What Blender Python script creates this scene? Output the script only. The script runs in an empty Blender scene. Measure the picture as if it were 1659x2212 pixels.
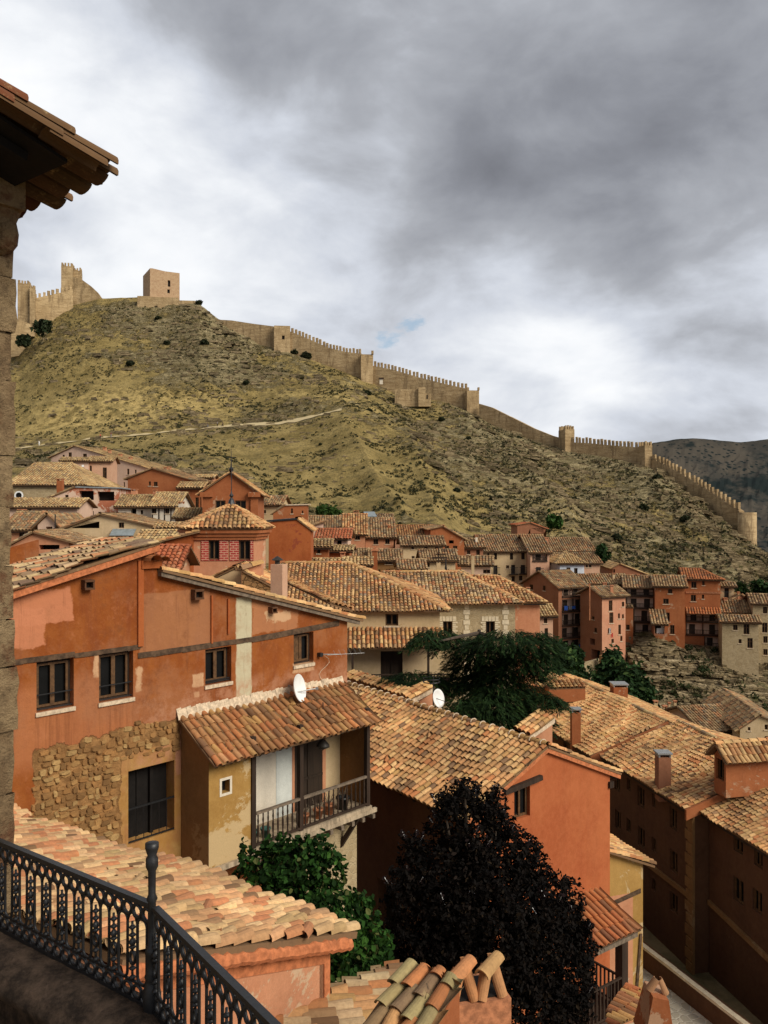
import bpy, math, random
import numpy as np
from mathutils import Vector
from mathutils.geometry import tessellate_polygon
random.seed(7)
rng = np.random.default_rng(7)
SC = bpy.context.scene
COL = SC.collection
F = 1791.0          # focal length in units of the 1659-wide photograph


def A3(*v): return np.array(v, float)
def ray(x, y): return A3((x - 829.5) / F, 1.0, (1106 - y) / F)
def P(x, y, d): return ray(x, y) * d
def nz(v): return v / max(np.linalg.norm(v), 1e-9)


def crop(x0, y0, x1):
    s = (x1 - x0) / 1659.0
    return lambda x, y: ((x0 + x * s) / 1.73599, (y0 + y * s) / 1.73599)


c1, c2, c3 = crop(0, 200, 960), crop(700, 1100, 1900), crop(1700, 1400, 2880)
c4, c5, c6 = crop(0, 1600, 1000), crop(900, 1750, 1900), crop(1800, 1900, 2880)
n1, n2, n3 = crop(0, 1950, 1400), crop(600, 2500, 1500), crop(0, 2900, 1000)
n4, n5, n6 = crop(900, 3200, 1900), crop(1300, 2500, 2400), crop(1900, 2500, 2880)
n7 = crop(1900, 3100, 2880)
def c0(x, y): return (x, y)


class Pl:
    """vertical plane: origin, horizontal unit direction e (left to right seen from outside), b points inward"""
    def __init__(self, O, e):
        self.O = np.array(O, float)
        self.e = nz(A3(e[0], e[1], 0))
        self.b = A3(-self.e[1], self.e[0], 0)
    @staticmethod
    def yaw(O, deg): return Pl(O, (math.cos(math.radians(deg)), math.sin(math.radians(deg))))
    def pt(self, s, y, z): return self.O + self.e * s + self.b * y + A3(0, 0, z)
    def hit(self, px, off=0.0):
        r = ray(*px)
        O = self.O + self.b * off
        p = r * (O.dot(self.b) / r.dot(self.b))
        return (p - O).dot(self.e), p[2] - O[2]
    def at(self, px, off=0.0):
        s, z = self.hit(px, off)
        return self.pt(s, off, z)


WL = {}


def tag(o, label=None, cat=None, group=None, kind=None):
    for k, v in (('label', label), ('category', cat), ('group', group), ('kind', kind)):
        if v: o[k] = v
    return o


def thing(name, label, cat, loc=(0, 0, 0), group=None):
    o = bpy.data.objects.new(name, None)
    COL.objects.link(o)
    o.empty_display_size = .2
    o.location = [float(c) for c in loc]
    WL[o.name] = np.array(loc, float)
    return tag(o, label, cat, group)


class MB:
    def __init__(self):
        self.v = []; self.f = []; self.c = []; self.blocks = []; self.col = (1, 1, 1)
    def vs(self, pts):
        i = len(self.v)
        self.v += [tuple(p) for p in pts]
        self.c += [self.col] * len(pts)
        return i
    def poly(self, pts):
        i = self.vs(pts)
        self.f.append(tuple(range(i, i + len(pts))))
    def box(self, o, x, y, z):
        o, x, y, z = [np.array(a, float) for a in (o, x, y, z)]
        i = self.vs([o, o + x, o + x + y, o + y, o + z, o + x + z, o + x + y + z, o + y + z])
        for q in ((0, 3, 2, 1), (4, 5, 6, 7), (0, 1, 5, 4), (1, 2, 6, 5), (2, 3, 7, 6), (3, 0, 4, 7)):
            self.f.append(tuple(i + k for k in q))
    def cbox(self, c, x, y, z):
        x, y, z = [np.array(a, float) for a in (x, y, z)]
        self.box(np.array(c, float) - x / 2 - y / 2, x, y, z)
    def bar(self, a, b, w, h=None, up=(0, 0, 1)):
        h = h or w
        a, b = np.array(a, float), np.array(b, float)
        d = nz(b - a); u = np.array(up, float)
        if abs(d.dot(u)) > .98: u = A3(1, 0, 0)
        s = nz(np.cross(d, u)); u = np.cross(s, d)
        self.box(a - s * w / 2 - u * h / 2, s * w, b - a, u * h)
    def tube(self, pts, r, n=6, closed=False):
        pts = [np.array(p, float) for p in pts]
        m = len(pts); rings = []
        rs = r if hasattr(r, '__len__') else [r] * m
        u = None
        for k in range(m):
            if closed: d = nz(pts[(k + 1) % m] - pts[k - 1])
            else: d = nz(pts[min(k + 1, m - 1)] - pts[max(k - 1, 0)])
            if u is None:
                u = A3(0, 0, 1) if abs(d[2]) < .9 else A3(1, 0, 0)
            s = nz(np.cross(d, u)); u = np.cross(s, d)
            rings.append(self.vs([pts[k] + rs[k] * (math.cos(a) * s + math.sin(a) * u) for a in [2 * math.pi * j / n for j in range(n)]]))
        for k in range(m if closed else m - 1):
            a, b = rings[k], rings[(k + 1) % m]
            for j in range(n):
                self.f.append((a + j, a + (j + 1) % n, b + (j + 1) % n, b + j))
        if not closed:
            self.f.append(tuple(rings[0] + j for j in range(n))[::-1])
            self.f.append(tuple(rings[-1] + j for j in range(n)))
    def lathe(self, base, prof, n=10, ax=(0, 0, 1), cap=True):
        base = np.array(base, float); ax = nz(np.array(ax, float))
        u = nz(np.cross(ax, A3(0, 1, 0) if abs(ax[1]) < .9 else A3(1, 0, 0))); w = np.cross(ax, u)
        rings = []
        for r, z in prof:
            rings.append(self.vs([base + ax * z + r * (math.cos(a) * u + math.sin(a) * w) for a in [2 * math.pi * j / n for j in range(n)]]))
        for a, b in zip(rings, rings[1:]):
            for j in range(n):
                self.f.append((a + j, a + (j + 1) % n, b + (j + 1) % n, b + j))
        if cap:
            self.f.append(tuple(rings[0] + j for j in range(n))[::-1])
            self.f.append(tuple(rings[-1] + j for j in range(n)))
    def prism(self, pts, off):
        pts = [np.array(p, float) for p in pts]; off = np.array(off, float)
        n = len(pts); i = self.vs(pts + [p + off for p in pts])
        self.f.append(tuple(range(i, i + n))[::-1]); self.f.append(tuple(range(i + n, i + 2 * n)))
        for k in range(n):
            self.f.append((i + k, i + (k + 1) % n, i + n + (k + 1) % n, i + n + k))
    def block(self, v, f, c):
        self.blocks.append((np.asarray(v, float).reshape(-1, 3), np.asarray(f), np.asarray(c, float)))
    def wall(self, pl, poly, holes=(), depth=.2):
        """outline poly [(s,z)] with rectangular holes (s0,z0,s1,z1[,depth]) and their reveals"""
        hs = [[(h[0], h[1]), (h[2], h[1]), (h[2], h[3]), (h[0], h[3])] for h in holes]
        loops = [poly] + hs
        flat = [p for l in loops for p in l]
        tris = tessellate_polygon([[Vector((p[0], p[1], 0)) for p in l] for l in loops])
        i = self.vs([pl.pt(p[0], 0, p[1]) for p in flat])
        for t in tris: self.f.append(tuple(i + k for k in t))
        for h, l in zip(holes, hs):
            dp = h[4] if len(h) > 4 else depth
            for k in range(4):
                a, b = l[k], l[(k + 1) % 4]
                self.poly([pl.pt(a[0], 0, a[1]), pl.pt(b[0], 0, b[1]), pl.pt(b[0], dp, b[1]), pl.pt(a[0], dp, a[1])])
    def build(self, name, mat, parent=None, smooth=False, fix=False):
        V_ = [np.array(self.v, float).reshape(-1, 3)]; C_ = [np.array(self.c, float).reshape(-1, 3)]
        lens = [len(f) for f in self.f]; loops = [np.array([k for f in self.f for k in f], dtype=np.int64)]
        L_ = [np.array(lens, dtype=np.int64)]
        n = len(self.v)
        for v, f, c in self.blocks:
            V_.append(v); C_.append(c if c.ndim == 2 else np.tile(c, (len(v), 1)))
            loops.append((f + n).ravel()); L_.append(np.full(len(f), f.shape[1], dtype=np.int64)); n += len(v)
        v = np.concatenate(V_); c = np.concatenate(C_); lp = np.concatenate(loops); ln = np.concatenate(L_)
        if parent is not None: loc = WL[parent.name]
        else: loc = A3(v[:, 0].mean(), v[:, 1].mean(), v[:, 2].min())
        me = bpy.data.meshes.new(name)
        me.vertices.add(len(v)); me.vertices.foreach_set('co', (v - loc).astype(np.float32).ravel())
        me.loops.add(len(lp)); me.loops.foreach_set('vertex_index', lp.astype(np.int32))
        me.polygons.add(len(ln)); st = np.concatenate([[0], np.cumsum(ln)[:-1]]) if len(ln) else ln
        me.polygons.foreach_set('loop_start', st.astype(np.int32))
        me.update(calc_edges=True); me.validate()
        at = me.color_attributes.new('col', 'FLOAT_COLOR', 'POINT')
        at.data.foreach_set('color', np.concatenate([c, np.ones((len(c), 1))], 1).astype(np.float32).ravel())
        me.polygons.foreach_set('use_smooth', np.full(len(ln), bool(smooth)))
        me.materials.append(mat)
        o = bpy.data.objects.new(name, me); COL.objects.link(o)
        if parent is not None: o.parent = parent
        else: o.location = [float(k) for k in loc]
        WL[o.name] = loc
        return o


def dup(root, delta, label=None):
    """copy of a thing (three levels), shifted by delta"""
    def rec(o, par):
        c = o.copy(); COL.objects.link(c); c.parent = par
        for ch in [k for k in bpy.data.objects if k.parent == o]: rec(ch, c)
        return c
    r = rec(root, None)
    r.location = [float(a + b) for a, b in zip(root.location, delta)]
    if label: r['label'] = label
    return r


# ---------- value noise in numpy
def _h(ix, iy, iz):
    n = (ix * 374761393 + iy * 668265263 + iz * 2147483647) & 0xffffffff
    n = ((n ^ (n >> 13)) * 1274126177) & 0xffffffff
    return ((n ^ (n >> 16)) & 0xffff) / 65535.0


def vnoise(x, y, z=0.0):
    x, y, z = np.broadcast_arrays(np.asarray(x, float), np.asarray(y, float), np.asarray(z, float))
    ix, iy, iz = np.floor(x).astype(np.int64), np.floor(y).astype(np.int64), np.floor(z).astype(np.int64)
    fx, fy, fz = x - ix, y - iy, z - iz
    fx, fy, fz = [t * t * (3 - 2 * t) for t in (fx, fy, fz)]
    r = 0
    for a in (0, 1):
        for b in (0, 1):
            for c in (0, 1):
                r = r + _h(ix + a, iy + b, iz + c) * (fx if a else 1 - fx) * (fy if b else 1 - fy) * (fz if c else 1 - fz)
    return r * 2 - 1


def fbm(x, y, z=0.0, o=4):
    r = 0; a = .5
    for k in range(o):
        r = r + a * vnoise(x * 2 ** k + 17 * k, y * 2 ** k - 9 * k, np.asarray(z) * 2 ** k); a *= .5
    return r


# ---------- roof tiles
def pick(pal, n):
    w = np.array([p[0] for p in pal], float); c = np.array([p[1] for p in pal], float)
    k = rng.choice(len(pal), n, p=w / w.sum())
    return c[k] * rng.uniform(.82, 1.1, (n, 1)) * rng.uniform(.97, 1.03, (n, 3))


def tiles(mb, poly, pal, pw=.22, ex=.36, r=.1, seg=5, lip=True, chan=False, thick=.07, jit=1.0, sag=.02, slab=True, eps=.0):
    poly = [np.array(p, float) for p in poly]
    e = nz(poly[1] - poly[0]); n = nz(np.cross(e, poly[-1] - poly[0]))
    if n[2] < 0:
        poly = [poly[1], poly[0]] + poly[2:][::-1]
        e = -e; n = nz(np.cross(e, poly[-1] - poly[0]))
    up = np.cross(n, e); p0 = poly[0] + n * eps
    q = np.array([[(p - poly[0]).dot(e), (p - poly[0]).dot(up)] for p in poly])
    if slab:
        mb.col = (.2, .115, .06)
        mb.prism([p + n * eps for p in poly], n * thick)
        mb.col = (1, 1, 1)
    xs = []; ys = []; ye = []
    nc = max(1, int(round((q[:, 0].max() - q[:, 0].min()) / pw)))
    pw_ = (q[:, 0].max() - q[:, 0].min()) / nc
    ph = rng.uniform(0, 6, 4)
    for i in range(nc):
        x = q[:, 0].min() + (i + .5) * pw_
        c = []
        for a in range(len(q)):
            (xa, ya), (xb, yb) = q[a], q[(a + 1) % len(q)]
            if (xa <= x < xb) or (xb <= x < xa): c.append(ya + (yb - ya) * (x - xa) / (xb - xa))
        if len(c) < 2: continue
        lo, hi = min(c), max(c)
        if hi - lo < .12: continue
        y = lo - .06 + rng.normal(0, .02) * jit
        while y < hi - .06:
            xs.append(x); ys.append(y); ye.append(min(y + ex * 1.22, hi + .02)); y += ex
    if not xs: return
    xs, ys, ye = np.array(xs), np.array(ys), np.array(ye); m = len(xs)
    th = np.linspace(0, math.pi, seg + 1)
    nzf = vnoise(xs * .55 + ph[0] * 9, ys * .8 + ph[1] * 9, ph[2])[:, None]
    def strip(xc, rl, rh, hl, hh, sgn, cols, lipped):
        cols = (.88 * cols + .12 * cols.mean(0)) * (1 + .25 * nzf)
        k = seg + 1
        rx = xc[:, None] + rng.normal(0, .007, (m, 1)) * jit
        tw = rng.normal(0, .012, (m, 1)) * jit * (1 + 4 * (rng.uniform(0, 1, (m, 1)) < .04))
        sg = (sag * (np.sin(xs * .9 + ph[0]) * np.sin(ys * 1.1 + ph[1]) + .6 * np.sin(xs * 2.3 + ph[2] + ys * 1.7)))[:, None]
        hj = rng.normal(0, .006, (m, 1)) * jit
        L = np.stack([rx + tw + rl * np.cos(th), np.repeat(ys[:, None], k, 1), hl + hj + sg + sgn * rl * .9 * np.sin(th)], -1)
        U = np.stack([rx - tw + rh * np.cos(th), np.repeat(ye[:, None], k, 1), hh + sg + sgn * rh * .9 * np.sin(th)], -1)
        rings = [L, U]
        if lipped:
            I = np.stack([rx + tw + (rl - .02) * np.cos(th), np.repeat(ys[:, None] + .004, k, 1), hl + hj + sg - .004 + sgn * (rl - .022) * .9 * np.sin(th)], -1)
            J = np.stack([rx + tw + (rl - .02) * np.cos(th), np.repeat(ys[:, None] + .12, k, 1), hl + hj + sg - .012 + sgn * (rl - .022) * .9 * np.sin(th)], -1)
            rings += [I, J]
        nr = len(rings)
        loc = np.stack(rings, 1).reshape(m, nr * k, 3)
        w = p0 + loc[..., 0:1] * e + loc[..., 1:2] * up + loc[..., 2:3] * n
        fs = []
        for j in range(seg):
            fs.append([j, j + 1, k + j + 1, k + j])
            if lipped:
                fs.append([j + 1, j, 2 * k + j, 2 * k + j + 1])
                fs.append([2 * k + j + 1, 2 * k + j, 3 * k + j, 3 * k + j + 1])
        fs = np.array(fs)
        f = (np.arange(m)[:, None, None] * (nr * k) + fs[None]).reshape(-1, 4)
        mb.block(w.reshape(-1, 3), f, np.repeat(cols, nr * k, 0))
    strip(xs, r, r * .88, thick + .045, thick + .012, 1, pick(pal, m), lip)
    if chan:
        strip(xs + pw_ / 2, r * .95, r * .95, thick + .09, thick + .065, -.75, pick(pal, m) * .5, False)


def ridge(mb, a, b, pal, r=.125, ln=.4, seg=5, h=.06):
    a, b = np.array(a, float), np.array(b, float)
    d = nz(b - a); s = nz(np.cross(d, A3(0, 0, 1))); u = np.cross(s, d)
    if u[2] < 0: u = -u
    L = np.linalg.norm(b - a); n = max(1, int(L / ln)); th = np.linspace(0, math.pi, seg + 1)
    for i, c in enumerate(pick(pal, n)):
        q0 = a + d * (L * i / n - .03); q1 = a + d * (L * (i + 1) / n + .05)
        R0, R1 = r * 1.06, r * .9
        A = [q0 + u * (h + .02) + R0 * (math.cos(t) * s + math.sin(t) * u * .9) for t in th]
        B = [q1 + u * h + R1 * (math.cos(t) * s + math.sin(t) * u * .9) for t in th]
        k = seg + 1
        f = [[j, j + 1, k + j + 1, k + j] for j in range(seg)]
        mb.block(np.array(A + B), np.array(f), np.array(c))
# ---------------------------------------------------------------- materials
class G:
    def __init__(self, name, tree=None):
        if tree is None:
            self.m = bpy.data.materials.new(name); self.m.use_nodes = True
            self.t = self.m.node_tree; self.t.nodes.clear()
        else: self.t = tree
    def n(self, typ, ins=None, **pr):
        nd = self.t.nodes.new('ShaderNode' + typ)
        for k, v in pr.items(): setattr(nd, k, v)
        for k, v in (ins or {}).items(): self.set(nd.inputs[k], v)
        return nd
    def set(self, sock, v):
        if isinstance(v, bpy.types.NodeSocket): self.t.links.new(v, sock)
        elif isinstance(v, (tuple, list)) and len(v) == 3 and sock.type == 'RGBA': sock.default_value = (*v, 1)
        else: sock.default_value = v
    def pos(self): return self.n('NewGeometry').outputs['Position']
    def map(self, v, scale=(1, 1, 1), rot=(0, 0, 0), loc=(0, 0, 0)):
        return self.n('Mapping', {'Vector': v, 'Scale': scale, 'Rotation': rot, 'Location': loc}).outputs[0]
    def noise(self, sc, det=4, ro=.6, v=None, dist=0):
        return self.n('TexNoise', {'Vector': v or self.pos(), 'Scale': sc, 'Detail': det, 'Roughness': ro, 'Distortion': dist}).outputs['Fac']
    def vor(self, sc, v=None, feature='F1', out='Distance', rnd=1):
        nd = self.n('TexVoronoi', feature=feature)
        self.set(nd.inputs['Vector'], v or self.pos()); self.set(nd.inputs['Scale'], sc); self.set(nd.inputs['Randomness'], rnd)
        return nd.outputs[out]
    def ramp(self, f, stops, interp='LINEAR'):
        nd = self.n('ValToRGB', {'Fac': f}); cr = nd.color_ramp; cr.interpolation = interp
        while len(cr.elements) < len(stops): cr.elements.new(.5)
        for el, (p, c) in zip(cr.elements, stops):
            el.position = p; el.color = (*c, 1) if hasattr(c, '__len__') else (c, c, c, 1)
        return nd.outputs[0]
    def mix(self, f, a, b, bl='MIX'):
        nd = self.n('Mix', data_type='RGBA', blend_type=bl)
        self.set(nd.inputs[0], f); self.set(nd.inputs[6], a); self.set(nd.inputs[7], b)
        return nd.outputs[2]
    def ma(self, op, a, b=0.0, cl=False):
        nd = self.n('Math', operation=op); nd.use_clamp = cl
        self.set(nd.inputs[0], a); self.set(nd.inputs[1], b)
        return nd.outputs[0]
    def attr(self): return self.n('Attribute', attribute_name='col').outputs['Color']
    def mr(self, v, a, b, c=0.0, d=1.0):
        nd = self.n('MapRange', {'Value': v, 'From Min': a, 'From Max': b, 'To Min': c, 'To Max': d}); nd.interpolation_type = 'SMOOTHSTEP'
        return nd.outputs[0]
    def bump(self, h, st=.5, di=.02, nrm=None):
        ins = {'Height': h, 'Strength': st, 'Distance': di}
        if nrm is not None: ins['Normal'] = nrm
        return self.n('Bump', ins).outputs[0]
    def out(self, col, rough=.9, nrm=None, spec=.25, metal=0, trans=None):
        ins = {'Base Color': col, 'Roughness': rough, 'Specular IOR Level': spec, 'Metallic': metal}
        if nrm is not None: ins['Normal'] = nrm
        b = self.n('BsdfPrincipled', ins).outputs[0]
        if trans is not None:
            t = self.n('BsdfTranslucent', {'Color': trans}).outputs[0]
            b = self.n('MixShader', {0: .3, 1: b, 2: t}).outputs[0]
        o = self.n('OutputMaterial'); self.t.links.new(b, o.inputs[0])
        return self.m


def plaster(name, a, b, patch=None, amt=.45, sc=1.0, bump=.35, patch2=None):
    g = G(name); p = g.pos()
    c = g.mix(g.mr(g.noise(.45 * sc, 5, .65), .35, .65), a, b)
    st = g.noise(1.0 * sc, 5, .7, g.map(p, (2.2, 2.2, .28)))
    c = g.mix(g.mr(st, .45, .8, 0, .35), c, tuple(k * .55 for k in a))
    f = g.noise(5 * sc, 6, .75)
    c = g.mix(g.mr(f, .3, .75, 0, .3), c, tuple(min(1, k * 1.35 + .02) for k in b))
    h = g.noise(9 * sc, 8, .7)
    if patch:
        pm = g.mr(g.noise(.55 * sc, 8, .72, dist=.4), 1 - amt, 1 - amt + .025)
        c = g.mix(pm, c, patch); h = g.ma('SUBTRACT', h, g.ma('MULTIPLY', pm, .35))
    if patch2:
        pm = g.mr(g.noise(.9 * sc, 8, .7, g.map(p, loc=(31, 7, 3))), .62, .64)
        c = g.mix(pm, c, patch2)
    c = g.mix(g.mr(g.noise(38 * sc, 3, .7), .3, .7, 0, .14), c, (.04, .025, .015))
    return g.out(c, .92, g.bump(h, bump, .03))


def rubble(name, a, b, mortar, sc=3.5, bump=.9, zs=1.35, sep=.07):
    g = G(name); p = g.pos(); d = g.n('TexNoise', {'Vector': p, 'Scale': 2.0, 'Detail': 3.0}).outputs['Color']
    v = g.n('VectorMath', {0: g.map(p, (1, 1, zs)), 1: g.n('VectorMath', {0: d, 'Scale': .35}, operation='SCALE').outputs[0]}, operation='ADD').outputs[0]
    ed = g.vor(sc, v, 'DISTANCE_TO_EDGE'); cc = g.vor(sc, v, 'F1', 'Color')
    cv = g.n('SeparateColor', {0: cc}).outputs[0]
    c = g.mix(cv, a, b)
    c = g.mix(g.mr(g.noise(11, 6, .7), .3, .75, 0, .45), c, tuple(k * .45 for k in a))
    m = g.mr(ed, .015, sep)
    c = g.mix(m, mortar, c)
    h = g.ma('ADD', g.ma('MULTIPLY', m, .7), g.ma('MULTIPLY', g.noise(14, 6, .7), .45))
    return g.out(c, .95, g.bump(h, bump, .06))


def simple(name, col, rough=.7, var=.3, sc=6.0, metal=0, spec=.3, bump=.2, stretch=(1, 1, 1)):
    g = G(name)
    nn = g.noise(sc, 5, .65, g.map(g.pos(), stretch))
    c = g.mix(g.mr(nn, .3, .7), tuple(k * (1 - var) for k in col), tuple(min(1, k * (1 + var)) for k in col))
    return g.out(c, rough, g.bump(nn, bump, .015), spec, metal)


def tilemat(name, lichen=(.33, .27, .13), amt=.4, dark=.4):
    g = G(name); a = g.attr()
    c = g.mix(g.mr(g.noise(14, 6, .75), .35, .75, 0, .4), a, (.1, .06, .035))
    c = g.mix(g.mr(g.noise(3.2, 7, .8), 1 - amt, 1 - amt + .12, 0, .75), c, lichen)
    c = g.mix(g.mr(g.noise(6.1, 7, .85, g.map(g.pos(), loc=(9, 4, 1))), .62, .7, 0, dark), c, (.045, .035, .025))
    c = g.mix(g.mr(g.noise(.55, 6, .7), .42, .68, 0, .5), c, (.2, .115, .055))
    c = g.mix(g.mr(g.noise(1.6, 7, .75, g.map(g.pos(), loc=(3, 8, 1))), .6, .72, 0, .6), c, (.16, .13, .07))
    return g.out(c, .93, g.bump(g.noise(45, 4, .7), .3, .01), .15)


M = {}
M['tile'] = tilemat('clay_tile', (.42, .26, .12), .33, .5)
M['tile_far'] = tilemat('weathered_tile', (.33, .23, .11), .42, .5)
M['tile_lichen'] = tilemat('lichen_tile', (.36, .26, .13), .45, .85)
M['red'] = plaster('red_plaster', (.29, .066, .014), (.36, .1, .026), (.4, .2, .12), .36, patch2=(.27, .06, .025))
M['redwall'] = plaster('red_wall', (.34, .082, .025), (.41, .118, .039), (.5, .2, .11), .3, bump=.2)
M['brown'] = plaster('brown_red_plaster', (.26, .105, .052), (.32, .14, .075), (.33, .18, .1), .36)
M['brick_red'] = plaster('deep_red_plaster', (.28, .082, .026), (.35, .118, .042), (.42, .24, .14), .4)
M['pink'] = plaster('pink_plaster', (.5, .27, .17), (.56, .34, .22), (.36, .22, .13), .36)
M['salmon'] = plaster('salmon_plaster', (.45, .18, .09), (.53, .25, .135), (.56, .38, .24), .42)
M['palepink'] = plaster('pale_pink_plaster', (.6, .4, .29), (.66, .46, .34), (.45, .3, .2), .33)
M['cream'] = plaster('cream_plaster', (.5, .36, .19), (.57, .42, .25), (.4, .25, .12), .36)
M['ochre'] = plaster('ochre_plaster', (.31, .165, .04), (.41, .24, .07), (.52, .37, .19), .46)
M['white'] = plaster('white_plaster', (.62, .54, .42), (.7, .63, .52), (.5, .4, .27), .35)
M['whiteblue'] = plaster('grey_white_plaster', (.5, .53, .5), (.62, .64, .6), (.45, .42, .33), .35)
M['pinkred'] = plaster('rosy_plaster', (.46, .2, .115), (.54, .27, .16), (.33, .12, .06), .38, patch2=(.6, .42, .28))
M['bluewhite'] = plaster('blue_white_plaster', (.52, .56, .62), (.58, .63, .7), None)
M['mottled'] = plaster('peeling_plaster', (.38, .12, .06), (.42, .15, .08), (.66, .47, .35), .5, sc=1.3)
M['darkwall'] = plaster('shaded_brown_plaster', (.085, .036, .016), (.115, .05, .021), (.15, .075, .033), .34)  # brown darkened to paint in shade on walls turned from the sun
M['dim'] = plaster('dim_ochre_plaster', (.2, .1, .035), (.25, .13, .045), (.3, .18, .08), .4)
M['stone'] = rubble('pale_rubble', (.36, .27, .15), (.48, .37, .22), (.42, .33, .2), 3.2, .5)
M['rubble'] = rubble('ochre_rubble', (.22, .12, .05), (.36, .2, .085), (.11, .06, .025), 3.4, 1.0)
M['castle'] = None
M['castle_red'] = rubble('keep_masonry', (.4, .25, .145), (.5, .34, .2), (.46, .33, .2), 1.1, .4)
M['quoin'] = simple('quoin_limestone', (.62, .52, .36), .9, .15)
M['block'] = None
M['wood'] = simple('old_dark_timber', (.035, .02, .012), .8, .4, 5, stretch=(1, 1, .15))
M['beam'] = simple('dark_brown_beam', (.085, .05, .028), .85, .5, 5, bump=.5)
M['greywood'] = simple('weathered_timber', (.16, .12, .085), .85, .35, 7)
M['window_wood'] = simple('brown_window_wood', (.1, .05, .02), .6, .35, 8)
M['iron'] = simple('painted_iron', (.012, .012, .013), .45, .3, 20, spec=.5)
M['lamp'] = simple('lamp_metal', (.03, .025, .02), .5)
M['glass'] = simple('dark_window_glass', (.008, .008, .008), .45, .2, 2, spec=.1, bump=.02)
M['shade_timber'] = simple('shaded_timber', (.008, .006, .005), .95, .3)  # timber blackened to paint in shade under the eave and in the doorway
M['oldboard'] = simple('pale_weathered_board', (.36, .28, .19), .9, .4, 8, stretch=(1, 1, .3))
M['void'] = simple('unlit_room', (.012, .009, .007), .9)
M['door'] = simple('dark_door_wood', (.028, .017, .01), .7, .3, 4, stretch=(3, 3, .2))
M['brick'] = None
M['metal'] = simple('galvanised_metal', (.35, .35, .34), .5, .2, 9, metal=.6)
M['dish'] = simple('white_dish_paint', (.75, .75, .73), .5, .05, 4)
M['tin'] = simple('grey_tin_roof', (.22, .25, .26), .6, .2, 3)
M['lime'] = simple('lime_mortar', (.55, .43, .3), .95, .3, 9, bump=.6)
M['redmortar'] = simple('red_mortar', (.45, .15, .06), .95, .3, 9, bump=.7)
M['terracotta'] = simple('terracotta', (.42, .17, .08), .85, .35, 9, bump=.4)
M['soil'] = simple('dark_soil', (.06, .045, .03), .95, .4, 2)
M['bark'] = simple('tree_bark', (.07, .05, .035), .9, .4, 6, stretch=(1, 1, .3))
M['skin'] = simple('skin', (.5, .3, .2), .6)
for k, c in dict(blue=(.03, .1, .4), whitecloth=(.8, .8, .78), redcloth=(.6, .03, .03), maroon=(.16, .02, .03), grey=(.2, .2, .22), green_pot=(.05, .12, .1), hair=(.03, .02, .015)).items():
    M[k] = simple(k + '_surface', c, .8, .12, 12)


def leafmat(name, tint=(1, 1, 1), tr=.5):
    g = G(name); a = g.attr()
    c = g.mix(1.0, a, tint, 'MULTIPLY')
    return g.out(c, .75, None, .12, 0, g.mix(1.0, c, (tr, tr, tr * .6), 'MULTIPLY'))


M['leaf'] = leafmat('leaves')
M['darkleaf'] = leafmat('dark_purple_leaves', (1, 1, 1), .25)


def _brick():
    g = G('red_brick_panel'); p = g.pos()
    sx = g.n('SeparateXYZ', {0: p}); u = g.ma('ADD', g.ma('MULTIPLY', sx.outputs[0], .9), g.ma('MULTIPLY', sx.outputs[1], .5))
    v = g.n('CombineXYZ', {0: u, 1: sx.outputs[2]}).outputs[0]
    b = g.n('TexBrick', {'Vector': v, 'Color1': (.3, .03, .025), 'Color2': (.36, .05, .04), 'Mortar': (.55, .3, .2), 'Scale': 1.0, 'Mortar Size': .018, 'Brick Width': .3, 'Row Height': .12})
    return g.out(b.outputs[0], .9, g.bump(b.outputs[1], -.4, .01))


M['brick'] = _brick()


def _block():
    g = G('sandstone_blocks'); p = g.pos()
    c = g.mix(g.mr(g.noise(2.2, 6, .7), .35, .65), (.24, .155, .08), (.4, .28, .15))
    c = g.mix(g.mr(g.noise(9, 6, .75), .45, .72, 0, .7), c, (.07, .042, .022))
    c = g.mix(g.mr(g.noise(1.3, 5, .7, g.map(p, loc=(5, 2, 8))), .55, .64, 0, .8), c, (.16, .065, .03))
    h = g.ma('ADD', g.noise(10, 8, .78), g.ma('MULTIPLY', g.noise(45, 4), .4))
    return g.out(c, .95, g.bump(h, 1.0, .08))


M['block'] = _block()
_g = G('dark_coping_stone')
M['coping'] = _g.out(_g.mix(_g.mr(_g.noise(6, 8, .75), .35, .7), (.026, .017, .012), (.15, .1, .07)), .9, _g.bump(_g.noise(14, 8, .8), 1.0, .06))


_g = G('rubble_stones'); _a = _g.attr()
M['rubstone'] = _g.out(_g.mix(_g.mr(_g.noise(9, 6, .8), .4, .75, 0, .6), _a, (.12, .065, .028)), .95, _g.bump(_g.noise(24, 6, .75), .7, .02))


def _cobble():
    g = G('cobbled_street')
    ed = g.vor(2.6, None, 'DISTANCE_TO_EDGE'); cc = g.n('SeparateColor', {0: g.vor(2.6, None, 'F1', 'Color')}).outputs[0]
    m = g.mr(ed, .02, .1)
    c = g.mix(m, (.62, .56, .44), g.mix(cc, (.42, .37, .28), (.55, .49, .37)))
    return g.out(c, .9, g.bump(m, .6, .04))


M['cobble'] = _cobble()


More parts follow.
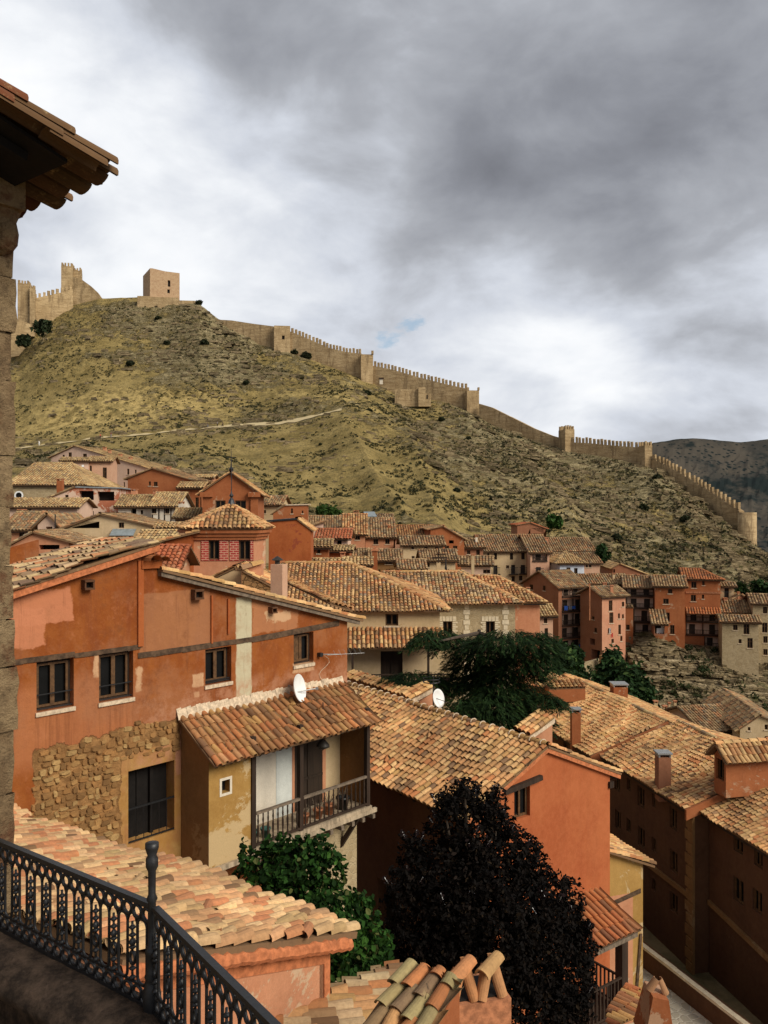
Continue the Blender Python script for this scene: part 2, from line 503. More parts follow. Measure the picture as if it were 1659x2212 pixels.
def _hill():
    g = G('dry_hillside'); p = g.pos(); a = g.n('SeparateColor', {0: g.attr()})
    rock, yel = a.outputs[0], a.outputs[1]
    gr = g.mix(g.mr(g.noise(.12, 6, .7), .35, .65), (.22, .16, .056), (.38, .28, .108))
    gr = g.mix(g.mr(g.noise(.5, 5, .75, g.map(p, loc=(50, 3, 1))), .5, .66, 0, .6), gr, (.13, .11, .045))
    gr = g.mix(g.mr(g.noise(1.6, 4, .8), .52, .64, 0, .75), gr, (.045, .042, .018))
    # tilted beds: thin light ledges and dark seams following the dip
    dp = g.map(p, (.07, .07, .62), (0, math.radians(20), 0))
    bed = g.noise(1.0, 8, .78, dp, 1.2)
    rk = g.ramp(bed, [(.34, (.05, .042, .022)), (.41, (.26, .205, .1)), (.48, (.52, .42, .235)), (.515, (.075, .06, .03)), (.58, (.44, .35, .18)), (.63, (.1, .078, .04)), (.7, (.56, .46, .28))])
    rk = g.mix(g.mr(g.noise(.9, 6, .8), .45, .7, 0, .6), rk, (.15, .125, .06))
    n1_ = g.noise(.22, 7, .75)
    f = g.mr(g.ma('ADD', rock, g.ma('MULTIPLY', g.ma('SUBTRACT', n1_, .5), 1.6)), .3, .52)
    c = g.mix(f, gr, rk)
    c = g.mix(g.ma('MULTIPLY', yel, g.mr(g.noise(.3, 6, .7, g.map(p, loc=(3, 70, 2))), .42, .6, 0, .9)), c, (.56, .41, .16))
    c = g.mix(g.mr(g.noise(2.6, 4, .8, g.map(p, loc=(13, 0, 5))), .57, .68, 0, .85), c, (.035, .036, .016))
    c = g.mix(g.mr(g.noise(3.4, 4, .8, g.map(p, loc=(0, 33, 5))), .6, .72, 0, .5), c, (.4, .33, .2))
    h = g.ma('ADD', g.ma('MULTIPLY', bed, g.ma('ADD', g.ma('MULTIPLY', f, 1.4), .25)), g.ma('MULTIPLY', g.noise(1.8, 6, .75), .5))
    return g.out(c, .95, g.bump(h, 1.0, 1.1), .1)


M['hill'] = _hill()


def _castle():
    g = G('castle_masonry'); p = g.pos()
    c = g.mix(g.mr(g.noise(.16, 5, .65), .35, .65), (.4, .28, .145), (.52, .38, .21))
    c = g.mix(g.mr(g.noise(.7, 6, .75, g.map(p, (.35, .35, 2.2))), .42, .62, 0, .75), c, (.27, .18, .09))
    c = g.mix(g.mr(g.noise(.35, 6, .75, g.map(p, (1.6, 1.6, .3), loc=(5, 1, 2))), .5, .62, 0, .7), c, (.2, .135, .07))
    c = g.mix(g.mr(g.noise(2.6, 5, .8), .5, .7, 0, .5), c, (.22, .15, .08))
    return g.out(c, .95, g.bump(g.noise(1.6, 7, .75), .8, .3))


M['castle'] = _castle()


def _cliff():
    g = G('layered_cliff'); p = g.pos()
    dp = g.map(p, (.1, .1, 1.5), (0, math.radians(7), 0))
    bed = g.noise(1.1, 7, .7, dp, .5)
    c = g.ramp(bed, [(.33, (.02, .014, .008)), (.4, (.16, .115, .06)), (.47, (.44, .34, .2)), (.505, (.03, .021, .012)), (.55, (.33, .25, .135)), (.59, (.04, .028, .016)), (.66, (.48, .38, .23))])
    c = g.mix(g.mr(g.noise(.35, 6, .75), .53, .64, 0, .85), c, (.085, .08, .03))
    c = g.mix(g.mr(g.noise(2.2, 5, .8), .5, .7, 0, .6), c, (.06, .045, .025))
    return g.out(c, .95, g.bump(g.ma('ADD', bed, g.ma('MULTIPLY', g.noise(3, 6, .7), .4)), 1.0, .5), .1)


M['cliff'] = _cliff()
_g = G('far_wooded_hill')
_c = _g.mix(_g.mr(_g.noise(.03, 6, .7), .42, .6), (.045, .042, .036), (.075, .064, .05))
_c = _g.mix(_g.mr(_g.ma('ADD', _g.vor(.2), _g.ma('MULTIPLY', _g.noise(.025, 4), .9)), .6, .78), (.01, .016, .017), _c)
M['farhill'] = _g.out(_g.mix(_g.mr(_g.noise(.02, 5, .7, _g.map(_g.pos(), loc=(9, 9, 9))), .5, .62), _c, (.012, .018, .018)), .95, None, .1)
_g = G('pale_path')
M['path'] = _g.out(_g.mix(_g.noise(1.2, 5, .7), (.42, .33, .17), (.54, .43, .25)), .95)
_g = G('town_earth')
M['earth'] = _g.out(_g.mix(_g.mr(_g.noise(.4, 6, .7), .35, .65), (.1, .08, .035), (.22, .16, .08)), .95, _g.bump(_g.noise(2, 6), .6, .2))

# palettes of single tiles (linear albedo)
CR, PE, OR, OC, GB, DB = (.73, .46, .205), (.66, .345, .145), (.49, .185, .07), (.52, .3, .11), (.34, .2, .105), (.15, .08, .042)
PAL_LIGHT = [(3.5, CR), (4, PE), (1.2, OR), (1, OC), (.5, GB), (.25, DB)]
PAL_WARM = [(2.4, CR), (3.4, PE), (2, OR), (1.2, OC), (1, GB), (.6, DB)]
PAL_RUST = [(1.5, (.5, .27, .12)), (3, (.42, .2, .08)), (2.5, OR), (1.2, OC), (1, (.2, .1, .05)), (.6, DB)]
PAL_OLD = [(3, (.42, .28, .14)), (2, (.3, .175, .09)), (1.6, (.46, .22, .1)), (1, (.25, .21, .14)), (1, (.14, .09, .055)), (1, (.54, .38, .2))]
PAL_MIX = [(2.2, (.55, .39, .2)), (2, (.5, .2, .09)), (1.2, (.27, .19, .12)), (1.6, (.62, .44, .24)), (1, (.17, .11, .08))]
PAL_RED = [(4, (.46, .13, .055)), (2, (.38, .1, .045)), (1, (.5, .2, .1))]
PAL_DRY = [(3, (.6, .42, .2)), (2, (.5, .3, .13)), (1, (.3, .21, .12))]
PAL_ORANGE = [(3, (.5, .17, .06)), (2, (.42, .13, .05)), (1, (.36, .15, .07)), (.6, (.2, .09, .05))]
# ---------------------------------------------------------------- camera, light, sky
cam = bpy.data.cameras.new('camera'); cam_o = bpy.data.objects.new('camera', cam); COL.objects.link(cam_o)
cam_o.rotation_euler = (math.radians(90), 0, 0)
cam.sensor_fit = 'VERTICAL'; cam.angle = 2 * math.atan(1106 / F)
cam.clip_start = .1; cam.clip_end = 6000
SC.camera = cam_o
LD = nz(A3(.66, -.5, .58))
sun = bpy.data.lights.new('sun', 'SUN'); sun.energy = 3.2; sun.angle = math.radians(32); sun.color = (1, .93, .8)
sun_o = bpy.data.objects.new('sun', sun); COL.objects.link(sun_o)
sun_o.rotation_euler = Vector(LD).to_track_quat('Z', 'Y').to_euler()
SC.view_settings.view_transform = 'Standard'; SC.view_settings.look = 'None'
SC.view_settings.exposure = .22; SC.view_settings.gamma = 1
SC.cycles.use_denoising = True
SC.cycles.max_bounces = 6; SC.cycles.diffuse_bounces = 3; SC.cycles.transparent_max_bounces = 4
SC.cycles.glossy_bounces = 2; SC.cycles.transmission_bounces = 2

W = bpy.data.worlds.new('World'); SC.world = W; W.use_nodes = True
W.node_tree.nodes.clear()
g = G('sky', W.node_tree)
D = g.n('TexCoord').outputs['Generated']
sky = g.n('TexSky', sky_type='NISHITA', sun_disc=False, sun_elevation=math.asin(LD[2]), sun_rotation=math.atan2(LD[0], LD[1]))
sx = g.n('SeparateXYZ', {0: D})
# cloud deck: direction projected on a plane overhead
den = g.ma('ADD', g.ma('MAXIMUM', sx.outputs[2], 0.0), .32)
cp = g.n('CombineXYZ', {0: g.ma('DIVIDE', sx.outputs[0], den), 1: g.ma('DIVIDE', sx.outputs[1], den), 2: 0.0}).outputs[0]
big = g.noise(1.15, 3, .5, g.map(cp, loc=(3.1, 1.7, 0)), .3)
med = g.noise(2.6, 6, .5, g.map(cp, (1.0, 1.0, 1), loc=(7.3, 2.2, 0)), .25)
fin = g.noise(6.0, 7, .55, g.map(D, (1.0, 1.0, 1.7), loc=(1.3, 5.2, 0)), .3)


def blob(x, y, k):
    d = nz(ray(x, y))
    dt = g.n('VectorMath', {0: D, 1: tuple(d)}, operation='DOT_PRODUCT').outputs['Value']
    return g.ma('POWER', 2.718, g.ma('MULTIPLY', g.ma('SUBTRACT', dt, 1.0), k))


lum = g.ma('ADD', .55, g.ma('MULTIPLY', g.ma('SUBTRACT', big, .5), .35))
lum = g.ma('ADD', lum, g.ma('MULTIPLY', g.ma('SUBTRACT', med, .5), .72))
lum = g.ma('ADD', lum, g.ma('MULTIPLY', g.ma('SUBTRACT', fin, .5), .6))
lum = g.ma('ADD', lum, g.mr(sx.outputs[2], .04, .5, .14, -.05))
for x, y, k, a in ((40, 130, 150, .3), (350, 310, 260, .2), (260, 580, 80, .1), (430, 570, 200, .2), (1280, 680, 160, .03), (1560, 740, 90, .12), (1130, 570, 320, .1),
                   (1150, 790, 140, .12), (1350, 330, 40, -.11), (1050, 40, 40, -.08), (1620, 200, 40, -.06), (1100, 460, 120, -.1), (1480, 890, 250, -.14), (650, 450, 140, -.07), (1500, 620, 250, -.08)):
    lum = g.ma('ADD', lum, g.ma('MULTIPLY', blob(x, y, k), a))
lum = g.ma('MULTIPLY', lum, g.mr(sx.outputs[1], -.35, .25, .72, 1.0))     # unseen sky behind the camera dimmed to cut ambient fill
cl = g.ramp(lum, [(.0, (.13, .135, .155)), (.25, (.23, .24, .27)), (.45, (.36, .375, .41)), (.62, (.56, .59, .65)), (.8, (.78, .8, .83)), (1, (.92, .92, .92))])
hol = g.ma('ADD', g.ma('MULTIPLY', blob(838, 730, 2600), 1.0), g.ma('MULTIPLY', blob(905, 688, 5200), .9))
hol = g.mr(g.ma('ADD', hol, g.ma('MULTIPLY', g.ma('SUBTRACT', g.noise(14, 7, .65, cp), .5), 1.8)), .7, 1.15)
skyc = g.mix(1.0, sky.outputs[0], (.09, .09, .09), 'MULTIPLY')
skyc = g.mix(.35, skyc, (.62, .72, .8))
bg = g.n('Background', {0: g.mix(hol, cl, skyc), 1: 1.0})
W.node_tree.links.new(bg.outputs[0], g.n('OutputWorld').inputs[0])

# ---------------------------------------------------------------- terrain: a height field over bearing and distance
def crv(pts):
    xs = [p[0] for p in pts]; ys = [p[1] for p in pts]
    return lambda x: np.interp(x, xs, ys)


y_sky = crv([(-700, 800), (-400, 770), (0, 748), (40, 738), (78, 696), (130, 666), (217, 645), (300, 642), (400, 652), (430, 656), (465, 684), (500, 706), (560, 741), (625, 760), (700, 787), (760, 809), (806, 828),
             (870, 858), (950, 866), (1009, 886), (1060, 916), (1150, 951), (1221, 970), (1300, 985), (1390, 1008), (1420, 1017), (1500, 1078), (1560, 1128), (1600, 1166), (1640, 1187), (1700, 1217), (2000, 1300), (2400, 1340)])
d_sky = crv([(-700, 350), (340, 350), (600, 335), (800, 325), (1009, 310), (1221, 285), (1400, 262), (1600, 225), (1700, 215), (2000, 200), (2400, 190)])
y_base = crv([(-700, 1050), (0, 1010), (120, 1010), (200, 1000), (300, 1045), (440, 1070), (560, 1100), (700, 1130), (800, 1135), (1000, 1172), (1180, 1180), (1300, 1245), (1420, 1255), (1560, 1295), (1659, 1310), (2400, 1400)])
d_base = crv([(-700, 150), (300, 150), (800, 142), (1659, 134), (2400, 130)])
y_mid = crv([(-700, 990), (30, 972), (80, 965), (210, 948), (330, 938), (480, 922), (600, 915), (680, 900), (740, 884), (860, 945), (1000, 985), (1200, 1070), (1400, 1140), (1560, 1205), (1659, 1245), (2400, 1360)])
d_mid = crv([(-700, 250), (740, 250), (860, 232), (1000, 222), (1200, 208), (1400, 192), (1659, 172), (2400, 160)])
zl = crv([(2, -22), (25, -20.5), (45, -16), (60, -13.5), (80, -10.5), (100, -7), (125, -2.5)])
zr = crv([(2, -22), (35, -22), (60, -28), (88, -27), (95, -24), (105, -18.5), (125, -16)])


def build_terrain():
    xs = np.concatenate([np.linspace(-700, -60, 60), np.linspace(-50, 1710, 760), np.linspace(1730, 2400, 40)])
    ds = np.array([2, 8, 15, 25, 35, 45, 52, 60, 70, 80, 88, 95, 105, 115, 125.])
    w = np.clip((xs - 800) / 500, 0, 1); w = w * w * (3 - 2 * w)
    rows = []; msk = []
    u = (xs - 829.5) / F
    for d in ds:
        z = zl(d) * (1 - w) + zr(d) * w
        rows.append(np.stack([u * d, np.full_like(xs, d), z + .3 * fbm(u * d / 6, d / 6)], 1)); msk.append(np.zeros_like(xs))
    NH = 300
    for t in np.linspace(0, 1, NH):
        if t < .45: k = t / .45; y = y_base(xs) * (1 - k) + y_mid(xs) * k; d = d_base(xs) * (1 - k) + d_mid(xs) * k
        else: k = (t - .45) / .55; y = y_mid(xs) * (1 - k) + y_sky(xs) * k; d = d_mid(xs) * (1 - k) + d_sky(xs) * k
        rows.append(np.stack([u * d, d, (1106 - y) / F * d], 1)); msk.append(np.full_like(xs, t))
    for k, (dd, dz) in enumerate(((12, -3), (40, -22), (90, -55))):
        b = rows[14 + NH].copy(); s = (b[:, 1] + dd) / b[:, 1]
        b[:, 0] *= s; b[:, 1] *= s; b[:, 2] += dz; rows.append(b); msk.append(np.full_like(xs, 1))
    R = np.stack(rows); T = np.stack(msk)
    X, Y, Z = R[..., 0], R[..., 1], R[..., 2]
    PX = np.broadcast_to(xs, X.shape)
    hillm = np.clip(T / .06, 0, 1)
    path = np.exp(-((T - .45) / .045) ** 2) * np.clip((800 - PX) / 60, 0, 1)
    nb = fbm(X / 30, Y / 30, Z / 14, 4)
    # rock bands: right-hand slope, crown under the keep, ledges above the path
    rock = np.clip((PX - 750) / 350, 0, 1) * .28 + .3 + .55 * nb
    rock += .25 * np.exp(-((PX - 480) / 200) ** 2 - ((T - .8) / .18) ** 2)
    rock -= .75 * np.exp(-(((PX - 640 - 900 * np.clip(.42 - T, 0, 1)) / 230) ** 2) - ((T - .24) / .19) ** 2)
    rock -= .28 * np.exp(-((PX - 150) / 150) ** 2 - ((T - .75) / .2) ** 2)
    rock = np.clip(rock, 0, 1)
    yel = 1.3 * np.exp(-((PX - 260) / 260) ** 2 - ((T - .56) / .08) ** 2) + .7 * np.exp(-((PX - 760) / 110) ** 2 - ((T - .6) / .12) ** 2)
    yel += .85 * np.exp(-((PX - 1150) / 160) ** 2 - ((T - .22) / .18) ** 2) + .7 * np.exp(-((PX - 1400) / 160) ** 2 - ((T - .12) / .12) ** 2) + .5 * np.exp(-((PX - 950) / 60) ** 2 - ((T - .93) / .05) ** 2)
    yel += .45 * np.exp(-((PX - 560) / 200) ** 2 - ((T - .1) / .08) ** 2)
    spur = np.clip(1 - np.abs(fbm(PX / 230 + T * 1.1, T * 1.6 + 4, 2, 2)) * 3.2, 0, 1) - .5
    q = Z + .36 * X + 2.6 * fbm(X / 17, Y / 17, Z / 9, 3)
    saw = (q / 3.4) % 1.0; led = np.where(saw < .78, saw / .78, (1 - saw) / .22)
    q2 = Z + .22 * X + 1.3 * fbm(X / 7 + 9, Y / 7, Z / 5, 3)
    s2 = (q2 / 1.35) % 1.0; led2 = np.where(s2 < .75, s2 / .75, (1 - s2) / .25)
    edge = np.clip((1 - T) / .03, .12, 1)
    dz = hillm * edge * (1 - path) * ((3.0 * nb + 3.2 * spur) * np.clip((1 - T) / .2, 0, 1) + rock * (2.7 * (led - .5) + 1.35 * (led2 - .5)) + .5 * fbm(X / 3.2, Y / 3.2, Z / 2, 3))
    Z += np.where(T > 0, dz, 0)
    n0, n1_ = X.shape
    v = np.stack([X, Y, Z], -1).reshape(-1, 3)
    idx = np.arange(n0 * n1_).reshape(n0, n1_)
    f = np.stack([idx[:-1, :-1], idx[:-1, 1:], idx[1:, 1:], idx[1:, :-1]], -1).reshape(-1, 4)
    m = MB(); m.block(v, f, np.stack([rock, np.clip(yel, 0, 1), T], -1).reshape(-1, 3))
    o = m.build('hillside_terrain', M['hill']); o['kind'] = 'structure'
    return xs, R, rock


TX, TR, TK = build_terrain()


def hill_at(x, t):
    """3D point of the hillside at photo column x and fraction t from town edge (0) to crest (1)"""
    i = int(np.clip(np.searchsorted(TX, x), 0, len(TX) - 1)); j = 15 + int(np.clip(t, 0, 1) * 299)
    return TR[j, i]


def hill_px(x, y):
    """3D point of the hillside seen at photo pixel (x, y)"""
    i = int(np.clip(np.searchsorted(TX, x), 0, len(TX) - 1)); c = TR[15:315, i]
    yy = 1106 - c[:, 2] / c[:, 1] * F
    return c[int(np.argmin(np.abs(yy - y)))]


m = MB()
m.poly([A3(-3000, -300, -60), A3(3000, -300, -60), A3(3000, 4000, -60), A3(-3000, 4000, -60)])
m.build('valley_ground', M['earth'])['kind'] = 'structure'

# footpath across the slope
m = MB(); px = np.linspace(20, 738, 170)
def drape(x, t):
    k = (np.clip(t, 0, 1)) * 299; a = int(k); c = int(np.clip(np.searchsorted(TX, x), 1, len(TX) - 1)); f = k - a; gx = (x - TX[c - 1]) / (TX[c] - TX[c - 1])
    R0 = TR[15 + a, c - 1] * (1 - f) + TR[16 + a, c - 1] * f; R1 = TR[15 + a, c] * (1 - f) + TR[16 + a, c] * f
    return R0 * (1 - gx) + R1 * gx + A3(0, 0, .22)


wd = [(.0035 + .002 * math.sin(i * .31) + .0015 * math.sin(i * .83) + .004 * (110 < i < 160)) for i in range(len(px))]
ce = [.45 + .0015 * math.sin(i * .17) + .001 * math.sin(i * .5) for i in range(len(px))]
L_ = [drape(x, c - w) for x, c, w in zip(px, ce, wd)]; C_ = [drape(x, c) for x, c in zip(px, ce)]; R_ = [drape(x, c + w) for x, c, w in zip(px, ce, wd)]
for i in range(len(px) - 1): m.poly([L_[i], L_[i + 1], C_[i + 1], C_[i]]); m.poly([C_[i], C_[i + 1], R_[i + 1], R_[i]])
m.build('footpath', M['path'])['kind'] = 'structure'
# far wooded ridge
xs = np.linspace(1250, 2600, 160); ts = np.linspace(0, 1, 50)
ysk = np.interp(xs, [1250, 1380, 1410, 1450, 1500, 1560, 1600, 1659, 1800, 2600], [1010, 975, 957, 950, 946, 951, 955, 949, 935, 900])
g0 = []
for t in ts:
    d = 480 + 260 * t; y = 1300 * (1 - t) + ysk * t
    z = (1106 - y) / F * d + (5 * fbm(xs / 60, t * 6 + 3) + 1.2 * vnoise(xs / 5, t * 40)) * min(1, (1 - t) * 5 + .15)
    g0.append(np.stack([(xs - 829.5) / F * d, np.full_like(xs, d), z], 1))
g0.append(g0[-1] + A3(0, 150, -60)); g0 = np.stack(g0)
idx = np.arange(g0.shape[0] * 160).reshape(-1, 160)
m = MB(); m.block(g0, np.stack([idx[:-1, :-1], idx[:-1, 1:], idx[1:, 1:], idx[1:, :-1]], -1).reshape(-1, 4), A3(1, 1, 1))
m.build('far_hill', M['farhill'])['kind'] = 'structure'

# layered rock cliff under the right-hand houses
xs = np.linspace(1300, 2100, 420); ts = np.linspace(0, 1, 240)
ytop = np.interp(xs, [1300, 1350, 1375, 1420, 1490, 1560, 1659, 2100], [1420, 1392, 1370, 1368, 1395, 1400, 1425, 1500])
g0 = []
for t in ts:
    y = ytop * t + 1600 * (1 - t); d = np.interp(t, [0, .25, 1], [82, 88, 101.5]) + 0 * xs
    X = (xs - 829.5) / F * d; Z = (1106 - y) / F * d
    q = (Z + .1 * X + 1.0 * fbm(X / 9, Z / 5 + 3, 0, 3) + .7 * fbm(X / 3.1, Z / 2, 4, 3) + .3 * np.sin(Z * 1.7 + 1)) / .8; li = np.floor(q); s = q - li
    lay = vnoise(li * 7.7 + .5, X / 6 + li * 3.3); lay2 = _h(li.astype(np.int64), li.astype(np.int64) * 3 + 1, li.astype(np.int64) * 0 + 5)
    brk = _h(li.astype(np.int64), np.floor(X / 1.9 + li * .37).astype(np.int64), li.astype(np.int64) * 0 + 9)
    und = np.clip((.22 - s) / .22, 0, 1)          # undercut at the foot of each bed
    k = min(1, t * 6) * min(1, (1 - t) * 9 + .3)
    out = 1.0 * lay + .9 * (lay2 - .5) + .8 * (brk - .5) * (.4 + brk) - .75 * und + 2.2 * fbm(X / 12, Z / 9, 5, 4) + .25 * fbm(X / 1.2, Z / .8, 2, 2)
    g0.append(np.stack([X, d - out * k, Z - .12 * (s - .5) * k], 1))
g0.append(g0[-1] + A3(0, 22, .5)); g0 = np.stack(g0); nn = len(xs)
idx = np.arange(g0.shape[0] * nn).reshape(-1, nn)
m = MB(); m.block(g0, np.stack([idx[:-1, :-1], idx[:-1, 1:], idx[1:, 1:], idx[1:, :-1]], -1).reshape(-1, 4), A3(1, 1, 1))
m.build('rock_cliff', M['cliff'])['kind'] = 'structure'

# broken blocks lying on the ledges of the cliff
m = MB(); bx = []
for k in range(800):
    a_, b_ = int(rng.integers(20, 238)), int(rng.integers(2, nn - 60)); p = g0[a_, b_]
    w, h, dp_ = random.uniform(.4, 1.7), random.uniform(.18, .5), random.uniform(.5, 1.0); t_ = random.gauss(-.1, .1)
    m.box(p + A3(-w / 2, -dp_ * .55, -h * .4), A3(math.cos(t_), random.gauss(0, .15), math.sin(t_)) * w, A3(random.gauss(0, .1), dp_, 0), A3(random.gauss(0, .06), 0, h))
m.build('cliff_ledges', M['cliff'])['kind'] = 'stuff'
CLIFF = g0
# ---------------------------------------------------------------- town wall and castle
def merlon_row(parent, a, b, n, w, h, th, mat, name='merlon'):
    """n merlons standing along a->b, each a mesh of its own (shared data)"""
    a, b = np.array(a), np.array(b); d = b - a; dh = nz(A3(d[0], d[1], 0)); nb = A3(-dh[1], dh[0], 0)
    m = MB(); m.box(-dh * w / 2 - nb * th / 2 + WL[parent.name], dh * w, nb * th, A3(0, 0, h))
    m.prism([WL[parent.name] + dh * (w / 2) * s + nb * (th / 2) * t + A3(0, 0, h) for s, t in ((-1, -1), (1, -1), (1, 1), (-1, 1))], A3(0, 0, .12))
    o = m.build(name, mat, parent)
    for i in range(n):
        p = a + d * ((i + .5) / n) - WL[parent.name] + A3(random.uniform(-.12, .12), 0, random.uniform(-.3, .08))
        if i: o = o.copy(); COL.objects.link(o)
        o.location = [float(k) for k in p]


def curtain(label, top, bot, dd, merl=0, th=1.6, hole=None, mat='castle', mh=1.75):
    """stretch of town wall: top and bottom pixel polylines at the distances dd"""
    T = [P(x, y, d) for (x, y), d in zip(top, dd)]; B = [P(x, y, d) for (x, y), d in zip(bot, dd)]
    t = thing('town_wall', label, 'wall', (T[0] + B[-1]) / 2, 'stretches of the town wall')
    m = MB()
    for i in range(len(T) - 1):
        e = nz((T[i + 1] - T[i]) * A3(1, 1, 0)); nb = A3(-e[1], e[0], 0) * th
        z0 = min(B[i][2], B[i + 1][2]) - 4
        q = [T[i], T[i + 1], A3(T[i + 1][0], T[i + 1][1], B[i + 1][2] - 5), A3(T[i][0], T[i][1], B[i][2] - 5)]
        m.prism(q, nb)
    m.build('wall_masonry', M[mat], t)
    if merl:
        L = [np.linalg.norm(b - a) for a, b in zip(T, T[1:])]; S = sum(L)
        for a, b, l in zip(T, T[1:], L):
            k = max(1, round(merl * l / S)); w = l / k
            e = nz((b - a) * A3(1, 1, 0)); nb = A3(-e[1], e[0], 0) * (th * .3)
            merlon_row(t, a + nb, b + nb, k, w * .55, mh, .7, M[mat])
    return t


def tower(label, x0, x1, y0, y1, d, depth=5, yaw=0, nm=0, mat='castle', wins=(), mh=1.2, below=4, open_top=False):
    """square tower: pixel span of its front, top y0, foot y1"""
    O = P(x0, y0, d); pl = Pl.yaw(O, yaw); s1, _ = pl.hit((x1, y0)); zb = P(x0, y1, d)[2] - O[2] - below
    t = thing('wall_tower', label, 'tower', pl.pt(s1 / 2, depth / 2, zb), 'towers of the town wall')
    m = MB(); hs = []
    for w in wins:
        a = pl.hit((w[0], w[3])); b = pl.hit((w[2], w[1])); hs.append((a[0], a[1], b[0], b[1]))
    m.wall(pl, [(0, zb), (s1, zb), (s1, 0), (0, 0)], hs, .6)
    for a, b in (((0, depth), (0, 0)), ((s1, 0), (s1, depth)), ((s1, depth), (0, depth))):
        p, q = pl.pt(a[0], a[1], 0), pl.pt(b[0], b[1], 0)
        m.poly([p + A3(0, 0, zb), q + A3(0, 0, zb), q, p])
    m.poly([pl.pt(0, 0, -.02), pl.pt(s1, 0, -.02), pl.pt(s1, depth, -.02), pl.pt(0, depth, -.02)])
    m.build('tower_shaft', M[mat], t)
    for h in hs:
        k = MB(); k.poly([pl.pt(h[0], .6, h[1]), pl.pt(h[2], .6, h[1]), pl.pt(h[2], .6, h[3]), pl.pt(h[0], .6, h[3])]); k.build('window', M['void'], t)
    if nm:
        w = s1 / (nm * 2 - 1)
        for a, b, c in ((pl.pt(0, .3, 0), pl.pt(s1, .3, 0), nm), (pl.pt(0, depth - .3, 0), pl.pt(s1, depth - .3, 0), nm), (pl.pt(.3, 0, 0), pl.pt(.3, depth, 0), nm), (pl.pt(s1 - .3, 0, 0), pl.pt(s1 - .3, depth, 0), nm)):
            merlon_row(t, a, b, c, w, mh, .6, M[mat])
    return t


curtain('plain battlement-free wall stretch running down from the rocky crag below the keep', [(463, 690), (500, 692), (545, 699), (592, 705)], [(470, 700), (510, 716), (555, 742), (595, 752)], [340, 338, 336, 334])
tower('square flat-topped wall tower with one dark window, first below the keep', 592, 627, 703, 752, 331, 5, 8, wins=((609, 725, 615, 733),))
curtain('crenellated wall stretch between the windowed tower and the next tower down', [(627, 716), (650, 725), (680, 738), (710, 751), (745, 760), (781, 764)], [(627, 760), (650, 767), (680, 779), (710, 792), (745, 806), (781, 820)], [333, 332, 331, 329, 327, 325], 21)
tower('tall wall tower with a raised right corner above the small doorway', 780, 806, 765, 826, 322, 5, 8)
m = MB(); m.cbox(P(804.5, 765, 323), A3(.9, 0, 0), A3(0, 2, 0), A3(0, 0, 1.2)); m.build('corner_merlon', M['castle'], [o for o in bpy.data.objects if o.name.startswith('wall_tower') and o.parent is None][-1])
curtain('crenellated wall stretch behind the small outwork with a doorway', [(806, 790), (850, 799), (905, 815), (960, 829), (1010, 840)], [(806, 828), (850, 846), (905, 862), (960, 874), (1010, 890)], [324, 321, 318, 314, 311], 27)
t = thing('wall_gateway', 'small bright doorway opening through the crenellated wall', 'doorway', P(823, 830, 319.5))
m = MB(); q = [P(820, 830, 319.5), P(827, 830, 319.5), P(827, 818, 319.5), P(820, 818, 319.5)]
m.prism(q, A3(0, .3, 0)); m.build('door_opening', M['white'], t)
m = MB(); m.bar(P(818.5, 817.3, 319.4), P(829, 817.3, 319.4), .5); m.build('lintel', M['wood'], t)
t = thing('outwork', 'small flat-roofed masonry outwork standing before the crenellated wall', 'building', P(890, 862, 300))
m = MB()
for x0, x1, y0, y1, d in ((853, 904, 841, 866, 302), (904, 919, 836, 866, 300.5), (919, 931, 850, 866, 301)):
    O = P(x0, y1 + 12, d); e = P(x1, y1 + 12, d) - O; m.box(O, e, A3(0, 6, 0), A3(0, 0, (y1 + 12 - y0) / F * d))
m.build('wall', M['castle'], t)
m = MB(); m.poly([P(921, 862, 300.3), P(924, 862, 300.3), P(924, 853, 300.3), P(921, 853, 300.3)]); m.build('door', M['void'], t)
tower('wall tower with notched top where the crenellated stretch ends and the plain wall begins', 1009, 1035, 843, 892, 308, 5, 6)
m = MB()
for x in (1011, 1033.5): m.cbox(P(x, 843, 309), A3(.7, 0, 0), A3(0, 1.5, 0), A3(0, 0, 1.0))
m.build('corner_merlon', M['castle'], [o for o in bpy.data.objects if o.name.startswith('wall_tower') and o.parent is None][-1])
curtain('long low wall stretch without battlements sliding down to the slim square tower', [(1035, 872), (1062, 880), (1100, 899), (1150, 924), (1190, 940), (1224, 950)], [(1035, 900), (1062, 916), (1100, 932), (1150, 952), (1190, 962), (1224, 972)], [306, 303, 299, 293, 289, 286])
tower('square crenellated tower at the dip of the wall, seen corner on', 1221, 1241, 927, 968, 280, 5.5, 12, 4)
curtain('crenellated wall stretch between the dip tower and the corner tower', [(1226, 955), (1270, 957), (1320, 962), (1360, 965), (1396, 967)], [(1226, 972), (1270, 990), (1320, 1000), (1360, 1010), (1396, 1014)], [281, 277, 272, 268, 265], 21)
tower('reddish corner tower where the wall turns downhill', 1393, 1409, 962, 1016, 262, 4.5, 10, 3)
curtain('crenellated wall stretch falling steeply to the round tower', [(1408, 992), (1432, 1003), (1460, 1018), (1500, 1042), (1540, 1067), (1575, 1090), (1597, 1104)], [(1408, 1020), (1432, 1032), (1460, 1052), (1500, 1090), (1540, 1120), (1575, 1150), (1597, 1168)], [262, 258, 252, 245, 237, 230, 226], 22)
t = thing('round_tower', 'round sand-coloured tower ending the town wall at the right', 'tower', P(1614, 1172, 222))
m = MB(); R_ = 19.5 / F * 222; h = (1172 - 1106) / F * 222
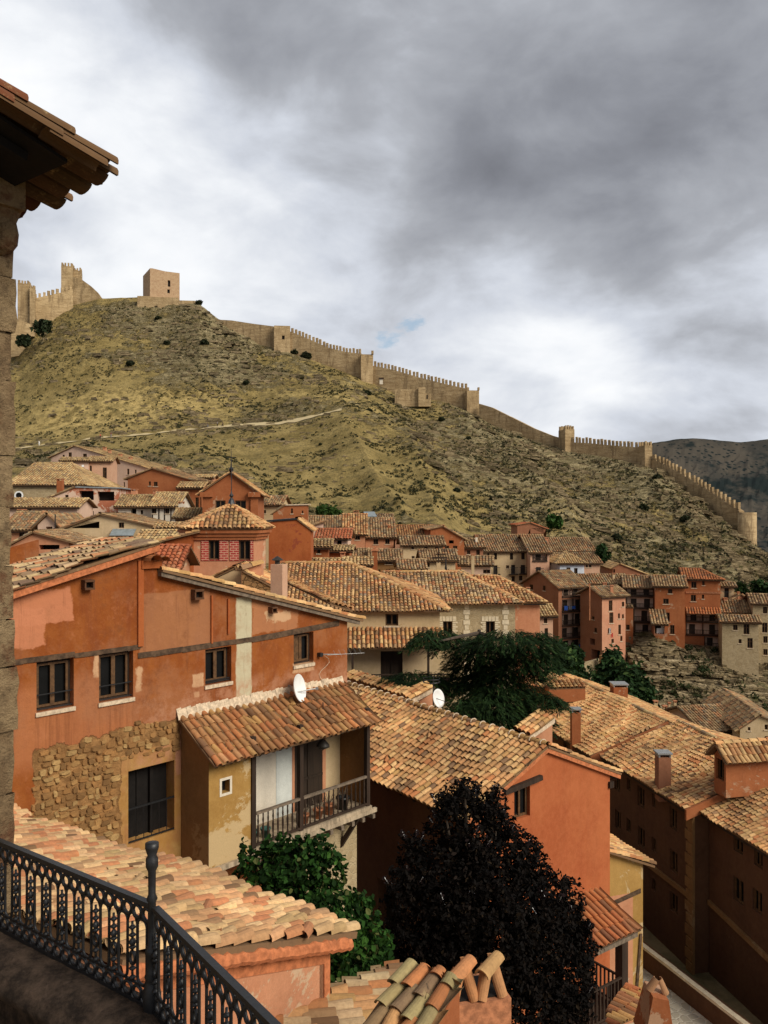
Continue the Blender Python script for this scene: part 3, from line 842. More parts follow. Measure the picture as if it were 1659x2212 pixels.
m.lathe(P(1614, 1178, 224), [(R_ * 1.03, -4), (R_, .5), (R_ * .98, 8.9), (R_ * .9, 8.9), (R_ * .9, 8.4)], 28); m.build('tower_shaft', M['castle'], t, True)
# castle at the upper left
tower('crenellated tower at the far left end of the castle wall', 38, 63, 612, 705, 338, 5, 14, 4, mh=1.3)
tower('low turret joined to the right side of the leftmost castle tower', 64, 75, 622, 705, 337, 3, 14, 2, mh=1.3)
curtain('crenellated castle wall climbing from the leftmost tower to the tall tower', [(72, 645), (100, 639), (130, 632), (158, 624)], [(72, 695), (100, 686), (130, 670), (160, 656)], [340, 342, 345, 348], 10)
tower('tallest slim crenellated tower of the castle', 132, 157, 574, 652, 349, 5, 12, 4, mh=1.3)
tower('shorter crenellated turret attached to the tallest slim castle tower', 159, 175, 585, 652, 352, 4, 12, 3, mh=1.3)
curtain('curved castle wall dropping from the tallest tower to the bare hilltop', [(157, 598), (177, 604), (195, 617), (210, 631), (220, 645)], [(157, 660), (177, 655), (195, 650), (210, 648), (222, 648)], [350, 350, 350, 350, 350])
curtain('lower castle wall stretch at the left behind the stone pillar', [(20, 688), (40, 690), (66, 700)], [(20, 745), (40, 742), (66, 712)], [330, 331, 333])
# keep
O = P(324, 584, 345); pl = Pl.yaw(O, 30)
t = thing('castle_keep', 'square ruined castle keep of reddish masonry standing alone on the hilltop', 'tower', P(350, 640, 348))
m = MB(); s1, z1 = pl.hit((388, 590)); zb = P(324, 645, 345)[2] - O[2]
hs = []
for w in ((362.5, 606, 368, 619), (361.5, 625.5, 367, 633)):
    a = pl.hit((w[0], w[3])); b = pl.hit((w[2], w[1])); hs.append((a[0], a[1], b[0], b[1]))
m.wall(pl, [(0, zb), (s1, zb), (s1, z1), (s1 * .5, z1 * .35 + .3), (s1 * .08, 1.0), (0, .9)], hs, .7)
m.col = (1, 1, 1)
dp = 10.5
m.poly([pl.pt(0, 0, zb), pl.pt(0, 0, .9), pl.pt(-.3, dp, .2), pl.pt(-.3, dp, zb)]); m.poly([pl.pt(s1, 0, zb), pl.pt(s1, dp, zb), pl.pt(s1, dp, z1), pl.pt(s1, 0, z1)])
m.poly([pl.pt(-.3, dp, zb), pl.pt(-.3, dp, .2), pl.pt(s1, dp, z1), pl.pt(s1, dp, zb)]); m.poly([pl.pt(0, 0, -.5), pl.pt(s1, 0, z1 - .5), pl.pt(s1, dp, z1 - .5), pl.pt(-.3, dp, -.5)])
m.build('wall', M['castle_red'], t)
for h in hs:
    k = MB(); k.poly([pl.pt(h[0], .7, h[1]), pl.pt(h[2], .7, h[1]), pl.pt(h[2], .7, h[3]), pl.pt(h[0], .7, h[3])]); k.build('window', M['void'], t)
m = MB(); O2 = P(303, 634, 343); q = Pl.yaw(O2, 6)
for s0, s1_, zt in ((-1.2, 4, -1.0), (4, 15.3, -1.3), (15.3, 22.5, -2.4)): m.box(q.pt(s0, 0, -6), q.e * (s1_ - s0), q.b * 9, A3(0, 0, 6 + zt))
m.build('plinth', M['castle'], t)
t = thing('rock_outcrop', 'jagged rock crag on the hilltop just below the castle keep', 'rock', P(440, 680, 342))
m = MB()
for k in range(46):
    x = random.uniform(405, 470); y = random.uniform(max(656, 656 + (x - 430) * .8), 702); p = P(x, y, 342 + random.uniform(-2, 1))
    w, h = random.uniform(1.2, 3.2), random.uniform(.7, 2.0); a = random.uniform(-.3, .3)
    e = A3(math.cos(a), math.sin(a), -.12) * w; m.box(p - A3(w / 2, 0, h), e, A3(.2, 3, 0), A3(random.uniform(-.2, .2), .3, h))
m.build('rock', M['cliff'], t)
# ---------------------------------------------------------------- houses
TOPS = {'pink block with tall': 196, 'two tall shuttered': 190, 'church-like': 213, 'below the oculus': 452, 'stub chimney and arched': 535, 'left tiled roof above': 430, 'right tiled roof and two': 415, 'lower orange wing': 350, 'orange row house': 305, 'low house with a small tiled': 515, 'low cream shed': 606, 'tangled low': 655, 'satellite dish and brown': 185, 'row house with wide': 310, 'timber-framed house with': 298, 'pink-brown house': 325, 'tiny red cabin': 298, 'reddish weathered roof on': 368, 'grey-brown house': 435, 'brown hipped roof and corner': 520, 'weathered roof and dark doorway': 582, 'dark mossy-roofed': 515, 'brown half-timbered house right': 520, 'white house with pinkish': 392, 'stepped low roof': 460, 'orange house with a chimney': 500, 'low house with tiled lean-to': 570, 'low tiled roof peeping': 580, 'long low tiled roof': 688, 'broad dry tile roof': 655, 'painted door panel': 562, 'awning window': 450, 'long pale house': 165, 'open timber loggia': 165, 'long dark tile roof over': 182, 'paired windows': 268, 'pale blue': 262, 'four storeys': 388, 'tall slim tower': 435, 'linking gallery': 392, 'four stacked': 400, 'three staggered': 400, 'bright orange hipped': 360, 'glazed upper': 438, 'stepping toward': 540, 'cliff edge': 628, 'right edge of the photograph': 507, 'above the cedar top': 568, 'shuttered windows low': 1150, 'outbuilding': 1175, 'adjoining the stone house': 405}
DEPTH = dict(w=.16, W=.22, d=.2, o=.9, g=.5, b=.2, v=.3)


def quad_on(pl, h, y): return [pl.pt(h[0], y, h[1]), pl.pt(h[2], y, h[1]), pl.pt(h[2], y, h[3]), pl.pt(h[0], y, h[3])]


def rail(parent, pl, s0, s1, z0, h, y, mat='wood', bar=.035, gap=.16, name='railing'):
    m = MB()
    m.bar(pl.pt(s0, y, z0 + h), pl.pt(s1, y, z0 + h), .07, .06); m.bar(pl.pt(s0, y, z0 + .06), pl.pt(s1, y, z0 + .06), .05, .05)
    n = max(2, int((s1 - s0) / gap))
    for i in range(1, n):
        s = s0 + (s1 - s0) * i / n
        m.box(pl.pt(s - bar / 2, y - bar / 2, z0 + .06), pl.e * bar, pl.b * bar, A3(0, 0, h - .06))
    return m.build(name, M[mat], parent)


def opening(t, pl, h, kind, near=False, sill=True):
    s0, z0, s1, z1 = h; w, ht = s1 - s0, z1 - z0; dp = DEPTH[kind]
    if kind in 'wW':
        m = MB(); fw = min(.08, w * .12)
        y = dp - .05
        for a, b in (((s0 + fw / 2, z0), (s0 + fw / 2, z1)), ((s1 - fw / 2, z0), (s1 - fw / 2, z1)), ((s0 + w / 2, z0 + fw), (s0 + w / 2, z1 - fw))):
            m.box(pl.pt(a[0] - fw / 2, y - .03, a[1]), pl.e * fw, pl.b * .06, A3(0, 0, b[1] - a[1]))
        for z in (z0, z1 - fw): m.box(pl.pt(s0 + fw, y - .028, z), pl.e * (w - 2 * fw), pl.b * .056, A3(0, 0, fw))
        if ht > 1.1: m.box(pl.pt(s0 + fw, y - .02, z0 + ht * .62), pl.e * (w - 2 * fw), pl.b * .04, A3(0, 0, fw * .6))
        f = m.build('window', M['window_wood'], t)
        m = MB(); m.poly(quad_on(pl, h, dp)); m.build('pane', M['glass'], f)
        if sill:
            m = MB(); m.box(pl.pt(s0 - .08, -.06, z0 - .08), pl.e * (w + .16), pl.b * .2, A3(0, 0, .075)); m.build('sill', M['lime'], f)
    elif kind in 'db':
        m = MB(); m.poly(quad_on(pl, h, dp))
        m.box(pl.pt(s0 + w / 2 - .03, dp - .05, z0), pl.e * .06, pl.b * .05, A3(0, 0, ht))
        m.box(pl.pt(s0, dp - .05, z0), pl.e * .07, pl.b * .05, A3(0, 0, ht)); m.box(pl.pt(s1 - .07, dp - .05, z0), pl.e * .07, pl.b * .05, A3(0, 0, ht))
        m.build('door', M['door'], t)
        if kind == 'b':
            m = MB(); m.box(pl.pt(s0 - .3, -.5, z0 - .1), pl.e * (w + .6), pl.b * .5, A3(0, 0, .09)); b = m.build('balcony', M['wood'], t)
            rail(b, pl, s0 - .28, s1 + .28, z0, .9, -.47, 'iron', .03, .14)
    elif kind == 'o':
        m = MB(); m.poly(quad_on(pl, h, dp)); m.build('opening', M['void'], t)
        if w > 2.2:
            for k in range(1, int(w / 1.5)):
                m = MB(); m.box(pl.pt(s0 + w * k / int(w / 1.5) - .07, .1, z0), pl.e * .14, pl.b * .14, A3(0, 0, ht)); m.build('post', M['wood'], t)
    elif kind == 'v':
        m = MB(); m.poly(quad_on(pl, h, dp)); m.build('vent', M['void'], t)
    elif kind == 'g':
        m = MB(); m.poly(quad_on(pl, h, dp)); b = m.build('gallery_wall', M['palepink' if ht > .9 else 'void'], t)
        if ht > .9:
            n = max(1, int(w / 1.5))
            for k in range(n):
                c = s0 + w * (k + .5) / n + random.uniform(-.2, .2)
                m = MB(); m.box(pl.pt(c - .34, dp - .05, z0 + .02), pl.e * .68, pl.b * .04, A3(0, 0, min(ht * .85, 1.95))); m.build('door', M['door'], b)
        m = MB(); m.box(pl.pt(s0, -.12, z0 - .14), pl.e * w, pl.b * .12, A3(0, 0, .15)); m.build('floor_beam', M['wood'], t)
        rail(t, pl, s0 + .03, s1 - .03, z0 + .02, min(.9, ht * .4), -.03, 'wood', .04, .17)
        n = max(2, int(w / 1.7) + 1)
        for k in range(n):
            s = s0 + .06 + (w - .12) * k / (n - 1)
            m = MB(); m.box(pl.pt(s - .06, .03, z0), pl.e * .12, pl.b * .12, A3(0, 0, ht)); m.build('post', M['wood'], t)


def cut(pl, cv, wins):
    hs = []; ks = []
    for w in wins:
        (xa, ya), (xb, yb) = cv(w[0], w[1]), cv(w[2], w[3]); xm, ym = (xa + xb) / 2, (ya + yb) / 2
        s0, s1 = pl.hit((xa, ym))[0], pl.hit((xb, ym))[0]; z0, z1 = pl.hit((xm, yb))[1], pl.hit((xm, ya))[1]
        if s1 < s0: s0, s1 = s1, s0
        k = w[4] if len(w) > 4 else 'w'
        hs.append((s0, z0, s1, z1, DEPTH[k])); ks.append(k)
    return hs, ks


def clip_h(hs, ks, s0, s1, z0, z1):
    """keep the openings strictly inside the wall"""
    o = [], []
    for h, k in zip(hs, ks):
        a = (max(h[0], s0 + .05), max(h[1], z0 + .05), min(h[2], s1 - .05), min(h[3], z1 - .04), h[4])
        if a[2] - a[0] > .1 and a[3] - a[1] > .1: o[0].append(a); o[1].append(k)
    return o


def chimney(t, cv, c):
    x0, y0, x1, y1, d = c[:5]; mat = c[5] if len(c) > 5 else 'salmon'; cap = c[6] if len(c) > 6 else 'terracotta'
    (xa, ya), (xb, yb) = cv(x0, y0), cv(x1, y1)
    p = P(xa, yb, d); w = (xb - xa) / F * d; h = (yb - ya) / F * d
    m = MB(); m.box(p - A3(0, 0, .9), A3(w, 0, 0), A3(0, w, 0), A3(0, 0, h + .9)); o = m.build('chimney', M[mat], t)
    m = MB()
    for a in (0, w - .07): m.box(p + A3(a, 0, h), A3(.07, 0, 0), A3(0, w, 0), A3(0, 0, .14))
    m.box(p + A3(-.06, -.06, h + .14), A3(w + .12, 0, 0), A3(0, w + .12, 0), A3(0, 0, .07))
    m.build('chimney_cap', M[cap], o)


def tparm(d):
    if d > 85: return dict(pw=.32, ex=.45, r=.14, seg=3, lip=False)
    if d > 58: return dict(pw=.27, ex=.4, r=.12, seg=3, lip=False)
    if d > 40: return dict(pw=.24, ex=.33, r=.108, seg=4, lip=False)
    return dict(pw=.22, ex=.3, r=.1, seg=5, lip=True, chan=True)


def house(label, cv, prof, d, yaw, H, W_, typ='E', wall='pink', pal=None, wins=(), left=(), right=(), ch=(), pitch=.36, rp=.5, ov=.4,
          hipl=False, hipr=False, tmat='tile_far', name='house', cat='house', O=None, sidewall=None, rails=True, flat='tin', zadj=0):
    pal = pal or PAL_OLD
    top = next((v for k, v in TOPS.items() if k in label), None)
    if O is None: O = P(*cv(*prof[0]), d)
    pl = Pl.yaw(O, yaw)
    pr = [pl.hit(cv(*p)) for p in prof]; pr[0] = (0.0, 0.0)
    L = pr[-1][0]
    if top is not None and typ == 'E':      # house depth from the height at which its ridge shows
        xm = (prof[0][0] + prof[-1][0]) / 2; vt_ = (1106 - cv(xm, top)[1]) / F; dm = pl.pt(L / 2, 0, 0)[1]
        W_ = float(np.clip((vt_ * dm - O[2]) / (pitch - vt_), .9, 9)) / rp
        W_ *= .66 if 'tall slim tower' in label else 1.25 if 'four storeys' in label else 1
    base = pl.pt(L / 2, W_ / 2, -H)
    t = thing(name, label, cat, base, 'houses of the old town')
    near = d < 45
    if typ == 'E':
        zr = rp * W_ * pitch; zb = 0 if rp < 1 else zr
        front = [(0, -H), (L, -H), (L, 0), (0, 0)]; fz = 0
        lp = [(0, -H), (W_, -H), (W_, 0)] + ([(W_ * (1 - rp), zr), (0, 0)] if rp < 1 else [(0, zr)])
        if hipl: lp = [(0, -H), (W_, -H), (W_, 0), (0, 0)]
        rpn = [(0, -H), (W_, -H), (W_, 0), (W_ * rp, zr), (0, 0)] if rp < 1 else [(0, -H), (W_, -H), (W_, zr), (0, 0)]
        if hipr: rpn = [(0, -H), (W_, -H), (W_, 0), (0, 0)]
        bz = zb
    else:
        front = [(0, -H), (L, -H)] + pr[::-1]; fz = max(p[1] for p in pr)
        lp = [(0, -H), (W_, -H), (W_, 0), (0, 0)]; rpn = [(0, -H), (W_, -H), (W_, pr[-1][1]), (0, pr[-1][1])]
    pll, plr = Pl(pl.pt(0, W_, 0), -pl.b), Pl(pl.pt(L, 0, 0), pl.b)
    m = MB(); ms = MB() if sidewall else m
    allw = []
    for p_, poly, ws, mm in ((pl, front, wins, m), (pll, lp, left, ms), (plr, rpn, right, ms)):
        hs, ks = cut(p_, cv, ws)
        hs, ks = clip_h(hs, ks, min(q[0] for q in poly), max(q[0] for q in poly), -H, max(q[1] for q in poly))
        mm.wall(p_, poly, hs)
        allw += [(p_, h, k) for h, k in zip(hs, ks)]
    bk = front if typ != 'E' else [(0, -H), (L, -H), (L, bz), (0, bz)]
    m.poly([pl.pt(s, W_, z) for s, z in bk])
    m.build('wall', M[wall], t)
    if sidewall: ms.build('side_wall', M[sidewall], t)
    for p_, h, k in allw: opening(t, p_, h[:4], k, near)
    # roof
    tp = tparm(d); R = MB(); flatm = MB()
    if typ == 'E':
        ze = -ov * pitch; zr = rp * W_ * pitch
        a, b = pl.pt(-ov, -ov, ze), pl.pt(L + ov, -ov, ze)
        tl = pl.pt(-ov if not hipl else min(rp * W_, L / 2), rp * W_, zr); tr = pl.pt(L + ov if not hipr else max(L - rp * W_, L / 2), rp * W_, zr)
        same = np.linalg.norm(tl - tr) < .3
        tiles(R, [a, b, tr] if same else [a, b, tr, tl], pal, eps=.03, **tp)
        if rp < 1:
            c, e_ = pl.pt(L + ov, W_ + ov, ze * rp / (1 - rp)), pl.pt(-ov, W_ + ov, ze * rp / (1 - rp))
            tiles(R, [c, e_, tl] if same else [c, e_, tl, tr], pal, eps=.03, **tp)
            if hipr: tiles(R, [b, c, tr], pal, eps=.03, **tp); ridge(R, b, tr, pal); ridge(R, c, tr, pal)
            if hipl: tiles(R, [e_, a, tl], pal, eps=.03, **tp); ridge(R, a, tl, pal); ridge(R, e_, tl, pal)
            if not same: ridge(R, tl, tr, pal)
    else:
        k = len(pr)
        for i in range(k - 1):
            (sa, za), (sb, zb) = pr[i], pr[i + 1]; sl = (zb - za) / max(sb - sa, .01)
            if i == 0: sa, za = sa - ov, za - ov * sl
            if i == k - 2: sb, zb = sb + ov, zb + ov * sl
            lo, hi = ((sa, za), (sb, zb)) if zb > za else ((sb, zb), (sa, za))
            q = [pl.pt(lo[0], -ov * .6, lo[1]), pl.pt(lo[0], W_ + ov, lo[1]), pl.pt(hi[0], W_ + ov, hi[1]), pl.pt(hi[0], -ov * .6, hi[1])]
            if abs(sl) < .09: flatm.prism([p + A3(0, 0, .02) for p in q], A3(0, 0, .12))
            else: tiles(R, q, pal, eps=.03, **tp)
            if 0 < i and pr[i][1] > pr[i - 1][1] and pr[i][1] > pr[i + 1][1]: ridge(R, pl.pt(pr[i][0], -ov * .6, pr[i][1] + .04), pl.pt(pr[i][0], W_ + ov, pr[i][1] + .04), pal)
    rf = None
    if R.blocks: rf = R.build('roof', M[tmat], t)
    if flatm.v: flatm.build('flat_roof', M[flat], t)
    if not near or True:
        # dark eave board under the front edge
        if typ == 'E':
            q = MB(); q.box(pl.pt(-ov + .05, -ov + .06, -ov * pitch - .09), pl.e * (L + 2 * ov - .1), pl.b * .08, A3(0, 0, .1)); q.build('eave_board', M['wood'], t)
    for c in ch: chimney(rf or t, cv, c)
    return t, pl, L
# ---------------------------------------------------------------- the far town, house by house (left, centre, right)
def pill(label, name, cat, cv, x, y0, y1, d, w=.06, mat='iron', group=None):
    (xa, ya), (_, yb) = cv(x, y0), cv(x, y1); p = P(xa, yb, d)
    m = MB(); m.tube([p - A3(0, 0, .3), p + A3(0, 0, (yb - ya) / F * d)], w, 5)
    o = m.build(name, M[mat]); tag(o, label, cat, group); return o


house('pale pink hillside house with long tiled gable, topmost at the left below the path', c4, [(320, 192), (465, 124), (925, 262)], 128, -16, 12, 9, 'G', 'palepink', PAL_DRY,
      [(388, 175, 402, 193), (425, 160, 446, 196), (515, 168, 540, 192), (684, 245, 728, 322, 'o'), (790, 262, 804, 298), (838, 268, 849, 292), (768, 345, 777, 376), (792, 352, 801, 379)], ch=[(640, 135, 658, 160, 131), (672, 152, 688, 182, 129), (738, 178, 756, 202, 129), (800, 196, 818, 220, 128)])
_, pl_, _ = house('pink block with tall windows and a maroon hanging sign, in front of the topmost gable', c4, [(385, 212), (548, 222)], 116, 8, 11, 6, 'E', 'palepink', PAL_DRY,
      [(413, 232, 440, 312), (565, 338, 586, 374)], pitch=.3, rp=.6)
house('pink house with two tall shuttered windows beside the maroon sign', c4, [(550, 215), (690, 222)], 117, 6, 11, 6, 'E', 'pink', PAL_DRY,
      [(558, 242, 571, 288), (639, 254, 664, 326), (612, 340, 638, 374), (681, 340, 701, 376)], pitch=.3, rp=.6)
t = thing('hanging_sign', 'tall maroon sign with white marks hanging on the pink house front', 'sign', pl_.at(c4(515, 355)))
(s0, z1), (s1, z0) = pl_.hit(c4(503, 259)), pl_.hit(c4(528, 355)); m = MB(); m.box(pl_.pt(s0, -.12, z0), pl_.e * (s1 - s0), pl_.b * .08, A3(0, 0, z1 - z0)); m.build('panel', M['maroon'], t)
m = MB()
for k in range(4): m.box(pl_.pt((s0 + s1) / 2 - .22 + .08 * (k % 2), -.14, z0 + .5 + k * .62), pl_.e * .32, pl_.b * .02, A3(0, 0, .28))
m.build('lettering', M['whitecloth'], t)
house('church-like stone house with a round window under a broad tiled roof at the left edge', c4, [(60, 362), (520, 378)], 98, 3, 9, 13, 'E', 'stone', PAL_DRY, [], pitch=.34, hipr=True)
p = P(*c4(118, 428), 97.6)
m = MB(); m.lathe(p, [(.52, 0), (.52, .08), (.36, .08), (.36, .03)], 20, (0, -1, 0), False); t = thing('round_window', 'round dark oculus with a pale ring in the stone house wall', 'window', p); m.build('ring', M['whitecloth'], t)
m = MB(); m.lathe(p, [(.01, .04), (.37, .04)], 20, (0, -1, 0), False); m.build('pane', M['glass'], t)
house('house with peeling red and white plaster and two wide dark windows', c4, [(320, 442), (472, 380), (740, 386)], 86, 6, 9, 7, 'G', 'mottled', PAL_OLD,
      [(493, 399, 583, 456, 'o'), (606, 404, 711, 460, 'o'), (405, 424, 426, 466), (497, 518, 515, 541), (560, 525, 583, 553), (611, 530, 631, 549)], ch=[(352, 335, 386, 412, 88, 'brick_red')], ov=.3)
house('orange house with a low tiled roof and small window below the oculus wall', c4, [(40, 500), (478, 512)], 78, 3, 9, 9, 'E', 'palepink', PAL_DRY, [(172, 513, 196, 530)], pitch=.3)
house('small old house with stub chimney and arched window at the far left', c4, [(30, 640), (240, 640)], 66, 2, 9, 7, 'E', 'salmon', PAL_OLD, [(118, 656, 151, 692)], ch=[(112, 528, 147, 580, 70, 'cream')], pitch=.4)
house('narrow gable with a dark loft opening beside the stub chimney house', c4, [(235, 612), (298, 552), (345, 600)], 65, -4, 9, 5, 'G', 'palepink', PAL_OLD, [(285, 622, 325, 668, 'o')])
house('tumbledown reddish shed with a dark opening behind the near mossy roof', c4, [(60, 745), (212, 664), (430, 722)], 52, 6, 8, 6, 'G', 'salmon', PAL_OLD, [(243, 735, 370, 765, 'o'), (133, 812, 150, 850)])
t_, pl_, _ = house('long cream house with a slanting dark loft opening and tin porch', c4, [(390, 640), (627, 552), (985, 628)], 62, 4, 9, 8, 'G', 'cream', PAL_OLD,
      [(450, 590, 618, 632, 'o'), (738, 596, 772, 630), (512, 668, 525, 705), (528, 690, 548, 705), (664, 690, 690, 712), (752, 680, 830, 712, 'o')])
m = MB(); a, b = pl_.hit(c4(702, 668)), pl_.hit(c4(848, 668)); m.prism([pl_.pt(a[0], -1, a[1] - .1), pl_.pt(b[0], -1, b[1] - .1), pl_.pt(b[0], 0, b[1] + .35), pl_.pt(a[0], 0, a[1] + .35)], A3(0, 0, .05)); m.build('porch_roof', M['tin'], t_)
house('half-timbered white house with left tiled roof above the cream house', c4, [(735, 497), (942, 510)], 82, 5, 9, 7, 'E', 'white', PAL_DRY, [(814, 511, 848, 552, 'o'), (875, 520, 890, 545)], ch=[(815, 400, 848, 440, 85, 'salmon')])
t_, pl_, L_ = house('half-timbered white house with right tiled roof and two windows', c4, [(942, 496), (1095, 500)], 80, 2, 9, 8, 'E', 'white', PAL_DRY, [(948, 506, 973, 540), (1028, 503, 1053, 541), (1035, 590, 1065, 608)], ch=[(952, 405, 972, 450, 84, 'salmon')])
m = MB()
for x in (945, 985, 1020, 1060, 1092): s, _ = pl_.hit(c4(x, 545)); m.box(pl_.pt(s, -.03, -4), pl_.e * .12, pl_.b * .03, A3(0, 0, 4))
m.box(pl_.pt(0, -.034, -3.2), pl_.e * L_, pl_.b * .03, A3(0, 0, .14)); m.build('timber_frame', M['wood'], t_)
house('big deep orange gabled house left of the church gable', c4, [(795, 326), (950, 264), (1172, 330)], 96, -6, 12, 9, 'G', 'brick_red', PAL_OLD,
      [(955, 343, 980, 371), (1046, 431, 1069, 461), (1125, 336, 1139, 376), (925, 341, 938, 368)], right=(), ch=[(1020, 262, 1040, 285, 100), (1040, 258, 1060, 285, 103)])
house('lower orange wing with lean-to roofs stepping down to the church', c4, [(1120, 378), (1255, 412)], 93, -4, 9, 7, 'E', 'brick_red', PAL_DRY, [(1215, 440, 1236, 510), (1245, 440, 1262, 510)], pitch=.42)
house('orange row house with stepped tiled roof behind the wing beside the church', c4, [(1160, 318), (1320, 356)], 104, -4, 9, 7, 'E', 'salmon', PAL_DRY, [(1270, 365, 1290, 390)], ch=[(1305, 338, 1325, 360, 106)])
house('low house with a small tiled roof between half-timbered house and lantern tower', c4, [(1095, 568), (1225, 572)], 72, 3, 8, 6, 'E', 'palepink', PAL_DRY, [(1180, 575, 1195, 590)], ch=[(1110, 480, 1140, 500, 76, 'white')])
house('low cream shed roof sliding down behind the mossy roof of the red house', c4, [(985, 632), (1150, 634)], 60, 4, 8, 4, 'E', 'cream', PAL_DRY, [(1000, 655, 1020, 690), (1060, 640, 1135, 690, 'o')], pitch=.3)
house('tangled low tile roof below the cream shed', c4, [(880, 702), (1058, 748)], 50, -6, 7, 5, 'E', 'cream', PAL_DRY, [], pitch=.45)
pill('thin lightning rod standing behind the mossy roof', 'lightning_rod', 'rod', c4, 343, 545, 640, 64, .05)

# church gable
t_, pl_, L_ = house('red church gable with two grey louvred windows and an iron finial', c4, [(1268, 405), (1435, 290), (1605, 410)], 70, 5, 10, 9, 'G', 'brick_red', PAL_WARM,
      [(1340, 459, 1403, 512), (1462, 459, 1531, 512)], name='church', cat='church', ov=.5)
for a, b in ((1262, 1310), (1560, 1606)):
    m = MB(); s0, z = pl_.hit(c4(a, 412)); s1, _ = pl_.hit(c4(b, 412)); m.box(pl_.pt(s0 - .2, -.45, z - .35), pl_.e * (s1 - s0 + .4), pl_.b * .45, A3(0, 0, .4)); m.box(pl_.pt(s0, -.2, z - 6), pl_.e * (s1 - s0), pl_.b * .2, A3(0, 0, 5.65))
    m.build('pilaster', M['brick_red'], t_)
p = pl_.at(c4(1436, 288)); h = 150 * .3472 / F * 70
m = MB(); m.lathe(p + A3(0, .2, 0), [(.2, -.2), (.14, .2), (.2, .35), (.06, .55), (.035, h * .5), (.09, h * .52), (.03, h * .56), (.015, h)], 8)
m.bar(p + A3(-.4, .2, h * .66), p + A3(.4, .2, h * .66), .05); m.build('finial', M['iron'], t_)

# lantern tower with brick window panels
d = 44.0
ze = P(*c4(1425, 640), d)[2]
N = 6; vt = [P(*c4(1187, 640), 44), P(*c4(1580, 640), 44.3), P(*c4(1652, 640), 46.4), P(*c4(1590, 640), 48.6), P(*c4(1195, 640), 48.4), P(*c4(1140, 640), 46.2)]
for v in vt: v[2] = ze
C = sum(vt) / 6
t = thing('lantern_tower', 'pink polygonal lantern tower with red brick window surrounds and tiled cap', 'tower', C - A3(0, 0, 5))
m = MB(); fr = MB(); bk = MB(); winl = []
for k in range(N):
    a, b = vt[k], vt[(k + 1) % N]; pl = Pl(a, b - a); L = np.linalg.norm(b - a); hs = []
    if k == 0:
        for q in ((1298, 705, 1366, 828), (1486, 705, 1558, 830)):
            (s0, z1), (s1, z0) = pl.hit(c4(q[0], q[1])), pl.hit(c4(q[2], q[3])); hs.append((s0, z0, s1, z1, .2))
        for q in ((1253, 670, 1419, 832), (1430, 670, 1576, 832)):
            (s0, z1), (s1, z0) = pl.hit(c4(q[0], q[1])), pl.hit(c4(q[2], q[3])); winl.append((pl, (max(s0, .02), z0, min(s1, L - .02), z1)))
    m.wall(pl, [(0, -6), (L, -6), (L, 0), (0, 0)], hs)
    for h in hs: opening(t, pl, h[:4], 'w', sill=False)
m.build('wall', M['salmon'], t)
for (pl, pn), h in zip(winl, (0, 1)):
    hh = [w for w in cut(pl, c4, [((1298, 705, 1366, 828), (1486, 705, 1558, 830))[h]])[0]]
    b = MB(); b.wall(Pl(pl.O - pl.b * .05, pl.e), [(pn[0], pn[1]), (pn[2], pn[1]), (pn[2], pn[3]), (pn[0], pn[3])], hh, .05)
    for k in range(4):
        q = [(pn[0], pn[1]), (pn[2], pn[1]), (pn[2], pn[3]), (pn[0], pn[3])]; u, v = q[k], q[(k + 1) % 4]
        b.poly([pl.pt(u[0], -.05, u[1]), pl.pt(v[0], -.05, v[1]), pl.pt(v[0], 0, v[1]), pl.pt(u[0], 0, u[1])])
    b.build('brick_surround', M['brick'], t)
m = MB()
for z, r in ((-.55, 1.06), (-.38, 1.1), (-.2, 1.15)): m.prism([C + (v - C) * r + A3(0, 0, z) for v in vt], A3(0, 0, .16))
m.build('cornice', M['brick_red'], t)
ap = P(*c4(1440, 492), d + 2.0); R = MB()
ev = [C + (v - C) * 1.17 + A3(0, 0, -.02) for v in vt]
for k in range(N): tiles(R, [ev[k], ev[(k + 1) % N], ap], PAL_WARM, eps=.02, **tparm(42)); ridge(R, ev[k], ap, PAL_LIGHT, .13)
R.build('roof', M['tile'], t)
m = MB(); m.lathe(ap, [(.26, -.1), (.15, .3), (.05, .45), (.13, .56), (.05, .68), (.025, .8), (.015, 2.5)], 8)
h0 = ap + A3(0, 0, 2.1); m.bar(h0 - A3(.2, 0, 0), h0 + A3(.2, 0, 0), .03); m.bar(h0 - A3(.13, 0, .35), h0 + A3(.13, 0, -.35), .025); m.build('finial', M['iron'], t)
house('small red annex with a window hugging the lantern tower on its left', c4, [(1025, 716), (1188, 676)], 43, 4, 8, 4, 'G', 'red', PAL_LIGHT, [(1128, 746, 1187, 806)], tmat='tile')
house('salmon tile roof strip showing between the red house walls', c4, [(960, 888), (1070, 886)], 34, 3, 4, 4, 'E', 'salmon', PAL_RED, [], pitch=.4, tmat='tile')

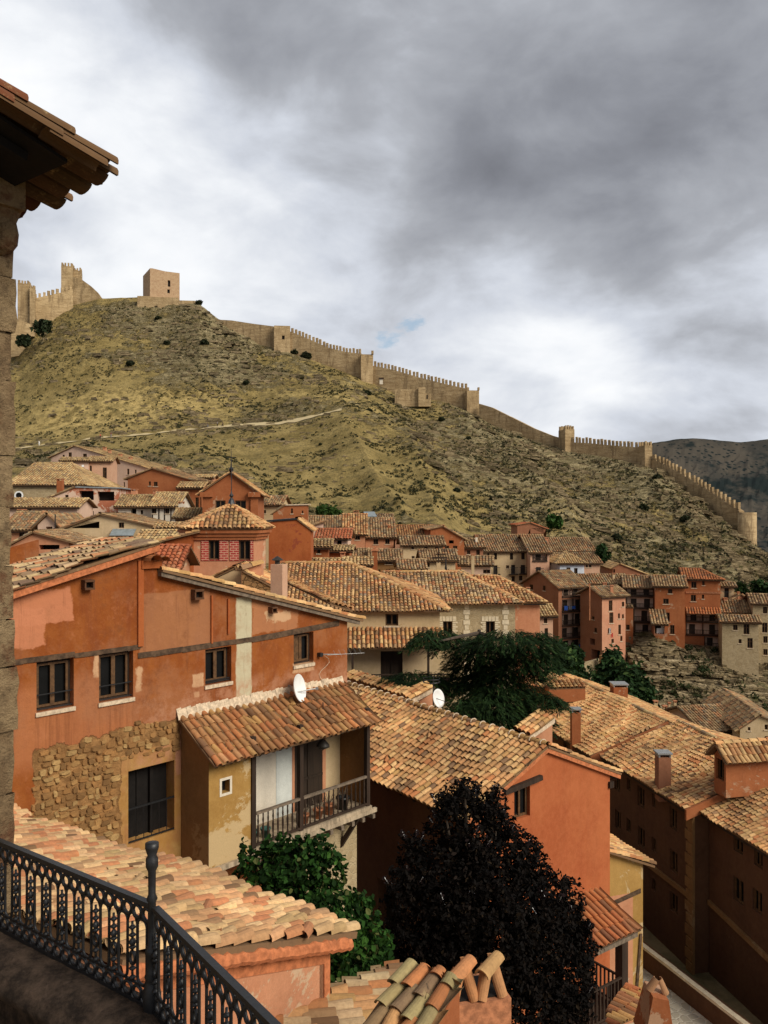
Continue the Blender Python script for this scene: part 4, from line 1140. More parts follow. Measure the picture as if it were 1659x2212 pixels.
# centre
house('old house with satellite dish and brown roof right of the church gable', c5, [(118, 236), (250, 262)], 104, -6, 8, 7, 'E', 'cream', PAL_OLD, [(145, 270, 162, 290)], pitch=.42)
house('red flat-fronted house with two tiny windows below the hillside', c5, [(206, 292), (283, 243), (420, 240)], 88, 4, 9, 5, 'G', 'brick_red', PAL_OLD, [(317, 260, 329, 292), (385, 273, 394, 291)], ov=.25, flat='lime')
t_, pl_, _ = house('tall windowless deep red wall block behind the lantern tower', c5, [(178, 345), (352, 332), (440, 398)], 58, 3, 12, 6, 'G', 'red', PAL_LIGHT, [], ov=.15, flat='iron', tmat='tile')
house('row house with wide dull brown roof left of the central bright roof', c5, [(430, 418), (655, 420)], 106, 3, 8, 8, 'E', 'pink', PAL_OLD, [(560, 430, 585, 455)], pitch=.5)
house('timber-framed house with brighter striped tile roof in the centre row', c5, [(652, 418), (778, 417)], 100, 2, 9, 9, 'E', 'salmon', PAL_WARM, [(658, 425, 690, 458), (714, 424, 746, 456)], ch=[(705, 283, 738, 305, 106, 'brown')], pitch=.48)
house('pink-brown house with long tiled roof and two windows in the centre row', c5, [(780, 438), (956, 438)], 101, 2, 9, 10, 'E', 'salmon', PAL_OLD, [(830, 447, 860, 484), (903, 446, 931, 482)], ch=[(920, 370, 938, 400, 103, 'brick_red')], pitch=.45)
house('tiny red cabin with a white corner above the centre row roofs', c5, [(850, 318), (940, 318)], 109, 2, 5, 4, 'E', 'brick_red', PAL_OLD, [(888, 324, 918, 342)], pitch=.3)
m = MB(); m.prism([P(*c5(778, 312), 107), P(*c5(852, 312), 107), P(*c5(836, 284), 110), P(*c5(768, 284), 110)], A3(0, 0, .1)); tag(m.build('roof_hatch', M['tin']), 'grey-green metal roof hatch above the centre row', 'roof hatch')
house('house with reddish weathered roof on the second terrace of the centre', c5, [(965, 438), (1205, 440)], 104, 3, 8, 10, 'E', 'pink', PAL_RUST, [], pitch=.38)
house('grey-brown house with two small windows under the reddish roof', c5, [(1015, 487), (1262, 487)], 96, 4, 9, 8, 'E', 'cream', PAL_OLD, [(1066, 490, 1082, 514), (1146, 490, 1168, 516), (1214, 488, 1232, 514), (1068, 556, 1086, 577)], pitch=.4)
house('red house with a parabolic aerial and tilted sheet roof', c5, [(1185, 392), (1262, 376), (1395, 452)], 99, 4, 9, 7, 'G', 'brick_red', PAL_OLD, [(1275, 492, 1300, 520), (1325, 492, 1352, 518), (1300, 458, 1330, 478, 'o')], ch=[(1250, 372, 1272, 395, 100, 'brick_red')])
house('cream house with a brown hipped roof and corner drainpipe near the pole chimney', c5, [(1142, 582), (1340, 580)], 85, 3, 9, 7, 'E', 'cream', PAL_OLD, [(1165, 600, 1180, 625)], pitch=.42)
house('low house with weathered roof and dark doorway before the cream house', c5, [(1000, 634), (1142, 632)], 78, 3, 8, 6, 'E', 'cream', PAL_OLD, [(1004, 646, 1040, 686, 'd'), (1090, 650, 1122, 686, 'd')], pitch=.42)
house('dark mossy-roofed house with timber windows behind the brick chimney stack', c5, [(670, 562), (820, 578)], 84, 2, 8, 7, 'E', 'cream', PAL_OLD, [], pitch=.42)
house('brown half-timbered house right of the brick chimney stack', c5, [(820, 580), (992, 578)], 82, 3, 9, 7, 'E', 'dim', PAL_OLD, [(905, 580, 946, 606), (908, 638, 933, 670, 'W'), (860, 640, 872, 668)], pitch=.4)
t = thing('brick_chimney', 'tall red brick chimney stack rising between two brown houses in the centre', 'chimney', P(*c5(838, 690), 72))
w = (855 - 822) * .3472 / F * 72; h = 165 * .3472 / F * 72; p = P(*c5(822, 690), 72)
m = MB(); m.box(p, A3(w, 0, 0), A3(0, w, 0), A3(0, 0, h)); m.build('stack', M['brick_red'], t)
m = MB(); m.box(p + A3(-.1, -.1, h), A3(w + .2, 0, 0), A3(0, w + .2, 0), A3(0, 0, .15)); m.box(p + A3(.1, .1, h + .15), A3(w - .2, 0, 0), A3(0, w - .2, 0), A3(0, 0, .3)); m.build('cap', M['terracotta'], t)
house('white house with pinkish tile roof and dark balcony window', c5, [(488, 440), (670, 452)], 76, -4, 9, 8, 'E', 'palepink', PAL_RED, [(603, 460, 632, 516, 'o'), (490, 430, 500, 445)], pitch=.5)
house('small pink house with a square window behind the white house gable', c5, [(428, 378), (518, 352)], 80, 4, 8, 5, 'G', 'palepink', PAL_OLD, [(480, 378, 496, 392)])
house('stepped low roof below the tall red wall block', c5, [(420, 498), (552, 496)], 66, 3, 8, 5, 'E', 'brick_red', PAL_DRY, [(480, 508, 500, 540)], ch=[(520, 452, 545, 480, 69)], pitch=.3)
house('orange house with a chimney and slanting verge in front of the mossy roof', c5, [(545, 520), (680, 545)], 69, -4, 8, 6, 'E', 'brick_red', PAL_DRY, [], ch=[(625, 548, 653, 612, 66, 'salmon')], pitch=.3)
house('low house with tiled lean-to right of the slanting verge', c5, [(670, 608), (800, 612)], 64, 3, 8, 6, 'E', 'dim', PAL_DRY, [(790, 650, 812, 668), (720, 640, 745, 668)], pitch=.35)
house('low tiled roof peeping over the big central hipped roof', c5, [(445, 612), (640, 612)], 60, 2, 6, 7, 'E', 'salmon', PAL_DRY, [], pitch=.35)
house('long low tiled roof stretched behind the stone house', c5, [(850, 742), (1225, 742)], 66, 2, 6, 6, 'E', 'salmon', PAL_WARM, [], pitch=.4)
# pole chimney with crossbar and the iron cross beside it
t = thing('pole_chimney', 'cream square chimney with a timber cross-frame on top, by the iron weather vane', 'chimney', P(*c5(1238, 745), 60))
p = P(*c5(1218, 745), 60); w = 36 * .3472 / F * 60
m = MB(); m.box(p, A3(w, 0, 0), A3(0, w, 0), A3(0, 0, 92 * .3472 / F * 60)); m.build('stack', M['cream'], t)
m = MB(); q = p + A3(.15 * w, .2 * w, 92 * .3472 / F * 60); m.box(q, A3(w * .7, 0, 0), A3(0, w * .7, 0), A3(0, 0, .65)); m.build('flue', M['cream'], t)
m = MB(); z = q + A3(w * .35, 0, .65); m.bar(z, z + A3(0, 0, 1.1), .08); m.bar(z + A3(-.5, 0, .35), z + A3(.6, 0, .35), .1); m.bar(z + A3(-.2, 0, .6), z + A3(.5, 0, .6), .08); m.build('cross_frame', M['wood'], t)
t = thing('weather_vane', 'black iron weather vane figure on the roof beside the cream pole chimney', 'weather vane', P(*c5(1280, 740), 58))
p = P(*c5(1280, 742), 58)
m = MB(); m.tube([p, p + A3(0, 0, 1.9)], .05, 5); m.prism([p + A3(-.12, 0, .5), p + A3(.16, 0, .5), p + A3(.13, 0, 1.0), p + A3(.05, 0, 1.5), p + A3(-.04, 0, 1.5), p + A3(-.1, 0, 1.0)], A3(0, .06, 0)); m.bar(p + A3(-.3, 0, .1), p + A3(0, 0, .8), .05); m.bar(p + A3(.1, 0, .9), p + A3(.22, 0, 1.2), .05); m.build('figure', M['iron'], t)
house('house with a broad dry tile roof behind the stone house, left slope', c5, [(1265, 742), (1520, 745)], 62, 2, 6, 8, 'E', 'cream', PAL_DRY, [], pitch=.42, hipr=True)
house('small pink-white house with a painted door panel behind the dry roof', c5, [(1375, 605), (1560, 620)], 88, -6, 8, 7, 'E', 'palepink', PAL_OLD, [(1580, 605, 1600, 668, 'd'), (1512, 640, 1560, 665)], ch=[(1440, 555, 1458, 625, 86, 'cream')], pitch=.5)
house('brown-red house with an awning window above the painted door house', c5, [(1385, 500), (1512, 500)], 100, 3, 9, 8, 'E', 'brown', PAL_OLD, [(1412, 520, 1432, 545), (1470, 518, 1492, 550, 'W')], ch=[(1465, 440, 1478, 475, 101, 'white')], pitch=.42)

# right-hand group
house('open-fronted timber shed alone on the slope above the long house', c6, [(215, 108), (290, 96), (382, 128)], 136, 3, 6, 5, 'G', 'brown', PAL_RED, [(290, 122, 368, 155, 'o')], ov=.3)
house('long pale house with two rows of windows and iron balconies, upper right terrace', c6, [(20, 257), (290, 260)], 111, 4, 12, 10, 'E', 'cream', PAL_OLD,
      [(80, 262, 98, 305, 'd'), (172, 260, 191, 305, 'd'), (238, 260, 258, 304, 'd'), (42, 268, 53, 283), (78, 338, 101, 389, 'b'), (180, 336, 203, 388, 'b'), (235, 336, 260, 386, 'b'), (150, 338, 168, 356), (102, 400, 120, 426), (182, 400, 201, 431), (225, 397, 245, 426)], ch=[(292, 225, 304, 258, 112, 'cream')], pitch=.4)
house('pink house with an open timber loggia under the roof, beside the long pale house', c6, [(290, 263), (400, 263)], 109, 3, 11, 9, 'E', 'pink', PAL_OLD, [(302, 270, 388, 312, 'g'), (322, 348, 351, 393, 'b')], ch=[(376, 185, 394, 225, 112, 'salmon')], pitch=.42)
house('house with a long dark tile roof over a slit of wall, beside the loggia house', c6, [(400, 256), (655, 256)], 118, 3, 8, 8, 'E', 'salmon', PAL_OLD, [(440, 258, 475, 270, 'v')], pitch=.42)
house('pink house with paired windows at the end of the upper terrace', c6, [(402, 325), (690, 326)], 113, 4, 9, 9, 'E', 'pink', PAL_OLD, [(610, 333, 622, 350), (628, 333, 642, 350), (410, 340, 425, 360)], pitch=.4)
house('small pale blue house with its own hipped roof before the pink terrace end', c6, [(460, 325), (600, 327)], 108, 3, 9, 7, 'E', 'bluewhite', PAL_DRY, [(498, 350, 521, 386), (542, 354, 562, 388)], pitch=.4, hipl=True, hipr=True)
house('barn with a light dry tile roof below the rocky slope', c6, [(765, 355), (805, 332), (985, 402)], 126, -4, 8, 10, 'G', 'brown', PAL_DRY, [(768, 360, 778, 385, 'o')], ov=.3)
# R1: house with four storeys of galleries
t_, pl_, L_ = house('brown gabled house with four storeys of open timber galleries and blue laundry', c6, [(452, 464), (606, 462)], 100, 30, 20, 7.2, 'E', 'brown', PAL_OLD,
      [(472, 468, 604, 514, 'g'), (472, 530, 604, 600, 'g'), (472, 612, 604, 680, 'g'), (472, 692, 604, 752, 'g'), (474, 766, 602, 815, 'g')], left=[(285, 448, 305, 478), (362, 455, 377, 484)], ch=[(446, 428, 460, 462, 101, 'white'), (268, 475, 288, 500, 99, 'cream')], pitch=.5)
# R2
t2, pl2, _ = house('tall slim tower house, pink front patched with white and left side coloured brown for shade', c6, [(703, 516), (838, 506)], 97, 26, 20, 6.5, 'E', 'pinkred', PAL_OLD,
      [(742, 540, 763, 601), (745, 610, 768, 671), (817, 548, 831, 576), (795, 615, 806, 645), (818, 620, 829, 645), (738, 700, 754, 730), (797, 680, 812, 736), (757, 762, 771, 786), (808, 745, 820, 775), (752, 826, 768, 860), (790, 820, 803, 850)],
      left=[(645, 632, 659, 651), (658, 698, 673, 726), (633, 760, 662, 796, 'o'), (642, 824, 692, 878, 'o')], ch=[(712, 448, 730, 472, 100), (752, 462, 768, 500, 98, 'salmon')], pitch=.45, sidewall='brown')  # brown side wall paints in shade of the face turned from the sun
pill('thin vent pipe running up the shade-coloured side of the pink tower house', 'vent_pipe', 'pipe', c6, 632, 440, 640, 97.5, .08, 'terracotta')
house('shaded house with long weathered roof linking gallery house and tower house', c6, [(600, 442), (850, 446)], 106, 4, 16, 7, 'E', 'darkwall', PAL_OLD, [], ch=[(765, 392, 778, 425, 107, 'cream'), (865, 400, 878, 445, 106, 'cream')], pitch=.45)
# R3 dark galleries
t3, pl3, _ = house('dark timber house of four stacked galleries above the cliff', c6, [(838, 463), (1008, 466)], 103, -12, 15.5, 8, 'E', 'darkwall', PAL_OLD,
      [(842, 470, 1003, 512, 'g'), (842, 524, 1003, 584, 'g'), (884, 592, 1000, 662, 'g'), (890, 674, 1000, 740, 'g')], ch=[(905, 398, 918, 430, 105, 'salmon')], pitch=.42)
house('stub of ochre wall with a small window under the dark galleries', c6, [(838, 585), (882, 585)], 101, -12, 14, 3, 'E', 'brick_red', PAL_OLD, [(842, 680, 862, 710)], pitch=.1, ov=.05)
house('deep red house with three staggered windows between the galleries and the bright-roofed house', c6, [(1008, 455), (1180, 456)], 101, -12, 17, 8, 'E', 'brick_red', PAL_OLD,
      [(1083, 474, 1108, 501), (1055, 530, 1087, 561), (1063, 610, 1093, 663), (1025, 608, 1038, 633), (1095, 682, 1120, 735)], pitch=.42)
t_, pl_, _ = house('little porch with a tiled lid and white washing hung beneath it', c6, [(1003, 672), (1066, 674)], 98, -12, 1.45, 3, 'E', 'brown', PAL_OLD, [(1008, 684, 1062, 734, 'o')], pitch=.4, rp=1, name='porch', cat='porch')
t5, pl5, L5 = house('tall red house with a bright orange hipped roof and two long galleries', c6, [(1180, 414), (1385, 410)], 103, -12, 18, 9, 'E', 'brick_red', PAL_ORANGE,
      [(1217, 432, 1247, 469), (1280, 430, 1294, 453), (1214, 508, 1244, 546), (1278, 507, 1291, 531), (1186, 597, 1384, 662, 'g'), (1186, 672, 1384, 738, 'g'), (1292, 750, 1382, 812, 'g')], pitch=.45, hipr=True, tmat='tile')
m = MB(); s, z = pl5.hit(c6(1180, 498))
for k in range(28): m.box(pl5.pt(.1 + k * L5 / 28.3, -.08, z), pl5.e * .22, pl5.b * .08, A3(0, 0, .22))
m.build('brick_band', M['terracotta'], t5)
R = MB(); s, z = pl5.hit(c6(1180, 574)); tiles(R, [pl5.pt(0, -1, z - .9), pl5.pt(L5, -1, z - .9), pl5.pt(L5, 0, z - .2), pl5.pt(0, 0, z - .2)], PAL_ORANGE, eps=.02, **tparm(100)); R.build('pent_roof', M['tile'], t5)
house('narrow brown house with a glazed upper window right of the orange roof', c6, [(1385, 458), (1462, 458)], 105, -12, 12, 6, 'E', 'cream', PAL_OLD, [(1408, 470, 1434, 530, 'b')], pitch=.35)
house('brown house with a low roof and slit windows stepping toward the cliff', c6, [(1388, 605), (1572, 608)], 102, -14, 12, 9, 'E', 'brown', PAL_OLD, [(1420, 612, 1445, 630), (1492, 610, 1520, 630)], pitch=.42, ch=[(1405, 535, 1425, 562, 104)])
house('pale stone house with brown-framed windows standing on the cliff edge', c6, [(1395, 660), (1605, 662)], 98, -14, 8.5, 5, 'E', 'stone', PAL_OLD, [(1458, 680, 1484, 712), (1518, 676, 1552, 736), (1490, 763, 1507, 788), (1540, 757, 1571, 815)], pitch=.35)
house('tall cream stone house at the right edge of the photograph', c6, [(1572, 555), (1720, 556)], 100, -14, 15, 8, 'E', 'stone', PAL_OLD, [(1630, 576, 1655, 616), (1625, 668, 1656, 726), (1632, 746, 1656, 785), (1632, 820, 1656, 855)], pitch=.4, ch=[(1485, 500, 1495, 545, 104)])
house('brown gable turned sideways behind the cream stone house', c6, [(1452, 540), (1500, 508), (1580, 556)], 104, 4, 10, 7, 'G', 'brown', PAL_OLD, [], ov=.3)
# near side of the right group
house('orange-brown rubble wall wing behind the stone house, next to the cedar', c6, [(198, 560), (345, 536)], 64, 26, 16, 5, 'E', 'rubble', PAL_DRY, [], pitch=.1, ov=.05)
house('small house with a light roof and two dark windows above the cedar top', c6, [(300, 624), (420, 620)], 74, 8, 14, 6, 'E', 'pink', PAL_DRY, [(308, 628, 328, 680), (368, 626, 388, 672), (372, 700, 392, 745), (360, 820, 390, 880, 'd')], pitch=.45)
# lower right houses
house('brown-roofed white house with shuttered windows low at the right, left of the pair', c6, [(1290, 1292), (1500, 1268)], 70, 14, 9, 11, 'E', 'palepink', PAL_OLD, [(1332, 1292, 1355, 1318), (1420, 1286, 1448, 1340, 'b'), (1470, 1278, 1490, 1300), (1462, 1340, 1482, 1375)], ch=[(1004, 1132, 1024, 1205, 76, 'cream'), (1057, 1160, 1078, 1205, 75, 'cream'), (1086, 1140, 1097, 1170, 80, 'cream'), (1118, 1130, 1132, 1165, 80, 'cream')], pitch=.36)
house('cream plastered gable house low at the right edge, beside the brown roof', c6, [(1498, 1282), (1612, 1208), (1720, 1250)], 68, -6, 9, 10, 'G', 'cream', PAL_OLD, [(1543, 1270, 1558, 1290), (1545, 1338, 1560, 1365), (1640, 1255, 1659, 1285), (1640, 1322, 1659, 1380)], ov=.3)
house('low dull-roofed outbuilding behind the roofs at the foot of the cliff', c6, [(1000, 1235), (1300, 1240)], 78, 4, 8, 8, 'E', 'brown', PAL_OLD, [], pitch=.3)


# garden walls, laundry
def slab(name, label, cat, cv, a, b, d0, d1, zdrop, th, mat):
    p, q = P(*cv(*a), d0), P(*cv(*b), d1); e = nz((q - p) * A3(1, 1, 0)); n = A3(-e[1], e[0], 0) * th
    m = MB(); m.prism([p - A3(0, 0, zdrop), q - A3(0, 0, zdrop), q, p], n); o = m.build(name, M[mat]); return tag(o, label, cat)


slab('garden_wall', 'pale stone garden wall below the tower house, right of the pointed cypress', 'wall', c6, (592, 905), (695, 878), 90, 91, 5, .5, 'stone')
slab('garden_wall', 'low garden wall at the foot of the gallery house, left of the pointed cypress', 'wall', c6, (440, 850), (560, 838), 92, 94, 5, .5, 'stone')
slab('garden_wall', 'short brown wall post where the garden wall meets the cliff', 'wall', c6, (695, 860), (712, 858), 90, 90, 5, .6, 'dim')


def cloth(label, mat, cv, x0, y0, x1, y1, d):
    (xa, ya), (xb, yb) = cv(x0, y0), cv(x1, y1); m = MB(); n = 7
    rows = []
    for j in range(5):
        rows.append([P(xa + (xb - xa) * i / n, ya + (yb - ya) * j / 4 * (1 + .15 * math.sin(i * 2.1)), d) + A3(0, .06 * math.sin(i * 1.7 + j), 0) for i in range(n + 1)])
    v = np.array(rows).reshape(-1, 3); ix = np.arange(5 * (n + 1)).reshape(5, n + 1)
    m.block(v, np.stack([ix[:-1, :-1], ix[:-1, 1:], ix[1:, 1:], ix[1:, :-1]], -1).reshape(-1, 4), A3(1, 1, 1))
    tag(m.build('laundry', M[mat], None, True), label, 'laundry', 'washing hung from the far houses')


cloth('light blue washing on the second gallery of the gabled house', 'blue', c6, 486, 572, 506, 596, 100.0)
cloth('dark cloth hanging next to the light blue washing', 'grey', c6, 512, 570, 530, 592, 100.6)
cloth('blue cloth at the right end of the second gallery', 'blue', c6, 530, 572, 550, 588, 101.0)
cloth('blue cover on the lowest gallery rail of the gabled house', 'blue', c6, 568, 794, 598, 815, 101.6)
cloth('red towel hung under a window of the pink tower house', 'redcloth', c6, 752, 728, 766, 752, 97.6)
cloth('second red towel overlapping the first on the pink tower house', 'redcloth', c6, 764, 728, 780, 748, 98.0)
cloth('white shirt drying beside the red towels', 'whitecloth', c6, 744, 700, 752, 728, 97.3)
cloth('long white sheet drying under the tiled porch', 'whitecloth', c6, 1018, 700, 1046, 730, 98.4)
cloth('white trousers drying right of the long sheet', 'whitecloth', c6, 1044, 684, 1060, 734, 98.4)
# ---------------------------------------------------------------- house A: the big red house with the gallery
PA = Pl.yaw(A3(-8.39, 20, 0), 47)
base = PA.pt(5, 3, -15)
A = thing('red_house', 'large red plastered house with four dark windows and a tiled wooden gallery', 'house', base)


def _reda():
    """red plaster with its salmon repair, cream strip, ochre door surround and bared rubble; areas given on the wall in metres"""
    g = G('red_house_plaster'); p = g.pos()
    s = g.n('VectorMath', {0: g.n('VectorMath', {0: p, 1: tuple(PA.O)}, operation='SUBTRACT').outputs[0], 1: tuple(PA.e)}, operation='DOT_PRODUCT').outputs['Value']
    z = g.n('SeparateXYZ', {0: p}).outputs[2]
    wob = g.ma('MULTIPLY', g.ma('SUBTRACT', g.noise(1.6, 7, .7), .5), 1.3)
    wob2 = g.ma('MULTIPLY', g.ma('SUBTRACT', g.noise(1.9, 7, .7, g.map(p, loc=(8, 3, 1))), .5), 1.2)

    def box(a, b, k=1.0, soft=.03):
        (s0, z1), (s1, z0) = PA.hit(n1(*a)), PA.hit(n1(*b))
        ss = g.ma('ADD', s, g.ma('MULTIPLY', wob, k)); zz = g.ma('ADD', z, g.ma('MULTIPLY', wob2, k))
        r = g.ma('MULTIPLY', g.mr(ss, s0 - soft, s0 + soft), g.mr(ss, s1 + soft, s1 - soft))
        return g.ma('MULTIPLY', r, g.ma('MULTIPLY', g.mr(zz, z0 - soft, z0 + soft), g.mr(zz, z1 + soft, z1 - soft)))
    c = g.mix(g.mr(g.noise(.7, 6, .7), .35, .65), (.225, .056, .009), (.295, .09, .019))
    c = g.mix(g.mr(g.noise(1.1, 6, .75, g.map(p, (1.8, 1.8, .35))), .45, .72, 0, .6), c, (.17, .042, .015))
    c = g.mix(g.mr(g.noise(1.3, 7, .7, g.map(p, loc=(4, 4, 4))), .55, .7, 0, .5), c, (.44, .16, .065))
    c = g.mix(g.mr(g.noise(7, 7, .8), .5, .75, 0, .3), c, (.5, .2, .1))
    c = g.mix(g.ma('MULTIPLY', box((620, 330), (935, 560), .15), .45), c, (.4, .2, .1))
    c = g.mix(g.ma('MULTIPLY', box((20, 760), (600, 1000), .5, .3), .5), c, (.46, .18, .08))
    c = g.mix(g.ma('MULTIPLY', box((1120, 330), (1330, 480), .5), .6), c, (.46, .21, .1))
    for q in (((0, 330), (320, 450), .35), ((0, 400), (195, 560), .35)): c = g.mix(g.ma('MULTIPLY', box(*q), .85), c, (.52, .2, .1))
    for q in (((855, 685), (905, 735), .2), ((862, 765), (885, 785), .1), ((1300, 640), (1395, 665), .25), ((605, 650), (625, 760), .3), ((415, 600), (440, 700), .2), ((1180, 410), (1290, 440), .5)):
        c = g.mix(box(*q), c, (.55, .33, .18))
    c = g.mix(box((1049, 345), (1118, 835), .12), c, g.mix(g.noise(3, 6, .7), (.44, .38, .24), (.56, .5, .34)))
    oc = g.mix(g.mr(g.noise(1.6, 7, .75), .4, .65), (.34, .17, .045), (.42, .24, .08))
    c = g.mix(box((515, 1040), (940, 1500), .12), c, oc)
    c = g.mix(box((780, 850), (1640, 905), .22), c, (.46, .22, .13))
    c = g.mix(g.mr(g.noise(2.4, 6, .8, g.map(p, (2.5, 2.5, .16))), .54, .72, 0, .5), c, (.13, .04, .018))
    c = g.mix(g.mr(g.noise(.42, 7, .72, g.map(p, loc=(2, 9, 6))), .46, .62, 0, .5), c, (.33, .14, .065))
    c = g.mix(g.mr(g.noise(.8, 7, .75, g.map(p, loc=(12, 3, 6))), .54, .7, 0, .55), c, (.15, .05, .02))
    for (x0, x1, y) in ((150, 335, 850), (430, 600, 812), (905, 1035, 740), (1300, 1400, 655)):
        c = g.mix(g.ma('MULTIPLY', box((x0, y), (x1, y + 170), .12, .12), g.mr(g.noise(3.2, 6, .75, g.map(p, (3, 3, .12))), .42, .62, 0, .45)), c, (.16, .052, .02))
    c = g.mix(g.ma('MULTIPLY', box((600, 800), (1650, 900), .3, .25), g.mr(g.noise(2.2, 6, .75), .4, .62, 0, .7)), c, (.42, .2, .11))
    # bared rubble: everything under a sloping ragged line, left of the door
    (sa, za), (sb, zb) = PA.hit(n1(160, 1020)), PA.hit(n1(800, 880)); k = (zb - za) / (sb - sa)
    lim = g.ma('ADD', g.ma('ADD', g.ma('MULTIPLY', s, k), za - k * sa), g.ma('MULTIPLY', wob, .55))
    sR = PA.hit(n1(800, 960))[0]
    ss = g.ma('ADD', s, g.ma('MULTIPLY', wob2, .35))
    sD, zD = PA.hit(n1(535, 1050)); sL = PA.hit(n1(150, 1150))[0]
    lo = g.ma('MAXIMUM', g.mr(ss, sD + .02, sD - .02), g.mr(g.ma('ADD', z, g.ma('MULTIPLY', wob, .15)), zD - .02, zD + .02))
    mk = g.ma('MULTIPLY', g.ma('MULTIPLY', g.mr(g.ma('SUBTRACT', lim, z), -.02, .02), g.mr(ss, sR + .02, sR - .02)), g.ma('MULTIPLY', lo, g.ma('MAXIMUM', g.mr(ss, sL - .02, sL + .02), g.mr(g.ma('ADD', z, wob), -9.0, -9.2))))
    st = g.mix(g.mr(g.noise(3.5, 7, .75), .38, .66), (.2, .1, .035), (.38, .2, .075))
    c = g.mix(mk, c, st)
    h = g.ma('ADD', g.ma('MULTIPLY', g.ma('SUBTRACT', g.noise(6, 7, .75), .9), mk), g.ma('MULTIPLY', g.noise(7, 8, .72), .35))
    return g.out(c, .93, g.bump(h, .8, .07))


M['red_house'] = _reda()
top = [n1(-120, 372), n1(688, 112), n1(690, 200), n1(700, 232), n1(1543, 440)]
tp = [PA.hit(q) for q in top]; sR = tp[-1][0]
WINA = [(162, 622, 328, 842), (440, 585, 592, 800), (912, 568, 1028, 726), (1305, 502, 1393, 640), (570, 1092, 775, 1500, 'd')]
hs, ks = cut(PA, n1, WINA); hs = [h[:4] + (.32,) for h in hs]; hs[4] = hs[4][:1] + (-8.75,) + hs[4][2:4] + (.4,)
m = MB(); m.wall(PA, [(tp[0][0], -15), (sR, -15)] + tp[::-1], hs)
m.poly([PA.pt(sR, 0, -15), PA.pt(sR, 7, -15), PA.pt(sR, 7, tp[-1][1]), PA.pt(sR, 0, tp[-1][1])])
m.poly([PA.pt(s, 7, z) for s, z in [(tp[0][0], -15), (sR, -15)] + tp[::-1]])
m.build('wall', M['red_house'], A)
for i, h in enumerate(hs[:4]):
    s0, z0, s1, z1 = h[:4]; w = s1 - s0; f = .075; y = .2
    m = MB()
    for s in (s0, s1 - f): m.box(PA.pt(s, y, z0), PA.e * f, PA.b * .08, A3(0, 0, z1 - z0))
    for z in (z0, z1 - f): m.box(PA.pt(s0 + f, y + .002, z), PA.e * (w - 2 * f), PA.b * .076, A3(0, 0, f))
    fr = m.build('window', M['wood'], A)
    for k in (0, 1):
        a = s0 + f + k * (w / 2 - f); b = a + w / 2 - f
        m = MB()
        for s in (a, b - .055): m.box(PA.pt(s, y - .03, z0 + f), PA.e * .055, PA.b * .05, A3(0, 0, z1 - z0 - 2 * f))
        for z in (z0 + f, z1 - f - .055): m.box(PA.pt(a + .055, y - .028, z), PA.e * (b - a - .11), PA.b * .046, A3(0, 0, .055))
        if i == 3 and k == 0: m.box(PA.pt(a + .055, y - .01, z0 + f + .055), PA.e * (b - a - .11), PA.b * .02, A3(0, 0, z1 - z0 - 2 * f - .11))
        m.build('casement', M['window_wood'], fr)
    m = MB(); m.poly(quad_on(PA, h, .27)); m.build('pane', M['glass'], fr)
    m = MB(); m.box(PA.pt(s0 - .03, -.05, z0 - .1), PA.e * (w + .06), PA.b * .3, A3(0, 0, .098)); m.build('sill', M['lime'], fr)
    if i in (0, 1, 2):
        m = MB(); m.bar(PA.pt(s0, .08, z0 + .3 * (i < 2) + .1), PA.pt(s1, .08, z0 + .3 * (i < 2) + .1), .025); m.bar(PA.pt(s0, .08, z0 + .05), PA.pt(s1, .08, z0 + .05), .025); m.build('window_bar', M['iron'], fr)
h = hs[4]
m = MB(); m.poly(quad_on(PA, h, .4))
sm = h[0] + (h[2] - h[0]) * .66
m.box(PA.pt(h[0] + .02, .33, h[1]), PA.e * .09, PA.b * .06, A3(0, 0, h[3] - h[1])); m.box(PA.pt(sm - .1, .3, h[1]), PA.e * .1, PA.b * .09, A3(0, 0, h[3] - h[1])); m.box(PA.pt(h[0] + .45, .36, h[1]), PA.e * .05, PA.b * .03, A3(0, 0, h[3] - h[1] - .1))
dr = m.build('door', M['shade_timber'], A)  # door blackened, doorway shade put into its colour
m = MB(); m.bar(PA.pt(h[0], .02, h[1] + .92), PA.pt(h[2], .02, h[1] + .92), .045)
for k in range(1, 6): s = h[0] + (h[2] - h[0]) * k / 6; m.bar(PA.pt(s, .02, h[1] + .05), PA.pt(s, .02, h[1] + .92), .016)
m.bar(PA.pt(h[0], .02, h[1] + .05), PA.pt(h[2], .02, h[1] + .05), .03); m.build('door_railing', M['iron'], A)
m = MB()
for a, b, w in (((-60, 650), (330, 596), .13), ((330, 604), (622, 562), .12), ((612, 604), (935, 556), .15), ((935, 556), (1120, 530), .14), ((1120, 532), (1505, 458), .17)):
    (sa, za), (sb, zb) = PA.hit(n1(*a)), PA.hit(n1(*b)); n_ = 5
    for k in range(n_):
        s_, z_ = sa + (sb - sa) * k / n_, za + (zb - za) * k / n_; dz = (zb - za) / n_; dsx = (sb - sa) / n_; j = random.uniform(-.02, .02)
        m.prism([PA.pt(s_, -.03, z_ - w / 2 + j), PA.pt(s_ + dsx, -.03, z_ + dz - w / 2), PA.pt(s_ + dsx, -.03, z_ + dz + w / 2), PA.pt(s_, -.03, z_ + w / 2 + j * .5)], PA.b * .028)
m.build('timber_beam', M['beam'], A)
m = MB()
for a, b, w in (((622, 180), (630, 560), .16), ((938, 335), (938, 548), .05), ((1012, 350), (1012, 505), .06)):
    (sa, za), (sb, zb) = PA.hit(n1(*a)), PA.hit(n1(*b)); m = MB(); m.box(PA.pt(sa - w / 2, -.06, zb), PA.e * w, PA.b * .057, A3(0, 0, za - zb)); m.build('wall_strip', M['red'], A)
